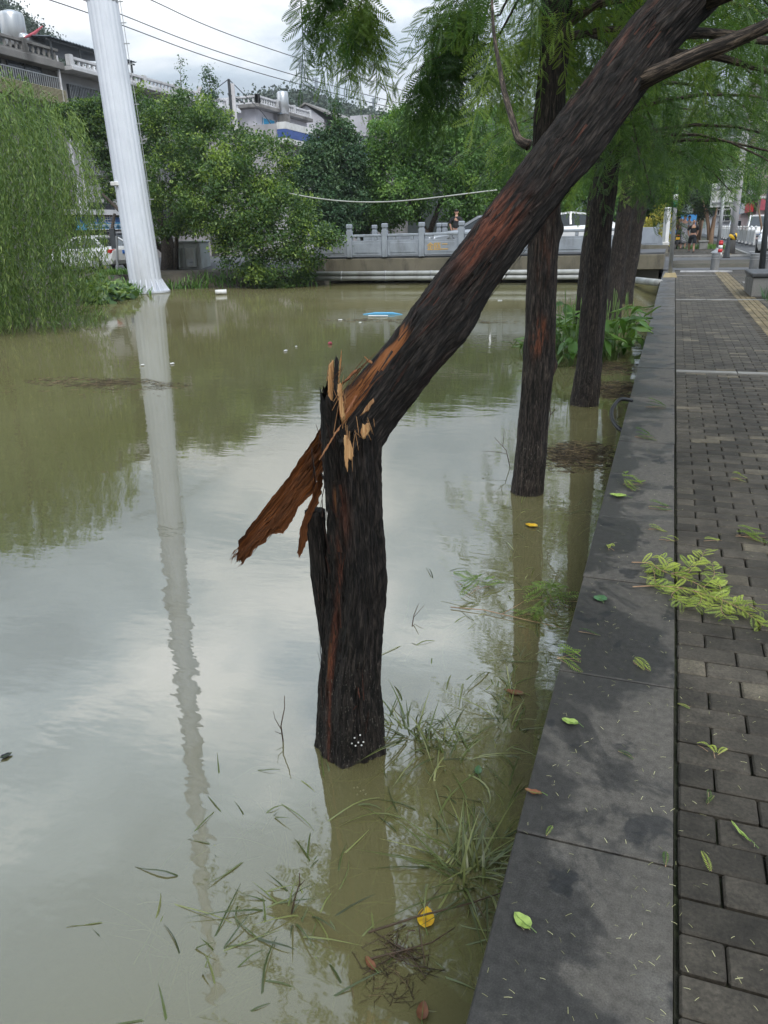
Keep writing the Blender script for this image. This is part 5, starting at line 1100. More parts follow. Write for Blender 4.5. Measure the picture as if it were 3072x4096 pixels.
MB().tube([mb0+ln*(3.0/ln[2])+rd*.62, mb0+ln*(6/ln[2])+rd*.63, mb0+ln+rd*.60], .012, 5).build('cable', M['galv'], lm_)
p = onY(462, 735, mb0[1]-.55); cm = thing('security_camera', 'small white security camera bracketed to the left of the monopole', 'camera', p); MB().box(p, (.34, .14, .14), rot=rotz(.5), bev=.02).build('housing', M['white'], cm); MB().bar(p+[.05, 0, -.05], p+[.25, .25, -.25], .04).build('bracket', M['galv'], cm)
# electric cabinet
cz = -.05; ca = onY(*z3(820, 672), 30.3); cb_ = onY(*z3(1060, 672), 30.3); ct = onY(*z3(940, 355), 30.3)[2]; cz = ca[2]
cw_ = cb_[0]-ca[0]; cxm = (ca[0]+cb_[0])/2; cab = thing('electric_cabinet', 'pale grey double electric cabinet with two cooling units under the spreading tree', 'cabinet', (cxm, 30.6, cz))
M['cab'] = pm('cabinet_grey', (.46, .48, .47), .5, (.38, .40, .39), 2, dirt=(.25, .22, .17), dscale=1.2)
MB().box((cxm, 30.7, (cz+ct)/2), (cw_, .8, ct-cz), bev=.02).build('case', M['cab'], cab); MB().box((cxm, 30.68, cz-.25), (cw_+.1, .9, .5)).build('plinth', M['concrete'], cab); MB().box((cxm, 30.66, ct+.04), (cw_+.1, .95, .08), bev=.02).build('lid', M['cab'], cab)
for s in (-1, 1):
    xc_ = cxm+s*cw_*.245; dr_ = MB().box((xc_, 30.285, (cz+ct)/2+.1), (cw_*.46, .03, (ct-cz)*.86), bev=.008).build('door', M['cab'], cab); zu = cz+(ct-cz)*.62
    MB().box((xc_, 30.16, zu), (cw_*.28, .22, (ct-cz)*.5), bev=.015).build('cooling_unit', M['cab'], dr_); MB().box((xc_, 30.045, zu+(ct-cz)*.13), (cw_*.20, .012, (ct-cz)*.16)).build('grille', M['galv'], dr_); MB().box((xc_, 30.045, zu-(ct-cz)*.12), (cw_*.22, .012, (ct-cz)*.17)).build('fan_panel', M['galv'], dr_)
    MB().lathe([(.09, 0), (.09, .012), (.02, .014)], (0, 0, 0), 16).build('fan', M['dark_metal'], dr_, local=True).location = tuple(np.array([xc_+.06, 30.04, zu-(ct-cz)*.12])-np.array(wloc(dr_)))
    dr_.children[-1].rotation_euler = (PI/2, 0, 0)
a_ = onZ(*z3(1190, 765), -.32); b_ = onZ(*z3(1252, 762), -.32); tag(MB().tube([a_+(a_-b_)*.4, b_], .085, 14).tube([b_, b_+(b_-a_)*.04], .095, 14).build('outfall_pipe', M['white'], smooth=True), 'short white outfall pipe poking from the bank below the cabinet', 'pipe')
# low brick garden wall by the monopole
gw = thing('low_brick_wall', 'low dark brick wall with weeds on top left of the monopole', 'wall', onZ(*z3(350, 745), -.3))
M['dkbrick'] = pm('mossy_dark_brick', (.055, .045, .04), .9, (.03, .03, .024), 4, bmp=.4)
w0 = onY(*z3(205, 740), 25.6); w1 = onY(*z3(500, 715), 26.4); hh = .62; dirw = (w1-w0)*[1, 1, 0]; lw = np.linalg.norm(dirw); dirw /= lw; zb0 = min(w0[2], w1[2])-.1; angw = math.atan2(dirw[1], dirw[0])
bme = MB().box((0, 0, 0), (.235, .22, .075), bev=.006).mesh('brick', M['dkbrick']); og = np.array(gw.location)
for r_ in range(8):
    for i in range(int(lw/.245)+1):
        c = w0+dirw*(i*.245+(r_ % 2)*.12); c[2] = zb0+r_*.083; child('brick', bme, gw, c-og, rot=(0, 0, angw+random.uniform(-.03, .03)))
# shop front with blue banner and lanterns
sf = thing('shop_banner', 'light blue shop banner with white lettering under the apartment block', 'banner', (-33.2, 44, 2))
s0 = onX(*z3(80, 190), -33.2); s1 = onX(*z3(420, 190), -33.2); zt = onX(*z3(240, 140), -33.2)[2]; zb_ = onX(*z3(240, 248), -33.2)[2]; zm = onX(*z3(240, 185), -33.2)[2]
M['banner'] = pm('banner_blue', (.10, .38, .62), .5, (.08, .32, .55), 1.5); M['banner_dk'] = pm('banner_dark_blue', (.05, .16, .42), .5, (.04, .13, .36), 1.5)
MB().box((-33.2, (s0[1]+s1[1])/2, (zb_+zm)/2), (.12, s1[1]-s0[1]+1.5, zm-zb_)).build('lower_field', M['banner'], sf); MB().box((-33.2, (s0[1]+s1[1])/2, (zm+zt)/2), (.125, s1[1]-s0[1]+1.5, zt-zm)).build('upper_field', M['banner_dk'], sf)
M['lettering'] = pm('white_lettering', (.8, .82, .82), .5, (.7, .72, .72), 3)
for ch, x_ in zip('温州良电器', (120, 158, 235, 272, 312)):
    me = text_mesh(ch, .62, .01); me.materials.clear(); me.materials.append(M['lettering']); c = onX(*z3(x_, 182), -33.12); child('white_character', me, sf, c-np.array(sf.location)+[0, -.3, -.0], rot=(PI/2, 0, PI/2))
for r_ in range(4):
    for k in range(7): y_ = s0[1]+.5+k*(s1[1]-s0[1])/7; MB().box((-33.13, y_, zm-.12-r_*(zm-zb_)/4.6), (.01, .62+.2*((k*3+r_) % 3), .05)).build('small_print', M['lettering'], sf)
ds = thing('open_shop', 'dark open shop front below the blue banner', 'shop', (-34, 44, .2)); MB().box((-33.75, (s0[1]+s1[1])/2, (zb_+.2)/2), (.4, s1[1]-s0[1]+1, zb_-.25)).build('interior_shade_panel', M['black'], ds); MB().box((-33.4, (s0[1]+s1[1])/2, zt+.25), (1.2, s1[1]-s0[1]+2, .3)).build('awning', M['whitewash'], ds)  # solid black slab stands in for the shade inside the shop
for i in range(3): MB().box((-33.5, s0[1]+.4+i*(s1[1]-s0[1]-.8)/2, (zb_+.2)/2), (.25, .22, zb_-.2)).build('door_post', M['greywall'], ds)
M['lantern'] = pm('red_lantern_silk', (.30, .02, .03), .6, (.2, .015, .02), 4)
for (x_, y_, lb_) in ((255, 322, 'red paper lantern left of the grey sign panel in the shop front'), (380, 320, 'red paper lantern right of the grey sign panel in the shop front')):
    c = onX(*z3(x_, y_), -33.0); T = thing('paper_lantern', lb_, 'lantern', c-[0, 0, .5]); MB().lathe([(.12, -.32), (.30, -.24), (.43, 0), (.30, .24), (.12, .32)], c, 14, fl=lambda th: 1+.03*np.cos(th*14)).build('shade', M['lantern'], T, smooth=True); MB().tube([c-[0, 0, .34], c-[0, 0, .62]], [.05, .02], 6).build('tassel', M['lantern'], T); MB().tube([c+[0, 0, .32], c+[0, 0, .7]], .012, 5).build('cord', M['dark_metal'], T)
p = onZ(*z3(355, 600), .25); Yp = p[1]; T = thing('sign_panel', 'grey sign panel on a post in front of the black car', 'sign', p); q0 = onY(*z3(285, 237), Yp); q1 = onY(*z3(350, 405), Yp); MB().box(((q0[0]+q1[0])/2, Yp, (q0[2]+q1[2])/2), (q1[0]-q0[0], .10, q0[2]-q1[2]), bev=.01).build('panel', M['dark_metal'], T); MB().tube([p, onY(*z3(345, 300), Yp)], .05, 8).build('post', M['galv'], T)
for (a_, b_, lb_, r_) in (((95, 620), (85, 290), 'upright yellow steel bar at the willow edge', .055), ((275, 610), (110, 330), 'slanting yellow brace beside the upright yellow bar', .045)):
    pa = onZ(*z3(*a_), .05); pb_ = onY(*z3(*b_), pa[1]+.1); tag(MB().tube([pa, pb_], r_, 8).tube([pa, pa+(pb_-pa)*.02], r_*1.8, 8).build('yellow_bar', M['yellow']), lb_, 'bar', 'yellow bars by the willow')
# ================================================================== CARS
M['car_white'] = pm('white_car_paint', (.74, .74, .74), .25, (.68, .68, .68), 1, spec=.6); M['car_black'] = pm('black_car_paint', (.018, .019, .022), .2, (.014, .015, .017), 1, spec=.6); M['car_grey'] = pm('silver_car_paint', (.34, .36, .39), .3, (.28, .30, .32), 1, metal=.3)
M['tyre'] = pm('tyre_rubber', (.018, .018, .018), .85, (.012, .012, .012), 5); M['lamp_red'] = pm('tail_lens', (.5, .02, .02), .25, (.4, .015, .015), 4); M['lamp_clear'] = pm('head_lens', (.7, .72, .74), .15, (.55, .57, .6), 6); M['plate'] = pm('blue_plate', (.04, .18, .6), .4, (.04, .16, .5), 4); M['canvas'] = pm('green_canvas', (.085, .11, .085), .8, (.055, .075, .06), 2, bmp=.4, bscale=4)
CARS = {'suv': dict(L=4.7, W=1.88, body=[(-2.35, .45, .95, .82), (-2.28, .32, 1.08, .88), (-1.6, .25, 1.10, .94), (0, .22, 1.06, .94), (1.2, .25, 1.02, .94), (1.9, .3, .95, .90), (2.25, .36, .84, .82), (2.35, .45, .72, .74)], gh=[(-2.1, 1.07, .80), (-1.75, 1.58, .66), (-.3, 1.68, .66), (.35, 1.62, .65), (1.15, 1.02, .80)], wr=.37),
        'sedan': dict(L=4.6, W=1.8, body=[(-2.3, .45, .85, .78), (-2.2, .3, .98, .84), (-1.5, .22, 1.00, .90), (0, .2, .95, .90), (1.1, .22, .92, .90), (1.9, .28, .82, .85), (2.25, .36, .72, .76), (2.3, .45, .62, .7)], gh=[(-1.75, .98, .76), (-1.0, 1.38, .60), (-.2, 1.45, .60), (.35, 1.40, .60), (1.15, .93, .76)], wr=.33),
        'van': dict(L=4.3, W=1.7, body=[(-2.15, .45, 1.0, .80), (-2.1, .3, 1.12, .84), (-1.4, .24, 1.14, .86), (0, .22, 1.12, .86), (1.2, .24, 1.08, .86), (1.75, .28, 1.0, .83), (2.08, .34, .86, .78), (2.15, .45, .7, .72)], gh=[(-2.1, 1.10, .80), (-1.95, 1.80, .70), (-.4, 1.92, .70), (.65, 1.86, .69), (1.65, 1.03, .78)], wr=.31)}
def car(kind, label, loc, rz, paint, group=None, roof=None):
    c = CARS[kind]; T = thing('parked_car' if kind != 'van' else 'minivan', label, 'car' if kind != 'van' else 'van', loc, rz, group); pt = M[paint]
    sec = []
    for (x, z0, z1_, hw) in c['body']:
        sec.append([(x, -hw*.92, z0), (x, -hw, z0+.16), (x, -hw, z1_-.16), (x, -hw*.9, z1_-.02), (x, -hw*.5, z1_+.02), (x, hw*.5, z1_+.02), (x, hw*.9, z1_-.02), (x, hw, z1_-.16), (x, hw, z0+.16), (x, hw*.92, z0)])
    v = np.array(sec).reshape(-1, 3); n = 10; m_ = len(sec); bd = MB().add(v, grid(m_, n, True), [list(range(n))[::-1]], [[(m_-1)*n+i for i in range(n)]]).build('body', pt, T, smooth=False, local=True)
    g_ = c['gh']; v = []
    for (x, z, hw) in g_: v += [(x, -hw, z), (x, hw, z)]
    zb = [min(q[1], 1.05 if kind != 'sedan' else .95) for q in g_]; 
    base = [(g_[0][0], -g_[0][2], g_[0][1]-.04), (g_[-1][0], -g_[-1][2], g_[-1][1]-.04), (g_[-1][0], g_[-1][2], g_[-1][1]-.04), (g_[0][0], g_[0][2], g_[0][1]-.04)]
    nv = len(v); F4 = [[2*i, 2*i+1, 2*i+3, 2*i+2] for i in range(len(g_)-1)]
    wb = MB().add(np.array(v+base), F4, [[0, 2, 4, 6, 8, nv+1, nv]], [[1, nv+3, nv+2, 9, 7, 5, 3]]); wb.build('window', M['carglass'], T, local=True)
    (x1, z1_, h1), (x2, z2_, h2), (x3, z3_, h3) = g_[1], g_[2], g_[3]
    MB().add(np.array([(x1-.06, -h1-.02, z1_-.02), (x1-.06, h1+.02, z1_-.02), (x2, h2+.02, z2_+.02), (x2, -h2-.02, z2_+.02), (x3+.06, h3+.02, z3_-.0), (x3+.06, -h3-.02, z3_-.0), (x1-.06, -h1-.04, z1_-.08), (x1-.06, h1+.04, z1_-.08), (x2, h2+.04, z2_-.05), (x2, -h2-.04, z2_-.05), (x3+.06, h3+.04, z3_-.07), (x3+.06, -h3-.04, z3_-.07)]),
             [[0, 1, 2, 3], [3, 2, 4, 5], [6, 9, 8, 7], [9, 11, 10, 8], [0, 3, 9, 6], [3, 5, 11, 9], [1, 7, 8, 2], [2, 8, 10, 4], [0, 6, 7, 1], [5, 4, 10, 11]]).build('roof', pt, T, local=True)
    for s in (-1, 1):
        for (xa, za, ha), (xb, zb_, hb) in ((g_[0], g_[1]), (g_[4], g_[3])): MB().bar((xa, s*(ha+.01), za), (xb, s*(hb+.01), zb_-.03), .09).build('pillar', pt, T, local=True)
        MB().bar((-.25, s*.79*c['W']/1.8, 1.0), (-.2, s*(h2+.02), z2_-.05), .07).build('pillar', pt, T, local=True)
        hx = c['body'][-2][0]; MB().box((hx-.10, s*.62*c['W']/1.8, c['body'][-2][2]-.14), (.34, .34, .16), rot=rotz(-s*.5), bev=.03).build('headlight', M['lamp_clear'], T, local=True)
        tx = c['body'][1][0]; MB().box((tx+.02, s*.70*c['W']/1.8, c['body'][1][2]-.17), (.22, .30, .17), bev=.03).build('taillight', M['lamp_red'], T, local=True)
        MB().box((.95, s*(c['W']/2+.04), 1.02 if kind != 'sedan' else .95), (.12, .2, .14), bev=.03).build('mirror', pt, T, local=True)
        for x in (-c['L']*.29, c['L']*.30):
            w_ = MB().lathe([(.2, -.1), (c['wr']-.03, -.11), (c['wr'], -.07), (c['wr'], .07), (c['wr']-.03, .11), (.2, .1)], (0, 0, 0), 20).build('wheel', M['tyre'], T, smooth=True, local=True); w_.location = (x, s*(c['W']/2-.10), c['wr']); w_.rotation_euler = (PI/2, 0, 0)
            MB().lathe([(.21, -.118), (.19, -.121), (.05, -.11), (.05, .11), (.19, .121), (.21, .118)], (0, 0, 0), 12).build('rim', M['galv'], w_, local=True)
    MB().box((c['body'][-1][0]+.01, 0, .52), (.03, .46, .14)).build('plate', M['plate'], T, local=True); MB().box((c['body'][0][0]-.0, 0, .78), (.05, .46, .14)).build('plate', M['plate'], T, local=True)
    MB().box((c['body'][-1][0]-.02, 0, .62 if kind != 'van' else .55), (.05, .8, .12), bev=.01).build('grille', M['black'], T, local=True)
    return T
p = onZ(*z3(300, 548), .25); car('suv', 'black car with a red tail light parked behind the sign panel, left of the monopole', (p[0]-.3, p[1]+1.0, .25), math.radians(152), 'car_black')
p = onZ(*z3(150, 592), .25); car('sedan', 'white car nosed behind the willow and yellow bars', (p[0]-.6, p[1]+.9, .25), math.radians(166), 'car_white')
pcar = onY(*zB(800, 160), 31.0); car('sedan', 'silver car on the bridge behind the balustrade', (pcar[0]+1.6, 32.0, .64), math.radians(182), 'car_grey')
pcar = onY(*zB(1320, 180), 31.3); car('sedan', 'white car on the bridge seen between the upright trunks', (pcar[0]+.9, 32.4, .64), math.radians(180), 'car_white')
z4 = zz(2700, 740, .22423)
p = onZ(*z4(1440, 1285), .22); car('sedan', 'white car with its wheel by the road kerb at the right edge', (p[0]+1.05, p[1]+1.5, .2), math.radians(-97), 'car_white')
p = onZ(*z4(1560, 1150), .22); car('van', 'white minivan behind the white car at the right edge', (p[0]+1.9, p[1]+5.0, .22), math.radians(-93), 'car_white')
p = onZ(*z4(1280, 1010), .22); car('van', 'second white minivan beyond the road barrier under the green canvas truck', (p[0]+1.2, p[1]+6, .22), math.radians(-93), 'car_white')
for k, (x_, dy, lb_) in enumerate(((740, 0, 'farthest white car on the road left of the concrete pole'), (880, 4, 'grey car far down the road behind the concrete pole'))):
    p = onZ(*z4(x_, 905), .22); car('suv' if k == 0 else 'sedan', lb_, (p[0]+1.5, min(p[1]+dy, 95), .22), math.radians(-92), 'car_white' if k == 0 else 'car_grey')
p = onZ(*z4(1300, 985), .22); tk = thing('canvas_truck', 'truck with dark green canvas cover behind the white minivans', 'truck', (p[0]+2.0, p[1]+13, .22)); tx, ty = p[0]+2.0, p[1]+13
zt = onY(*z4(1300, 540), ty)[2]; zb_ = onY(*z4(1300, 640), ty)[2]; MB().box((tx+.6, ty, (zt+zb_)/2), (2.9, 5.5, zt-zb_+.3), bev=.12).build('canvas_cover', M['canvas'], tk); MB().box((tx+.6, ty+.2, zb_/2+.4), (2.5, 5, zb_-.8)).build('bed', M['dark_metal'], tk)
for s in (-1, 1):
    for y_ in (-1.6, 1.6): w_ = MB().lathe([(.2, -.12), (.45, -.13), (.48, 0), (.45, .13), (.2, .12)], (0, 0, 0), 18).build('wheel', M['tyre'], tk, local=True); w_.location = (.6+s*1.05, y_, .48); w_.rotation_euler = (0, PI/2, 0)
# road barrier
f0 = onZ(*z4(1400, 1095), .24); f1 = onZ(*z4(690, 930), .24); bf = thing('road_barrier', 'white panelled road barrier with capped posts receding along the road', 'fence', f0); nb_ = 16
t_ = np.linspace(0, 1, nb_+1)
t_ = t_**1.0
for i in range(nb_+1):
    c = f0+(f1-f0)*t_[i]; MB().box(c+[0, 0, .52], (.10, .10, 1.0), bev=.01).build('post', M['white'], bf); MB().lathe([(.08, 1.02), (.09, 1.06), (.05, 1.12), (.01, 1.13)], c, 8).build('cap', M['white'], bf); MB().box(c+[0, 0, .03], (.5, .25, .06)).build('foot', M['dark_metal'], bf)
    if i < nb_:
        d = f0+(f1-f0)*t_[i+1]; a_, b_ = c+(d-c)*.03, d-(d-c)*.03; MB().bar(a_+[0, 0, .52], b_+[0, 0, .52], .04, .62).build('panel', M['white'], bf); MB().bar(a_+[0, 0, .88], b_+[0, 0, .88], .05, .05).build('rail', M['white'], bf)
# ================================================================== BUILDINGS DOWN THE ROAD (right)
M['pink'] = pm('pink_plaster', (.48, .36, .34), .9, (.40, .30, .29), .8, dirt=(.25, .2, .19), dscale=.4); M['pale'] = pm('pale_plaster', (.56, .56, .58), .9, (.48, .48, .5), .5, dirt=(.36, .36, .36), dscale=.3)
Yw = 120.0; Wf = lambda x, y: onY(*z4(x, y), Yw); x0_, x1_ = Wf(640, 300)[0], Wf(1340, 300)[0]; zt = Wf(1200, 60)[2]
wb_ = thing('pale_building', 'plain pale side wall of a building down the road', 'building', ((x0_+x1_)/2, Yw+5, .1)); MB().box(((x0_+x1_)/2, Yw+5, zt/2), (x1_-x0_, 10, zt)).build('wall', M['pale'], wb_)
for k in range(5): MB().box(((x0_+x1_)/2, Yw-.03, 2.6+k*3.2), (x1_-x0_-.1, .08, .12)).build('string_course', M['whitewash'], wb_)
for (x_, y_) in ((890, 535), (890, 330), (760, 430)): c = Wf(x_, y_); window(wb_, Yw, c[0], c[2], 1.5, 1.6, along='x', mat='white')
Yk2 = 78.0; Xk = onY(*z4(1480, 300), Yk2)[0]
pk = thing('pink_apartment_block', 'pink apartment block with barred balconies and air conditioners at the right edge', 'building', (Xk+5, 86, .1))
ztp = 17.0; MB().box((Xk+6, Yk2+16, ztp/2), (12, 32, ztp)).build('wall', M['pink'], pk)
for fl_ in range(5):
    z_ = 4.9+fl_*3.0
    MB().box((Xk-.15, Yk2+16, z_-1.3), (.4, 32, .18)).build('ledge', M['whitewash'], pk); MB().box((Xk+6, Yk2-.15, z_-1.3), (12, .4, .18)).build('ledge', M['whitewash'], pk)
    for i in range(8):
        y_ = Yk2+2+i*3.8; window(pk, Xk, y_, z_, 2.2, 1.6, bars=.22 if i % 2 else 0, mat='white', sgn=-1)
        if i % 2 == 0: MB().box((Xk-.35, y_+1.6, z_-.7), (.4, .8, .6), bev=.03).build('air_conditioner', M['white'], pk)
    for i in range(3): window(pk, Yk2, Xk+1.6+i*3.2, z_, 2.0, 1.7, along='x', bars=.22 if i != 1 else 0, mat='white'); MB().box((Xk+3.2+i*3.2, Yk2-.3, z_-.6), (.8, .4, .6), bev=.03).build('air_conditioner', M['white'], pk)
for i in range(4): MB().box((Xk+1.6+i*3, Yk2-.35, 3.0), (2.8, .25, .9)).build('shop_sign', M[('cloth_red', 'banner', 'white', 'red')[i]], pk)
for k in range(3): MB().box((Xk-.4, Yk2+3+k*6, 2.9), (.3, 5.4, .9)).build('shop_sign', M[('red', 'white', 'banner')[k]], pk)
# ================================================================== STREET FURNITURE (right)
M['band_blk'] = M['black']
bolm = None
def bollard(px_, py_, hpx, label, zg=0.0):
    p = onZ(*zR(px_, py_), zg); T = thing('steel_bollard', label, 'bollard', p, group='grey bollards at the end of the walkway')
    MB().lathe([(.14, 0), (.14, .40)], p, 36).build('shell', M['bolg'], T, smooth=False)
    for z_ in (.40, .47): MB().lathe([(.136, z_), (.146, z_+.004), (.146, z_+.022), (.136, z_+.026)], p, 36).build('ring', M['galv'], T, smooth=False)
    MB().lathe([(.138, .425), (.138, .471)], p, 36).build('collar', M['bolg'], T, smooth=False); MB().lathe([(.139, .495), (.139, .575), (.125, .59), (.02, .595)], p, 36).build('cap', M['bolg'], T, smooth=False)
M['bolg'] = pm('grey_bollard_paint', (.17, .175, .18), .55, (.13, .135, .14), 3, dirt=(.28, .27, .26), dscale=3)
bollard(1128, 1192, 130, 'grey ringed steel bollard in front of the walking man'); bollard(1510, 1208, 140, 'grey ringed steel bollard nearest the white car'); bollard(1640, 1215, 140, 'grey steel bollard behind the dark lamp pole')
p = onZ(*zR(1180, 1048), .27); T = thing('striped_bollard', 'red and white striped bollard at the far kerb corner', 'bollard', p); hgt = onY(*zR(1192, 905), p[1])[2]-p[2]
for k in range(4): MB().tube([p+[0, 0, hgt*k/4], p+[0, 0, hgt*(k+1)/4]], .085, 14).build('band', M['white' if k % 2 == 0 else 'red'], T, smooth=True)
MB().lathe([(.085, 0), (.07, .04), (.01, .05)], p+[0, 0, hgt], 14).build('cap', M['red'], T, smooth=True)
# utility pole with hazard sleeve
p = onZ(*zR(1292, 1022), .28); T = thing('utility_pole', 'concrete utility pole with a yellow and black hazard sleeve at the corner', 'pole', p); tp_ = onY(*zR(1378, 310), p[1]); ext_ = p+(tp_-p)*1.7
MB().tube([p, tp_, ext_], [.155, .14, .13], 18).build('shaft', M['greywall'], T, smooth=True); s0_ = onY(*zR(1292, 888), p[1]); s1_ = onY(*zR(1298, 822), p[1])
f_ = lambda q: (q[2]-p[2])/(tp_[2]-p[2])
def hazard():
    m_, t, pr, o = newmat('hazard_stripes'); v = ocoord(t); w_ = nd(t, 'ShaderNodeTexWave', wave_type='BANDS', bands_direction='DIAGONAL'); w_.inputs['Scale'].default_value = 1.9; t.links.new(v, w_.inputs['Vector']); t.links.new(ramp(t, w_.outputs['Fac'], [(.48, (.012, .012, .012)), (.52, (.75, .45, .02))]), pr.inputs['Base Color']); pr.inputs['Roughness'].default_value = .4; return m_
M['hazard'] = hazard(); c0_, c1_ = p+(tp_-p)*f_(s0_), p+(tp_-p)*f_(s1_); MB().tube([c0_, c1_], .165, 18).build('hazard_sleeve', M['hazard'], T, smooth=True)
MB().box(p+(tp_-p)*1.0+[-.5, 0, .1], (.7, .4, .8), bev=.03).build('equipment_box', M['galv'], T); MB().tube([p+(tp_-p)*.9, p+(tp_-p)*.92], .16, 16).build('clamp', M['dark_metal'], T)
q = onZ(*zR(1245, 1066), .25); T = thing('rubber_cone', 'dark tapered guard leaning at the foot of the utility pole', 'guard', q); MB().tube([q, q+[.02, .06, .74], q+[.03, .08, .78]], [.13, .05, .03], 4).build('body', M['dark_metal'], T); MB().box(q+[0, 0, .02], (.28, .24, .04), bev=.01).build('foot', M['black'], T)
MB().box(onZ(*zR(1300, 1050), .2)*[1, 1, 0]+[0, .3, .16], (1.5, 1.7, .24), bev=.05).build('kerb_corner', M['strip'], farwalk)
# sign seen from the back
p = onZ(*zR(1158, 1012), .28); T = thing('road_sign', 'white road sign seen from behind on a grey pole', 'sign', p); tp_ = onY(*zR(1232, 385), p[1]); MB().tube([p, tp_], .075, 12).build('pole', M['galv'], T, smooth=True); c = onY(*z4(880, 185), p[1]+.12); MB().box(c, (1.12, .05, 1.0), bev=.02, rot=rotz(.0)).build('board', M['white'], T)
for dz in (-.3, .3): MB().box(c+[0, -.06, dz], (.95, .05, .05)).build('bracket', M['galv'], T)
MB().lathe([(.3, 0), (.12, .12), (.08, .2)], p, 12).build('foot', M['galv'], T)
# pole with green bands on the kerb
p = onZ(*zR(690, 1255), .0); T = thing('banded_pole', 'slim grey pole with green bands on a yellow footing at the kerb end', 'pole', p); tp_ = onY(*zR(758, 345), p[1]); tp2 = p+(tp_-p)*1.6; zf = lambda y: (onY(*zR(740, y), p[1])[2]-p[2])/(tp_[2]-p[2])
MB().tube([p, tp2], .062, 14).build('shaft', M['galv'], T, smooth=True)
for (a_, b_, mt) in ((565, 497, 'green_tape'), (497, 440, 'white'), (440, 300, 'green_tape')): MB().tube([p+(tp_-p)*zf(a_), p+(tp_-p)*zf(b_)], .066, 14).build('band', M[mt], T, smooth=True)
M['ochre'] = pm('ochre_concrete', (.36, .29, .16), .8, (.27, .22, .12), 6); MB().box(p+[0, 0, .06], (.42, .42, .13), taper=.72).build('footing', M['ochre'], T)
# dark lamp pole and white post
p = onZ(*zR(1592, 1222), .0); T = thing('lamp_pole', 'dark grey lamp pole rising at the right edge behind the planter', 'pole', p); tp_ = onY(*zR(1659, 560), p[1]); MB().tube([p, tp_, p+(tp_-p)*2.0], [.095, .08, .07], 14).build('shaft', M['dark_metal'], T, smooth=True); MB().box(p+[0, 0, .03], (.35, .35, .06), bev=.01).build('base_plate', M['dark_metal'], T)
p = onY(*zR(640, 938), 38.2); T = thing('white_post', 'white square post beside the scrolled end stone', 'post', p); tp_ = onY(*zR(670, 590), 38.2); MB().tube([p, tp_], .14, 4).build('shaft', M['white'], T); MB().box(tp_+[0, 0, .05], (.3, .3, .1), bev=.03).build('cap', M['white'], T); MB().box(p+[0, 0, .05], (.36, .36, .14), bev=.02).build('foot', M['white'], T)
# planters
pl0 = onZ(*zR(1488, 1452), 0.0); T = thing('stone_planter', 'speckled stone planter with a dark rim at the right edge', 'planter', pl0); hp = onY(*zR(1488, 1260), pl0[1])[2]
M['granite'] = pm('speckled_granite', (.22, .215, .205), .7, (.14, .135, .13), 60, bmp=.2); M['rim'] = pm('dark_stone_rim', (.05, .052, .055), .5, (.035, .036, .04), 20)
MB().box((pl0[0]+.55, pl0[1]+.9, hp/2), (1.1, 1.8, hp), bev=.01).build('box', M['granite'], T); MB().box((pl0[0]+.55, pl0[1]+.9, hp+.045), (1.18, 1.88, .09), bev=.02).build('rim', M['rim'], T)
for k in range(3): MB().box((pl0[0]-.004, pl0[1]+.3+k*.6, hp/2), (.02, .52, hp*.7), bev=.004).build('facing_slab', M['granite'], T)
pl1 = onZ(*zR(978, 985), .28); T = thing('stone_planter', 'small pale stone planter right of the walking man', 'planter', pl1); h1_ = onY(*zR(978, 908), pl1[1])[2]-.28; wd1 = onY(*zR(1062, 950), pl1[1])[0]-pl1[0]; MB().box((pl1[0]+wd1/2, pl1[1]+.6, .28+h1_/2), (wd1, 1.2, h1_), bev=.02).build('box', M['strip'], T); MB().box((pl1[0]+wd1/2, pl1[1]+.6, .28+h1_+.02), (wd1+.08, 1.28, .06), bev=.01).build('rim', M['strip'], T)
tag(MB().box(onZ(*zR(1470, 1315), .0)+[.2, 0, .012], (.7, .45, .03), bev=.006).build('manhole_cover', M['strip']), 'pale square inspection cover in the paving left of the stone planter', 'cover')
p = onZ(*zR(1030, 1207), .012); tag(MB().bar(p+[-.75, .05, .03], p+[.85, -.1, .03], .08, .05).build('wooden_plank', M['whitewash']), 'thin pale plank lying across the walkway end by the bollard', 'plank')
def blades(mb, pos, L_, wd, rng, spread=.7, up=1.0, seg=4, curl=.9, a0=.3, a1=.8):
    n = len(pos); an = rng.uniform(0, 2*PI, n); d = np.stack([np.cos(an), np.sin(an), 0*an], -1); sd_ = np.stack([-np.sin(an), np.cos(an), 0*an], -1); sp_ = rng.uniform(.15, 1, n)*spread
    Ln = L_*rng.uniform(.6, 1.3, n); t = np.linspace(0, 1, seg+1); c = []
    for k in t:
        h_ = up*(k-.5*curl*sp_*k*k); c.append(pos+d*(Ln*sp_*k*(.4+.6*k))[:, None]+np.array([0, 0, 1])*(Ln*h_)[:, None])
    wdt = wd*np.array([.7, 1, .9, .6, .08])[:seg+1] if seg == 4 else wd*np.linspace(1, .1, seg+1)
    V = np.zeros((n, (seg+1)*2, 3))
    for i in range(seg+1): V[:, 2*i] = c[i]+sd_*wdt[i]; V[:, 2*i+1] = c[i]-sd_*wdt[i]
    f = np.array([[2*i, 2*i+1, 2*i+3, 2*i+2] for i in range(seg)]); k = (seg+1)*2
    F = (f[None]+(np.arange(n)*k)[:, None, None]).reshape(-1, 4); mb.add(V.reshape(-1, 3), F, a=np.repeat(rng.uniform(a0, a1, n), k)); return mb
rng = np.random.default_rng(500)
g_ = pl0+np.array([.3, -.55, 0])+np.stack([rng.uniform(-.1, .9, 420), rng.uniform(-.5, .55, 420), 0*rng.random(420)], -1); stuff(blades(MB(), g_, .30, .006, rng, 1.0).build('border_grass', M['conif']), 'dark strappy grass growing in front of the stone planter', 'grass')
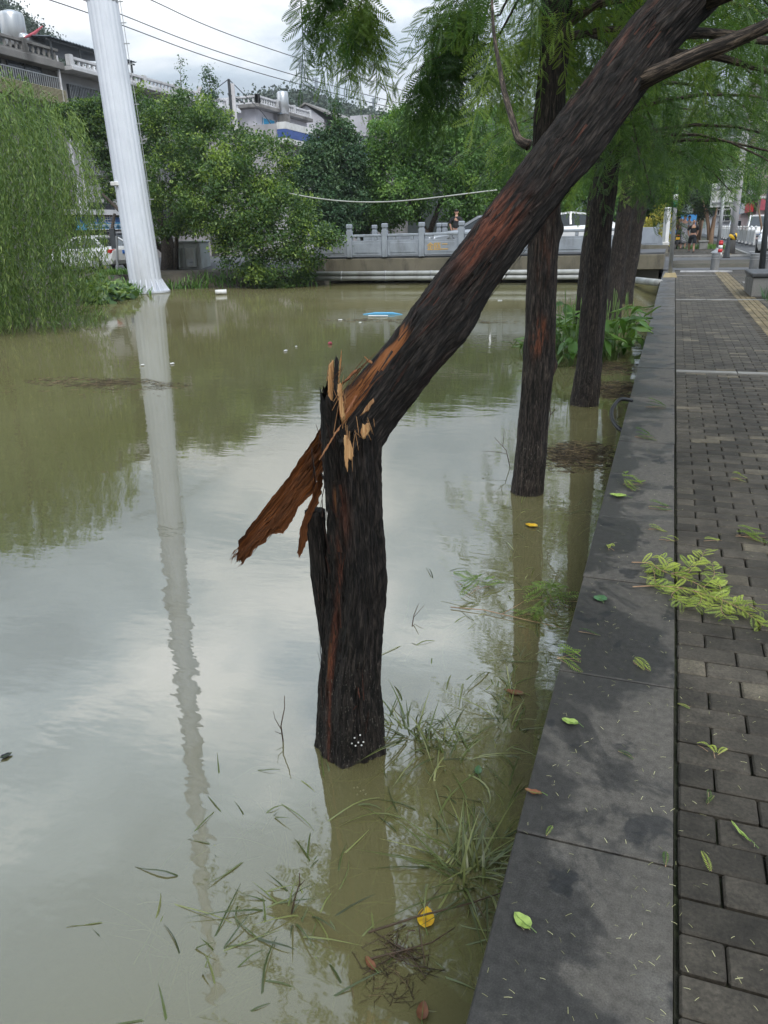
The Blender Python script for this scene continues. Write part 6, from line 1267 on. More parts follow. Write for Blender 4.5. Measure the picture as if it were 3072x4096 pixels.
g_ = onZ(*zR(1090, 975), .28)+np.stack([rng.normal(size=700)*.55, rng.normal(size=700)*.5, 0*rng.random(700)], -1); stuff(blades(MB(), g_, .30, .012, rng, 1.0).build('verge_grass', M['round']), 'bright grass around the foot of the peeling street tree', 'grass')
# ================================================================== PEOPLE
def skin_mesh(name, verts, edges, mat, sub=2):
    me = bpy.data.meshes.new(name); me.from_pydata([v[:3] for v in verts], edges, []); o = bpy.data.objects.new(name, me); COL.objects.link(o)
    sk = o.modifiers.new('s', 'SKIN'); sk.use_smooth_shade = True
    for d, v in zip(me.skin_vertices[0].data, verts): d.radius = (v[3], v[4] if len(v) > 4 else v[3])
    me.skin_vertices[0].data[0].use_root = True; ss = o.modifiers.new('d', 'SUBSURF'); ss.levels = ss.render_levels = sub
    r = bpy.data.meshes.new_from_object(o.evaluated_get(bpy.context.evaluated_depsgraph_get())); bpy.data.objects.remove(o); r.materials.clear(); r.materials.append(mat); r.name = name
    return r
M['skin'] = pm('skin', (.48, .27, .19), .6, (.42, .22, .15), 8); M['tee'] = pm('black_tee', (.014, .014, .016), .85, (.010, .010, .012), 6, bmp=.3, bscale=25); M['shorts'] = pm('black_shorts', (.016, .018, .024), .85, (.010, .012, .016), 6); M['hair'] = pm('black_hair', (.010, .009, .008), .6, (.006, .006, .006), 30); M['dress'] = pm('grey_print_dress', (.34, .34, .36), .85, (.10, .10, .11), 22, lo=.45, hi=.55); M['whitecloth'] = pm('white_cloth', (.68, .67, .64), .85, (.55, .54, .52), 5)
def person(label, loc, rz, sc, stride=.0, dress=None, crop=True, hands='hips', headturn=0.0):
    T = thing('person', label, 'person', loc, rz); T.scale = (sc,)*3; f = stride
    # faces -Y. legs: left is +x
    arm = (lambda s: [(s*.20, .0, 1.40, .058), (s*.275, .05, 1.16, .045), (s*.21, .05, .95, .034), (s*.17, .02, .88, .034), (s*.15, -.01, .83, .022)]) if hands == 'hips' else (lambda s: [(s*.19, 0, 1.38, .052), (s*.24, -.05, 1.14, .042), (s*.22, -.25, 1.0, .032), (s*.21, -.34, .99, .032), (s*.20, -.40, .98, .02)])
    V = [(0, .0, .95, .15, .115), (0, 0, 1.08, .155, .12), (0, 0, 1.25, .15, .11), (0, 0, 1.40, .15, .09), (0, 0, 1.50, .06), (0, -.015, 1.57, .055), (0, -.015, 1.62, .078, .088), (0, -.02, 1.69, .080, .095), (0, -.01, 1.755, .045, .06)]
    E = [(i, i+1) for i in range(8)]
    for s in (-1, 1):
        k = len(V); V += arm(s); E += [(3, k)]+[(k+i, k+i+1) for i in range(4)]
        k = len(V); fy = -f if s > 0 else f; lift = .05 if (s < 0 and f) else 0
        V += [(s*.09, 0, .88, .095), (s*.10, fy*.45, .50, .062), (s*.10, fy*.5+.02, .34, .058), (s*.10, fy*.9+(.06 if s < 0 and f else 0), .09+lift, .040), (s*.10, fy*.9+(.03 if s < 0 and f else 0)+.03, .045+lift, .042), (s*.11, fy*.9-.14, .03+lift, .035)]; E += [(0, k)]+[(k+i, k+i+1) for i in range(5)]
    child('body', skin_mesh('body', V, E, M['skin']), T)
    # face features, hair
    hd = MB().box((0, -.125, 1.652), (.022, .04, .045), bev=.006).build('nose', M['skin'], T, local=True)
    for s in (-1, 1): MB().box((s*.032, -.112, 1.682), (.026, .012, .010)).build('eye', M['hair'], T, local=True); MB().box((s*.034, -.112, 1.703), (.036, .012, .008)).build('eyebrow', M['hair'], T, local=True); MB().box((s*.088, -.005, 1.66), (.02, .04, .06), bev=.008).build('ear', M['skin'], T, local=True)
    MB().box((0, -.110, 1.608), (.045, .012, .010)).build('mouth', M['cloth_red'], T, local=True)
    child('hair', skin_mesh('hair', [(0, .03, 1.66, .085, .075), (0, .01, 1.73, .088, .095), (0, -.01, 1.775, .055, .08)], [(0, 1), (1, 2)], M['hair']), T)
    if dress is None:
        zlo = 1.01 if crop else .93
        V = [(0, 0, zlo, .185, .15), (0, 0, 1.16, .18, .142), (0, 0, 1.27, .175, .132), (0, 0, 1.40, .18, .118), (0, 0, 1.50, .085, .08)]; E = [(0, 1), (1, 2), (2, 3), (3, 4)]
        for s in (-1, 1): k = len(V); V += [(s*.205, 0, 1.40, .085), (s*.26, .04, 1.25, .08), (s*.268, .045, 1.19, .078)]; E += [(3, k), (k+1, k+2), (k, k+1)]
        child('tee_shirt', skin_mesh('tee_shirt', V, E, M['tee']), T)
        if crop: MB().box((.02, -.128, 1.34), (.08, .01, .025)).build('chest_print', M['yellow'], T, local=True)
        V = [(0, 0, 1.0, .175, .14), (0, 0, .90, .18, .145)]; E = [(0, 1)]
        for s in (-1, 1): k = len(V); fy = -f if s > 0 else f; V += [(s*.10, fy*.1, .80, .122), (s*.11, fy*.40, .56, .118), (s*.112, fy*.45, .48, .112)]; E += [(1, k), (k, k+1), (k+1, k+2)]
        child('shorts', skin_mesh('shorts', V, E, M['shorts']), T)
    else:
        V = [(0, 0, 1.46, .10, .08), (0, 0, 1.38, .175, .12), (0, 0, 1.2, .17, .13), (0, 0, .95, .19, .16), (0, 0, .55, .21, .19), (0, 0, .22, .22, .2)]; E = [(i, i+1) for i in range(5)]
        for s in (-1, 1): k = len(V); V += [(s*.20, 0, 1.38, .07), (s*.25, -.03, 1.22, .062)]; E += [(1, k), (k, k+1)]
        child('dress', skin_mesh('dress', V, E, M[dress]), T)
    for s in (-1, 1):
        fy = -f if s > 0 else f; lift = .05 if (s < 0 and f) else 0; o = MB().box((s*.105, fy*.9-.05+(.04 if s < 0 and f else 0), .022+lift), (.105, .28, .045), bev=.015).build('sandal', M['black'], T, local=True); MB().box((s*.105, fy*.9-.08+(.04 if s < 0 and f else 0), .07+lift), (.112, .08, .03), bev=.01).build('strap', M['black'], o, local=True)
    return T
pm_ = onY(*z4(275, 1218), 40.8); hm = onY(*z4(340, 608), 40.8)[2]-.29
person('man in a black tee shirt rolled up over his belly and black shorts, walking', (pm_[0]+.02, 40.8, .285), .12, hm/1.80, stride=.22)
pw = onY(*z4(140, 1030), 47); person('person in a long grey print dress standing by the scooter', (pw[0], 47, .285), PI+.2, .98, dress='dress', hands='front')
pw2 = onY(*z4(215, 1010), 50); person('person in white half hidden behind the walking man', (pw2[0], 50, .285), PI, .98, dress='whitecloth', hands='front')
ph = onY(*zB(865, 100), 33.4); person('person standing on the bridge behind the silver car', (ph[0], 33.4, .64), PI, .97, crop=False)
# scooter and blue tarp
ps = onY(*z4(45, 1000), 47.5); T = thing('motor_scooter', 'dark motor scooter with an orange plate beside the person in grey', 'scooter', (ps[0], 47.5, .285), PI)
for y_ in (-.6, .6): w_ = MB().lathe([(.12, -.05), (.23, -.05), (.25, 0), (.23, .05), (.12, .05)], (0, 0, 0), 16).build('wheel', M['tyre'], T, local=True); w_.location = (0, y_, .25); w_.rotation_euler = (0, PI/2, 0)
MB().prism([(-.14, .75, .35), (-.14, .7, .78), (-.14, .1, .78), (-.14, -.05, .38), (-.14, -.45, .36), (-.14, -.58, 1.0), (-.14, -.66, 1.0), (-.14, -.62, .28), (-.14, .3, .24)], (.28, 0, 0)).build('body', M['car_black'], T, local=True); MB().box((0, .35, .82), (.26, .7, .1), bev=.03).build('seat', M['black'], T, local=True); MB().bar((-.34, -.58, 1.05), (.34, -.58, 1.05), .035).build('handlebar', M['black'], T, local=True); MB().box((0, .78, .55), (.2, .02, .12)).build('plate', M['yellow'], T, local=True); MB().box((0, .77, .70), (.14, .05, .06), bev=.01).build('taillight', M['lamp_red'], T, local=True)
pt_ = onY(*z4(80, 700), 56); T = thing('blue_tarp', 'bright blue tarpaulin awning above the scooter far down the pavement', 'tarp', (pt_[0], 56, .3)); MB().prism([(pt_[0]-.95, 56, pt_[2]-.55), (pt_[0]+.95, 56, pt_[2]-.55), (pt_[0]+1.0, 56, pt_[2]+.55), (pt_[0]-.6, 56, pt_[2]+.6)], (0, .9, 0)).build('cloth', M['blue'], T)
for s in (-1, 1): MB().bar((pt_[0]+s*.85, 56.4, .3), (pt_[0]+s*.85, 56.4, pt_[2]), .05).build('post', M['galv'], T)
# ================================================================== FLOOD DEBRIS, WATER PLANTS, LEAVES
dz = lambda x, y, z=WATER: onZ(x*1.8517, y*1.8517, z)
dk = lambda x, y, z=.004: onZ(x*1.8517, y*1.8517, z)
rng = np.random.default_rng(700)
# --- clumps of broad-leaved water plants
leafm = []
for s in range(3):
    t = np.linspace(0, 1, 7); wd = .16*np.array([.15, .75, 1, .95, .72, .38, .02])*.42; zc_ = -.16*t*t+.02*np.sin(t*6+s)
    v = np.vstack([np.stack([wd, t*.30, zc_+.02], -1), np.stack([0*t, t*.30, zc_], -1), np.stack([-wd, t*.30, zc_+.02], -1)])
    f = [[i, i+1, 8+i, 7+i] for i in range(6)]+[[7+i, 8+i, 15+i, 14+i] for i in range(6)]
    leafm.append(MB().add(v, f, a=.25+.25*s).mesh('leaf', M['lily'], smooth=True))
M['stem'] = pm('green_stem', (.13, .22, .05), .5, (.09, .16, .04), 9)
spots = [(1212, 782), (1232, 772), (1200, 760), (1248, 765), (1222, 745), (1235, 790), (1305, 770), (1325, 778), (1345, 765), (1358, 750), (1318, 748), (1295, 785), (1150, 770), (1132, 762)]
wl = ['left front of the clump between two trunks', 'middle front of the clump between two trunks', 'left back of the clump between two trunks', 'right back of the clump between two trunks', 'rear of the clump between two trunks', 'nearest of the clump between two trunks', 'left of the clump beside the kerb', 'front of the clump beside the kerb', 'right of the clump beside the kerb', 'outermost right of the clump beside the kerb', 'rear of the clump beside the kerb', 'just right of the grey-barked trunk foot', 'low beside the scraped trunk on its left', 'outermost left beside the scraped trunk']
for k, ((x_, y_), lb_) in enumerate(zip(spots, wl)):
    p = dz(x_, y_); small = k >= 12; T = thing('water_plant', 'broad-leaved green water plant, '+lb_, 'plant', p, group='water plants in the flooded strip'); n = 7 if small else 15; sm = MB()
    for i in range(n):
        a_ = rng.uniform(0, 2*PI); h_ = rng.uniform(.10, .34 if small else .68); r_ = rng.uniform(.02, .26); e = np.array([math.cos(a_)*r_, math.sin(a_)*r_, h_]); sm.tube([[.02*math.cos(a_), .02*math.sin(a_), -.15], [e[0]*.4, e[1]*.4, h_*.6], e], [.006, .005, .004], 5)
        o = child('leaf', leafm[rng.integers(0, 3)], T, e, rot=(rng.uniform(-.5, 1.15), rng.uniform(-.4, .4), a_-PI/2+rng.uniform(-.5, .5))); sc_ = rng.uniform(.7, 1.15)*(.6 if small else 1.0); o.scale = (sc_,)*3
    if not small:
        for i in range(2): e = np.array([rng.uniform(-.12, .12), rng.uniform(-.12, .12), rng.uniform(.7, .9)]); sm.tube([[0, 0, -.1], e*.6, e, e+[0, 0, .06]], [.007, .006, .008, .003], 6)
    stuff(sm.build('stems', M['stem'], T, smooth=True, local=True))
# --- blades of drowned grass lying on and under the surface
cl = [(905, 1560, 16, .12), (960, 1600, 26, .16), (1000, 1650, 22, .14), (900, 1640, 18, .12), (1060, 1490, 12, .15), (1110, 1560, 10, .1), (1090, 1640, 14, .1), (560, 1740, 12, .12), (600, 1800, 14, .14), (640, 1850, 10, .12), (620, 1960, 24, .08), (540, 1990, 12, .12), (450, 2070, 18, .12), (420, 2140, 12, .14), (330, 2190, 6, .1), (1150, 1480, 12, .08), (1180, 1350, 12, .1), (1130, 1600, 12, .07), (1060, 1800, 14, .06), (1020, 2000, 10, .06), (1100, 1700, 12, .06), (1000, 1880, 22, .09), (1050, 1900, 16, .08), (950, 1850, 12, .1), (700, 1890, 8, .12), (760, 1770, 6, .1), (660, 1670, 5, .08), (860, 1740, 5, .1), (980, 2010, 10, .12), (900, 1940, 5, .08), (740, 2180, 5, .05), (1120, 1130, 14, .2), (1180, 1180, 12, .2), (1060, 1240, 10, .16), (1010, 1290, 10, .2), (960, 1370, 12, .2), (1150, 1100, 12, .15), (1240, 1090, 10, .12), (1100, 1400, 10, .2), (1180, 1400, 8, .1), (1300, 880, 20, .25), (1260, 940, 14, .2), (1320, 790, 16, .3), (820, 2070, 5, .05), (1040, 1760, 6, .08), (500, 2130, 8, .1), (380, 2000, 8, .12)]
P0 = []; SP = []
for (x_, y_, n, sp_) in cl:
    c = dz(x_, y_)
    for i in range(int(n*(1.6 if x_ > 900 else 1.1))): P0.append(c+[rng.normal()*sp_, rng.normal()*sp_*1.1, 0])
P0 = np.array(P0); P0 = P0[P0[:, 0] < -.30]; n = len(P0); an = rng.normal(size=n)*.9+rng.choice([.35, 2.6, 1.2], n); Ln = rng.uniform(.12, .38, n); seg = 8; t = np.linspace(0, 1, seg+1)
cu = rng.normal(size=n)*.6; off = rng.uniform(-.030, .008, n); hump = rng.uniform(.0, .018, n)*(rng.random(n) < .35); V = np.zeros((n, (seg+1)*2, 3)); ang = an.copy(); c = P0.copy(); wd = rng.uniform(.0016, .0036, n)
for i, k in enumerate(t):
    d = np.stack([np.cos(ang), np.sin(ang), 0*ang], -1); s_ = np.stack([-np.sin(ang), np.cos(ang), 0*ang], -1); z_ = WATER+off-.05*(1-k)**3+hump*np.sin(k*PI)+.004*np.sin(k*9+an); q = c.copy(); q[:, 2] = z_; w_ = wd*(1-k**3)**.8+.0004
    V[:, 2*i] = q+s_*w_[:, None]+[0, 0, .0012]; V[:, 2*i+1] = q-s_*w_[:, None]; c = c+d*(Ln/seg)[:, None]; ang = ang+cu/seg
f = np.array([[2*i, 2*i+1, 2*i+3, 2*i+2] for i in range(seg)]); kk = (seg+1)*2; F = (f[None]+(np.arange(n)*kk)[:, None, None]).reshape(-1, 4)
mb = MB().add(V.reshape(-1, 3), F, a=np.repeat(np.clip(rng.normal(size=n)*.28+.45, 0, 1), kk))
for (x_, y_, n2, L_) in ((872, 1565, 22, .22), (905, 1590, 26, .22), (950, 1610, 22, .20), (990, 1640, 16, .2), (1010, 1895, 34, .26), (1045, 1905, 26, .24), (980, 1860, 14, .2), (700, 1680, 3, .1), (615, 1985, 14, .18), (640, 1960, 8, .16), (450, 2090, 7, .13), (560, 1770, 5, .12), (1120, 1420, 10, .18), (1090, 1560, 12, .2), (1235, 1090, 8, .14), (1150, 1250, 8, .16)):
    pp_ = dz(x_, y_)+np.stack([rng.normal(size=n2)*.035, rng.normal(size=n2)*.035, np.full(n2, -.04)], -1); blades(mb, pp_, L_*.95, .0036, rng, 1.7, up=.75, curl=.8, a0=.1, a1=.9)
stuff(mb.build('drowned_grass', M['reed'], smooth=True), 'drowned green grass blades floating in the flooded strip', 'grass')
# --- thin twigs sticking out of the water
def twig(label, pts, r=.0035, side=(), mat='twig', name='twig'):
    P = np.array(pts, float); m_ = MB().tube(P, np.linspace(r, r*.45, len(P)), 6)
    T = thing(name, label, 'twig', P[0]); m_.build('main_stem', M[mat], T, smooth=True)
    for s in side: MB().tube(np.array(s), np.linspace(r*.6, r*.25, len(s)), 5).build('side_stem', M[mat], T, smooth=True)
u3 = lambda x, y, dx, dzv, yy=0: None
p = dz(612, 1600); twig('bare brown twig standing in the water left of the stump foot', [p-[0, 0, .03], p+[-.005, .0, .07], p+[.012, .01, .15], p+[.01, .02, .20]], .003, [[p+[-.004, 0, .05], p+[-.035, .01, .09], p+[-.04, .01, .125]], [p+[0, 0, .03], p+[-.03, -.01, .045]]])
p = dz(625, 1975); twig('reddish twig rising from the floating grass below the slab', [p-[0, 0, .03], p+[.015, .01, .05], p+[.032, .02, .11], p+[.034, .02, .15]], .003, [[p+[.03, .02, .10], p+[.052, .02, .13]]])
p = dz(1168, 1060); twig('tall thin stem standing right of the scraped trunk', [p-[0, 0, .05], p+[.01, 0, .3], p+[.045, 0, .62], p+[.02, 0, .8]], .005, [[p+[.045, 0, .60], p+[.09, 0, .66]]])
p = dz(1105, 1010); twig('bare twigs spreading left of the scraped trunk', [p-[0, 0, .05], p+[-.05, 0, .15], p+[-.16, .02, .25]], .004, [[p+[-.04, 0, .12], p+[-.18, 0, .13], p+[-.26, .02, .12]], [p+[-.08, 0, .18], p+[-.07, 0, .33]]])
p = dz(890, 1340); twig('forked twig in the water right of the stump', [p+[.02, -.06, 0], p+[.01, 0, .03], p+[.03, .02, .09]], .003, [[p+[.01, 0, .02], p+[.055, .05, .075]]])
p = dz(985, 1975); twig('dark twig lying across the floating grass beside the kerb', [p+[-.22, -.15, .012], p+[-.1, -.06, .02], p+[.03, .03, .02], p+[.12, .1, .025], p+[.2, .16, .02]], .0035, [[p+[-.1, -.06, .02], p+[-.06, .06, .03]], [p+[.05, .04, .02], p+[.1, -.02, .02]]])
p = dz(870, 2060); twig('tangle of brown rootlets floating at the bottom edge', [p+[-.08, -.05, .006], p+[0, 0, .012], p+[.07, .05, .012], p+[.12, .12, .012]], .003, [[p+rng.normal(size=3)*[.05, .05, .004]+[0, 0, .008] for _ in range(4)] for _ in range(14)])
p = dz(1085, 1330); twig('long pale twig floating beside the kerb with green sprigs', [p+[-.28, .0, .008], p+[-.1, .01, .014], p+[.12, -.03, .012], p+[.34, -.08, .02]], .003, [[p+[.0, 0, .012], p+[.06, .1, .02], p+[.10, .17, .03]]], 'twig_pale')
# --- floating rafts of dead twigs
M['litter'] = leafmat('dead_litter', (.03, .022, .014), (.075, .055, .032), (.24, .18, .10), rough=.8, tr=.1)
def raft(label, c, rx, ry, n, L_=.10, h_=.03):
    T = thing('debris_raft', label, 'debris', c); rr = rng.random(n)**.7*1.25; a_ = rng.uniform(0, 2*PI, n); n0 = n; kp = fbm(np.stack([np.cos(a_)*rr*3.1, np.sin(a_)*rr*3.1, 0*rr+c[0]], -1), 66, 3) > .43; rr = rr[kp]; a_ = a_[kp]; n = len(rr); pos = np.stack([np.cos(a_)*rr*rx, np.sin(a_)*rr*ry, rng.random(n)*h_*.6*np.clip(1-rr, 0, 1)-.006+.010*rng.random(n)], -1)+c; th = rng.uniform(0, PI, n); d = np.stack([np.cos(th), np.sin(th)*.7, rng.normal(size=n)*.10], -1)
    mb = MB(); mb.inst(np.array([(-.02, -.5, 0), (.02, -.5, 0), (.014, .5, .0), (-.014, .5, 0), (0, -.5, .025), (0, .5, .02)]), np.array([(0, 1, 5, 4)[::-1] if False else (0, 4, 5, 3), (4, 1, 2, 5)]), dirmat(d, np.tile([0, 0, 1.0], (n, 1))+rng.normal(size=(n, 3))*.2, rng.uniform(.4, 1.4, n)*L_), pos, a=rng.random(n)**1.8)
    stuff(mb.build('twigs', M['litter'], T)); return T
raft('brown raft of twigs and needles between the scraped trunk and kerb', dz(1245, 985), .30, .42, 1500, .11, .05); raft('smaller raft of dead stalks by the grey-barked trunk', dz(1330, 842), .34, .5, 900, .14, .05); raft('dark litter mat below the water plants beside the kerb', dz(1318, 795), .42, .5, 900, .12, .03)
raft('dark patch of leaf litter drifting in the canal at left', dz(225, 828), 1.1, .35, 1800, .10, .05); raft('thin line of scum and litter drifting left of the raft', dz(120, 845), 1.6, .25, 160, .08, .01); raft('litter patch drifting in front of the bridge pipes', dz(980, 695), 1.3, .55, 420, .13, .03); raft('pale litter patch beside the blue strip near the bridge', dz(790, 692), .9, .35, 260, .13, .03)
raft('rootlet mat floating at the bottom edge beside the kerb', dz(850, 2110), .11, .08, 170, .05, .012)
# --- rubbish
def rub(name, mb, mat, label, cat): return tag(mb.build(name, M[mat]), label, cat)
p = dz(825, 680); rub('plastic_strip', MB().tube([p+[-.5, 0, .0], p+[-.2, .05, .015], p+[.25, .1, .02], p+[.5, .1, .0]], [.015, .04, .035, .012], 6), 'banner', 'blue and white plastic strip floating in front of the bridge', 'plastic'); p = dz(800, 684); rub('foam_sheet', MB().box(p+[.2, 0, .02], (.5, .09, .025), rot=rotz(.1), bev=.015), 'white', 'white foam sheet floating under the blue strip', 'foam')
for x_, y_, s_, lb_ in ((617, 759, .07, 'white foam piece floating mid canal left of the splinters'), (735, 692, .08, 'white scrap floating left of the foam sheet'), (778, 698, .07, 'small white scrap just below the foam sheet'), (1080, 650, .10, 'white ball of foam floating near the pipes'), (640, 750, .04, 'white scrap right of the mid canal foam piece'), (372, 787, .06, 'pale scrap floating on the reflection of the monopole'), (308, 790, .05, 'pale scrap floating left of the monopole reflection')): p = dz(x_, y_); rub('foam_scrap', MB().box(p+[0, 0, .012], (s_*1.3, s_*.8, .025), rot=rotz(rng.uniform(0, 3)), bev=.012), 'white', lb_, 'foam')
p = dz(713, 744); rub('red_ball', MB().lathe([(.01, -.02), (.035, -.005), (.042, .015), (.035, .04), (.01, .05)], p, 12), 'cloth_red', 'small red ball floating mid canal', 'ball')
# --- hose looping over the kerb edge
zH = zz(1900, 1100, .7064); hp_ = [onY(*zH(*q), 6.75) for q in ((850, 724), (820, 727), (790, 745), (772, 775), (776, 808), (795, 835), (825, 852), (860, 862))]
hp_ = np.array(hp_); hp_[:, 1] += np.linspace(.25, -.2, len(hp_)); hp_[0] += [.05, 0, -.03]; hp_[-1] += [.05, 0, -.03]
oh = limb(hp_, [.017, .017], 'hose', None, 'hose', 10, 6); tag(oh, 'black hose looping out over the water from under the kerb slab', 'hose')
# --- single leaves
def leaf_obj(name, label, c, L_, W_, rz, mat, curl=.3, notch=0.0, tilt=0.0, round_=False):
    t = np.linspace(0, 1, 9); w_ = np.sin(np.clip(t, 0, 1)**(.8)*PI)**(.7)*W_/2+.0006
    if round_: w_ = np.sqrt(np.clip(1-(2*t-1)**2, 0, 1))*W_/2+.0005
    y_ = (t-.5)*L_; V = []
    for s in (-1, -.5, 0, .5, 1): V.append(np.stack([s*w_, y_, curl*L_*(.25*(2*t-1)**2)+abs(s)**2*w_*curl*.9+.0015*np.sin(t*14+s*2)], -1))
    V = np.vstack(V); V = V @ rotz(rz).T; V[:, 2] += V[:, 0]*tilt; V[:, 2] -= V[:, 2].min()-.002; V2 = V-[0, 0, .0008]; g_ = grid(5, 9, False)
    T = thing(name, label, 'leaf', c); MB().add(V, g_, a=.5).add(V2, g_[:, ::-1], a=.5).build('blade', M[mat], T, smooth=True, local=True)
    e0 = np.array([0, -L_*.5, .003]) @ rotz(rz).T; e1 = np.array([.1*L_, -L_*.78, .002]) @ rotz(rz).T; mid = np.array([0, L_*.46, .004]) @ rotz(rz).T; zb0 = V[2*9:3*9, 2]
    MB().tube([e1, e0+[0, 0, zb0[0]], *[V[18+i]+[0, 0, .0006] for i in (2, 4, 6, 8)]], [.0011, .0010, .0009, .0008, .0006, .0003], 5).build('midrib', M['stem'], T, local=True)
M['yleaf'] = pm('yellow_leaf', (.72, .47, .015), .45, (.62, .36, .015), 40, dirt=(.30, .10, .02), dscale=24); M['gleaf'] = pm('fresh_green_leaf', (.33, .44, .11), .4, (.26, .38, .085), 40, dirt=(.16, .22, .05), dscale=45); M['bleaf'] = pm('brown_leaf', (.20, .075, .03), .6, (.12, .045, .02), 40); M['dleaf'] = pm('dull_green_leaf', (.07, .16, .07), .4, (.05, .12, .05), 40)
leaf_obj('fallen_leaf', 'bright yellow leaf floating on the water near the kerb', dz(920, 1985)+[0, 0, .004], .075, .050, .25, 'yleaf', .10)
leaf_obj('fallen_leaf', 'brown leaf floating at the bottom edge', dz(913, 2188)+[0, 0, .003], .055, .030, .2, 'bleaf', .3); leaf_obj('fallen_leaf', 'brown leaf floating under the yellow leaf amid rootlets', dz(800, 2085)+[0, 0, .003], .05, .02, .9, 'bleaf', .3)
leaf_obj('fallen_leaf', 'pale green leaf on the kerb nearest the bottom edge', dk(1128, 1992), .052, .034, .95, 'gleaf', .28); leaf_obj('fallen_leaf', 'pale green leaf lying halfway up the kerb', dk(1231, 1562), .058, .030, 1.2, 'gleaf', .35, tilt=.12); leaf_obj('fallen_leaf', 'round dull green leaf on the kerb left of the fallen branch', dk(1297, 1294), .055, .055, .3, 'dleaf', .15, round_=True)
leaf_obj('fallen_leaf', 'orange leaf floating right of the scraped trunk foot', dz(1148, 1138)+[0, 0, .004], .09, .06, 1.3, 'yleaf', .3); leaf_obj('fallen_leaf', 'pale green leaf on the kerb beside the sprig pile', dk(1335, 1073), .10, .055, 1.4, 'gleaf', .4); leaf_obj('fallen_leaf', 'dark leaf floating at the left edge of the water', dz(14, 1635)+[0, 0, .003], .045, .028, -.4, 'black', .2)
leaf_obj('fallen_leaf', 'rust brown needle leaf on the kerb edge', dk(1152, 1714), .05, .018, 1.5, 'bleaf', .5); leaf_obj('fallen_leaf', 'slim bright grass leaf on the paving at the right edge', dk(1600, 1800), .075, .008, .6, 'gleaf', .3)
leaf_obj('fallen_leaf', 'green leaf afloat right of the stump reflection', dz(1033, 1670)+[0, 0, .01], .05, .026, .2, 'dleaf', .3); leaf_obj('fallen_leaf', 'brown curled leaf afloat beside the kerb by bent grass', dz(1110, 1500)+[0, 0, .004], .09, .035, 1.5, 'bleaf', .4)
# --- feathery sprigs shed on kerb, paving and water
fr = [frond_t(15, .10, .020, .12), frond_t(13, .085, .019, .3), frond_t(11, .07, .018, .5)]
def sprig(label, c, rz, sc, n=1, mat='frond_bright', spread=.5, a=.5, group='needle sprigs shed on the kerb and paving', lift=.25):
    T = thing('needle_sprig', label, 'sprig', c, group=group)
    for i in range(n):
        tv, tf = fr[i % 3]; s_ = sc*rng.uniform(.8, 1.1); v = tv*s_; v[:, 2] += v[:, 0]*rng.uniform(-lift, lift)+.004*np.sin(v[:, 1]*60); v = v @ rotz(rz+(i-(n-1)/2)*spread+rng.normal()*.1).T; v[:, 2] += -v[:, 2].min()+.002+.004*i; off = np.array([rng.normal()*.012*(n > 1), rng.normal()*.012*(n > 1), 0])
        o = MB().add(v+off, tf, a=np.repeat(np.clip(a+rng.normal(size=len(tf))*.12, 0, 1), 4)).build('frond', M[mat], T, local=True)
        e = np.array([0, tv[:, 1].max()*s_, 0]) @ rotz(rz+(i-(n-1)/2)*spread).T; MB().tube([off+[0, 0, .004], off+e*.5+[0, 0, .005], off+e+[0, 0, .003]], [.0012, .001, .0005], 4).build('rachis', M['twig_pale'], o, local=True)
dk2 = lambda x, y: dk(x, y, .003)
sprig('yellow green sprig on the kerb beside its mid joint', dk2(1375, 1432), -2.3, .75, 2, spread=.3, a=.8); sprig('green sprig hanging over the kerb edge below the round leaf', dk2(1205, 1425), -1.5, 1.25, 4, 'frond', .45, .85); sprig('dark flat sprig on the kerb left of the fallen branch foot', dk2(1250, 1366), -1.65, .8, 1, 'frond', a=.3); sprig('small green sprig on the nearest kerb joint', dk2(1180, 1808), -.25, .5, 1, 'frond', a=.8); sprig('dark sprig at the paving edge by the nearest kerb joint', dk2(1437, 1875), -.1, .62, 1, 'frond', a=.4); sprig('dark sprig lying on the kerb below the halfway leaf', dk2(1335, 1625), -1.9, .55, 1, 'frond', a=.25)
sprig('three-pronged yellow sprig on the paving bricks', dk2(1540, 1635), .1, .62, 3, spread=.75, a=.85); sprig('slender yellow sprig on the paving near the bottom right', dk2(1515, 1845), -2.75, .66, 1, a=.8); sprig('small green sprig at the paving edge under the fallen branch', dk2(1463, 1522), -1.7, .5, 1, a=.6); sprig('dark green sprig on the paving bricks lower right', dk2(1533, 1722), 2.9, .5, 2, 'frond', .4, .5); sprig('curled pale sprig on the kerb above the fallen branch', dk2(1318, 1190), .4, .7, 2, a=.85); sprig('sprig heap with pale leaf at the upper kerb', dk2(1350, 1048), -1.3, 1.5, 6, 'frond_bright', .6, .35); sprig('flat dark sprig on the upper kerb under the heap', dk2(1402, 1097), -1.5, 1.3, 2, 'frond', .3, .5)
sprig('dark green feathery sprig at the right edge above the fallen branch', dk2(1600, 1160), -1.75, 1.5, 5, 'frond', .35, .95); sprig('pale sprig on the kerb near the edge stones', dk2(1395, 1143), -1.5, .9, 2, a=.6); sprig('pale sprig across the kerb and paving gap', dk2(1435, 1168), -1.3, .9, 2, a=.8); sprig('pale sprig on the paving right of the gap sprig', dk2(1520, 1170), -1.2, .9, 1, a=.7); sprig('sprig pile on the paving near the white strip', dk2(1580, 1035), -1.4, 1.2, 3, a=.6); sprig('sprig on the kerb just before the hose', dk2(1375, 945), -1.4, 1.8, 3, 'frond', .4, .5); sprig('sprig on the kerb beside the hose loop', dk2(1395, 880), -1.4, 2.0, 3, 'frond', .4, .4)
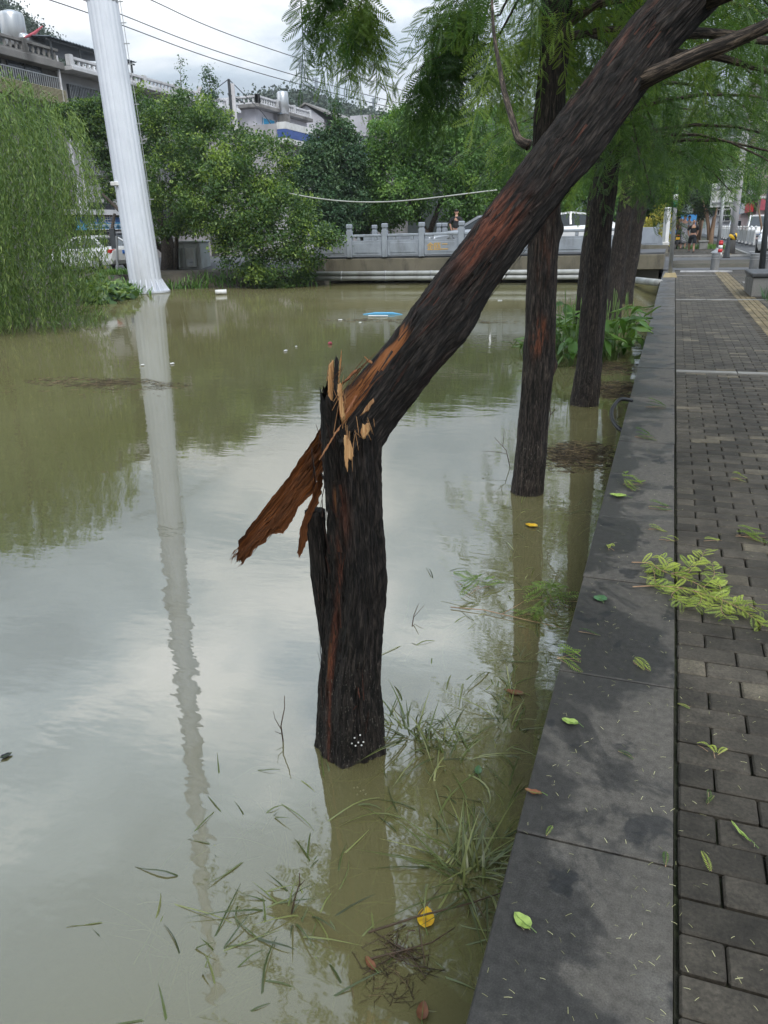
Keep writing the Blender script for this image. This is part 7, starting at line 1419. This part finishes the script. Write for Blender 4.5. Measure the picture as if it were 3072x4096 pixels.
sprig('feathery green sprig afloat far right of the stump', dz(1035, 1275)+[0, 0, .01], 1.0, 1.9, 7, 'frond_bright', .6, .15, 'needle sprigs afloat by the kerb'); sprig('large feathery sprig heap afloat against the kerb', dz(1185, 1300)+[0, 0, .012], .4, 2.1, 12, 'frond_bright', .7, .12, 'needle sprigs afloat by the kerb'); sprig('drooping sprig afloat below the large heap', dz(1160, 1330)+[0, 0, .01], 2.6, 1.6, 5, 'frond_bright', .5, .1, 'needle sprigs afloat by the kerb')
# --- the big shed branch across kerb and paving
z7 = zz(2100, 2100, .5859); FB = thing('fallen_branch', 'bright yellow-green feathery branch lying across kerb and paving', 'branch', onZ(*z7(1000, 420), 0))
def stem(pts, zs, r, nfr, sc, side0=0):
    P = np.array([onZ(*z7(*q), z_) for q, z_ in zip(pts, zs)]); limb(P, [r, r*.8, r*.4], 'stem', FB, 'twig_pale', 6, 6)
    t = np.linspace(.12, 1.0, nfr)*(len(P)-1); i = np.clip(t.astype(int), 0, len(P)-2); f_ = (t-i)[:, None]; Q = P[i]*(1-f_)+P[i+1]*f_; dr = P[i+1]-P[i]; fm = MB()
    for k in range(nfr):
        s_ = 1 if (k+side0) % 2 else -1; b_ = math.atan2(dr[k][1], dr[k][0])-PI/2+s_*rng.uniform(.5, 1.15); tv, tf = fr[k % 3]; q = rng.uniform(.75, 1.25)*sc; v = tv*q; v[:, 2] += v[:, 0]*rng.uniform(-.9, .9)+v[:, 1]*rng.uniform(.0, .55)
        fm.add(np.maximum((v @ rotz(b_).T)+Q[k], [-9, -9, .003]), tf, a=np.repeat(np.clip(rng.normal(size=len(tf))*.1+rng.uniform(.45, 1.0), 0, 1), 4))
    fm.build('fronds', M['frond_bright'], FB)['kind'] = 'stuff'
stem([(735, 422), (890, 416), (1060, 430), (1200, 465), (1350, 515), (1500, 590), (1630, 690)], [.012, .016, .02, .025, .025, .02, .01], .0032, 46, .72)
stem([(728, 255), (850, 262), (940, 315), (1080, 360), (1220, 425), (1330, 500)], [.012, .02, .03, .035, .03, .02], .003, 36, .75, 1)
for q in ([(850, 262), (880, 320), (890, 400)], [(940, 315), (980, 270), (930, 215)], [(1080, 360), (1180, 260), (1230, 170)], [(1220, 425), (1290, 350), (1280, 265)], [(1350, 515), (1330, 420), (1290, 380)], [(1060, 430), (1000, 480), (1070, 530)], [(1200, 465), (1200, 520), (1160, 560)], [(1350, 515), (1340, 580), (1380, 640)], [(1400, 540), (1480, 520), (1610, 590)], [(1000, 330), (1100, 310), (1160, 250)]): stem(q, [.02, .03, .03], .0018, 15, .68, int(q[0][0]) % 2)
# --- needle litter
n = 1500; yy = .9+rng.random(n)**1.8*8; xx = rng.uniform(-.23, .95, n); ok = rng.random(n) < np.where(xx < .15, 1.0, .75); pos = np.stack([xx, yy, np.where(xx < .15, .0035, .0045)], -1)[ok]; n = len(pos); th = rng.uniform(0, PI, n); nv = np.array([(-.04, -.5, 0), (.04, -.5, 0), (.075, 0, .06), (.1, .5, 0), (.03, .5, 0), (-.0, 0, .06)])
mb = MB(); mb.inst(nv, np.array([(0, 1, 2, 5), (5, 2, 3, 4)]), np.einsum('nij,n->nij', np.stack([rotz(a_) for a_ in th]), rng.uniform(.008, .018, n)), pos, a=np.clip(rng.random(n)*1.1, 0, 1)); M['needle'] = leafmat('shed_needles', (.12, .12, .06), (.34, .34, .16), (.62, .60, .34), tr=.1)
stuff(mb.build('needle_litter', M['needle']), 'shed pale needles scattered over kerb and paving', 'needles')
# --- white snails at the stump foot
sn = MB().lathe([(.0004, -.0035), (.003, -.002), (.0036, 0), (.003, .002), (.0004, .0035)], (0, 0, 0), 8).mesh('snail', M['white'], smooth=True)
for k, (x_, y_) in enumerate(((760, 1606), (768, 1611), (774, 1604), (781, 1610), (785, 1603), (766, 1594), (778, 1588))):
    p = onY(x_*1.8517, y_*1.8517, base1[1]-.121); o = bpy.data.objects.new('snail', sn); COL.objects.link(o); o.location = p; tag(o, 'tiny white snail clinging to the foot of the broken tree', 'snail', 'snails on the stump foot')
# --- weeds along the far bank
wd_ = MB(); n = 900; t = rng.random(n); bx = np.interp(t, [0, .25, .5, .75, 1], [-17.6, -18.4, -19.4, -16.8, -13.4])+rng.normal(size=n)*.25; by = np.interp(t, [0, .25, .5, .75, 1], [21.0, 24.2, 26.6, 28.0, 28.8])+rng.normal(size=n)*.25; bz = ground_h(bx, by); blades(wd_, np.stack([bx, by, np.maximum(bz, WATER)-.03], -1), .45, .022, rng, 1.0, a0=.1, a1=.8)
stuff(wd_.build('bank_weeds', M['round'], smooth=True), 'rank green weeds along the foot of the far bank', 'weeds')
lf = MB(); n = 520; bx = rng.uniform(-18.6, -17.0, n); by = 20.2+rng.random(n)*2.8; bx = bank_x(by)+rng.normal(size=n)*.35-.05; bz = np.maximum(ground_h(bx, by), WATER)+rng.random(n)*.45; lf.inst(LEAFQ[0]*[1.5, 1, 1], LEAFQ[1], dirmat(rng.normal(size=(n, 3))+[.6, -.6, -.2], np.tile([.3, -.3, 1.0], (n, 1)), rng.uniform(.16, .34, n)), np.stack([bx, by, bz], -1), a=rng.random(n)*.8)
stuff(lf.build('creeping_plants', M['ficus'], smooth=True), 'broad-leaved creepers spilling down the bank below the brick wall', 'plants')
tp_ = MB(); gp = w0+dirw*(rng.random(420)*lw)[:, None]+np.stack([rng.normal(size=420)*.15, rng.normal(size=420)*.15+.2, np.full(420, 0)], -1); gp[:, 2] = zb0+.62; blades(tp_, gp, .28, .012, rng, 1.0); stuff(tp_.build('wall_top_grass', M['round']), 'grass tufts on top of the low brick wall', 'grass')
# ================================================================== HAZE
m_ = bpy.data.materials.new('damp_air'); m_.use_nodes = True; t = m_.node_tree; t.nodes.clear(); o = t.nodes.new('ShaderNodeOutputMaterial'); pv_ = t.nodes.new('ShaderNodeVolumePrincipled')
pv_.inputs['Color'].default_value = (.86, .90, .95, 1); pv_.inputs['Density'].default_value = .0004; pv_.inputs['Anisotropy'].default_value = .1; t.links.new(pv_.outputs[0], o.inputs['Volume'])
hz = MB().box((0, 240, 49), (640, 620, 106)).build('haze', m_); hz['kind'] = 'stuff'; hz['label'] = 'thin damp haze between here and the wooded hills'; hz['category'] = 'haze'
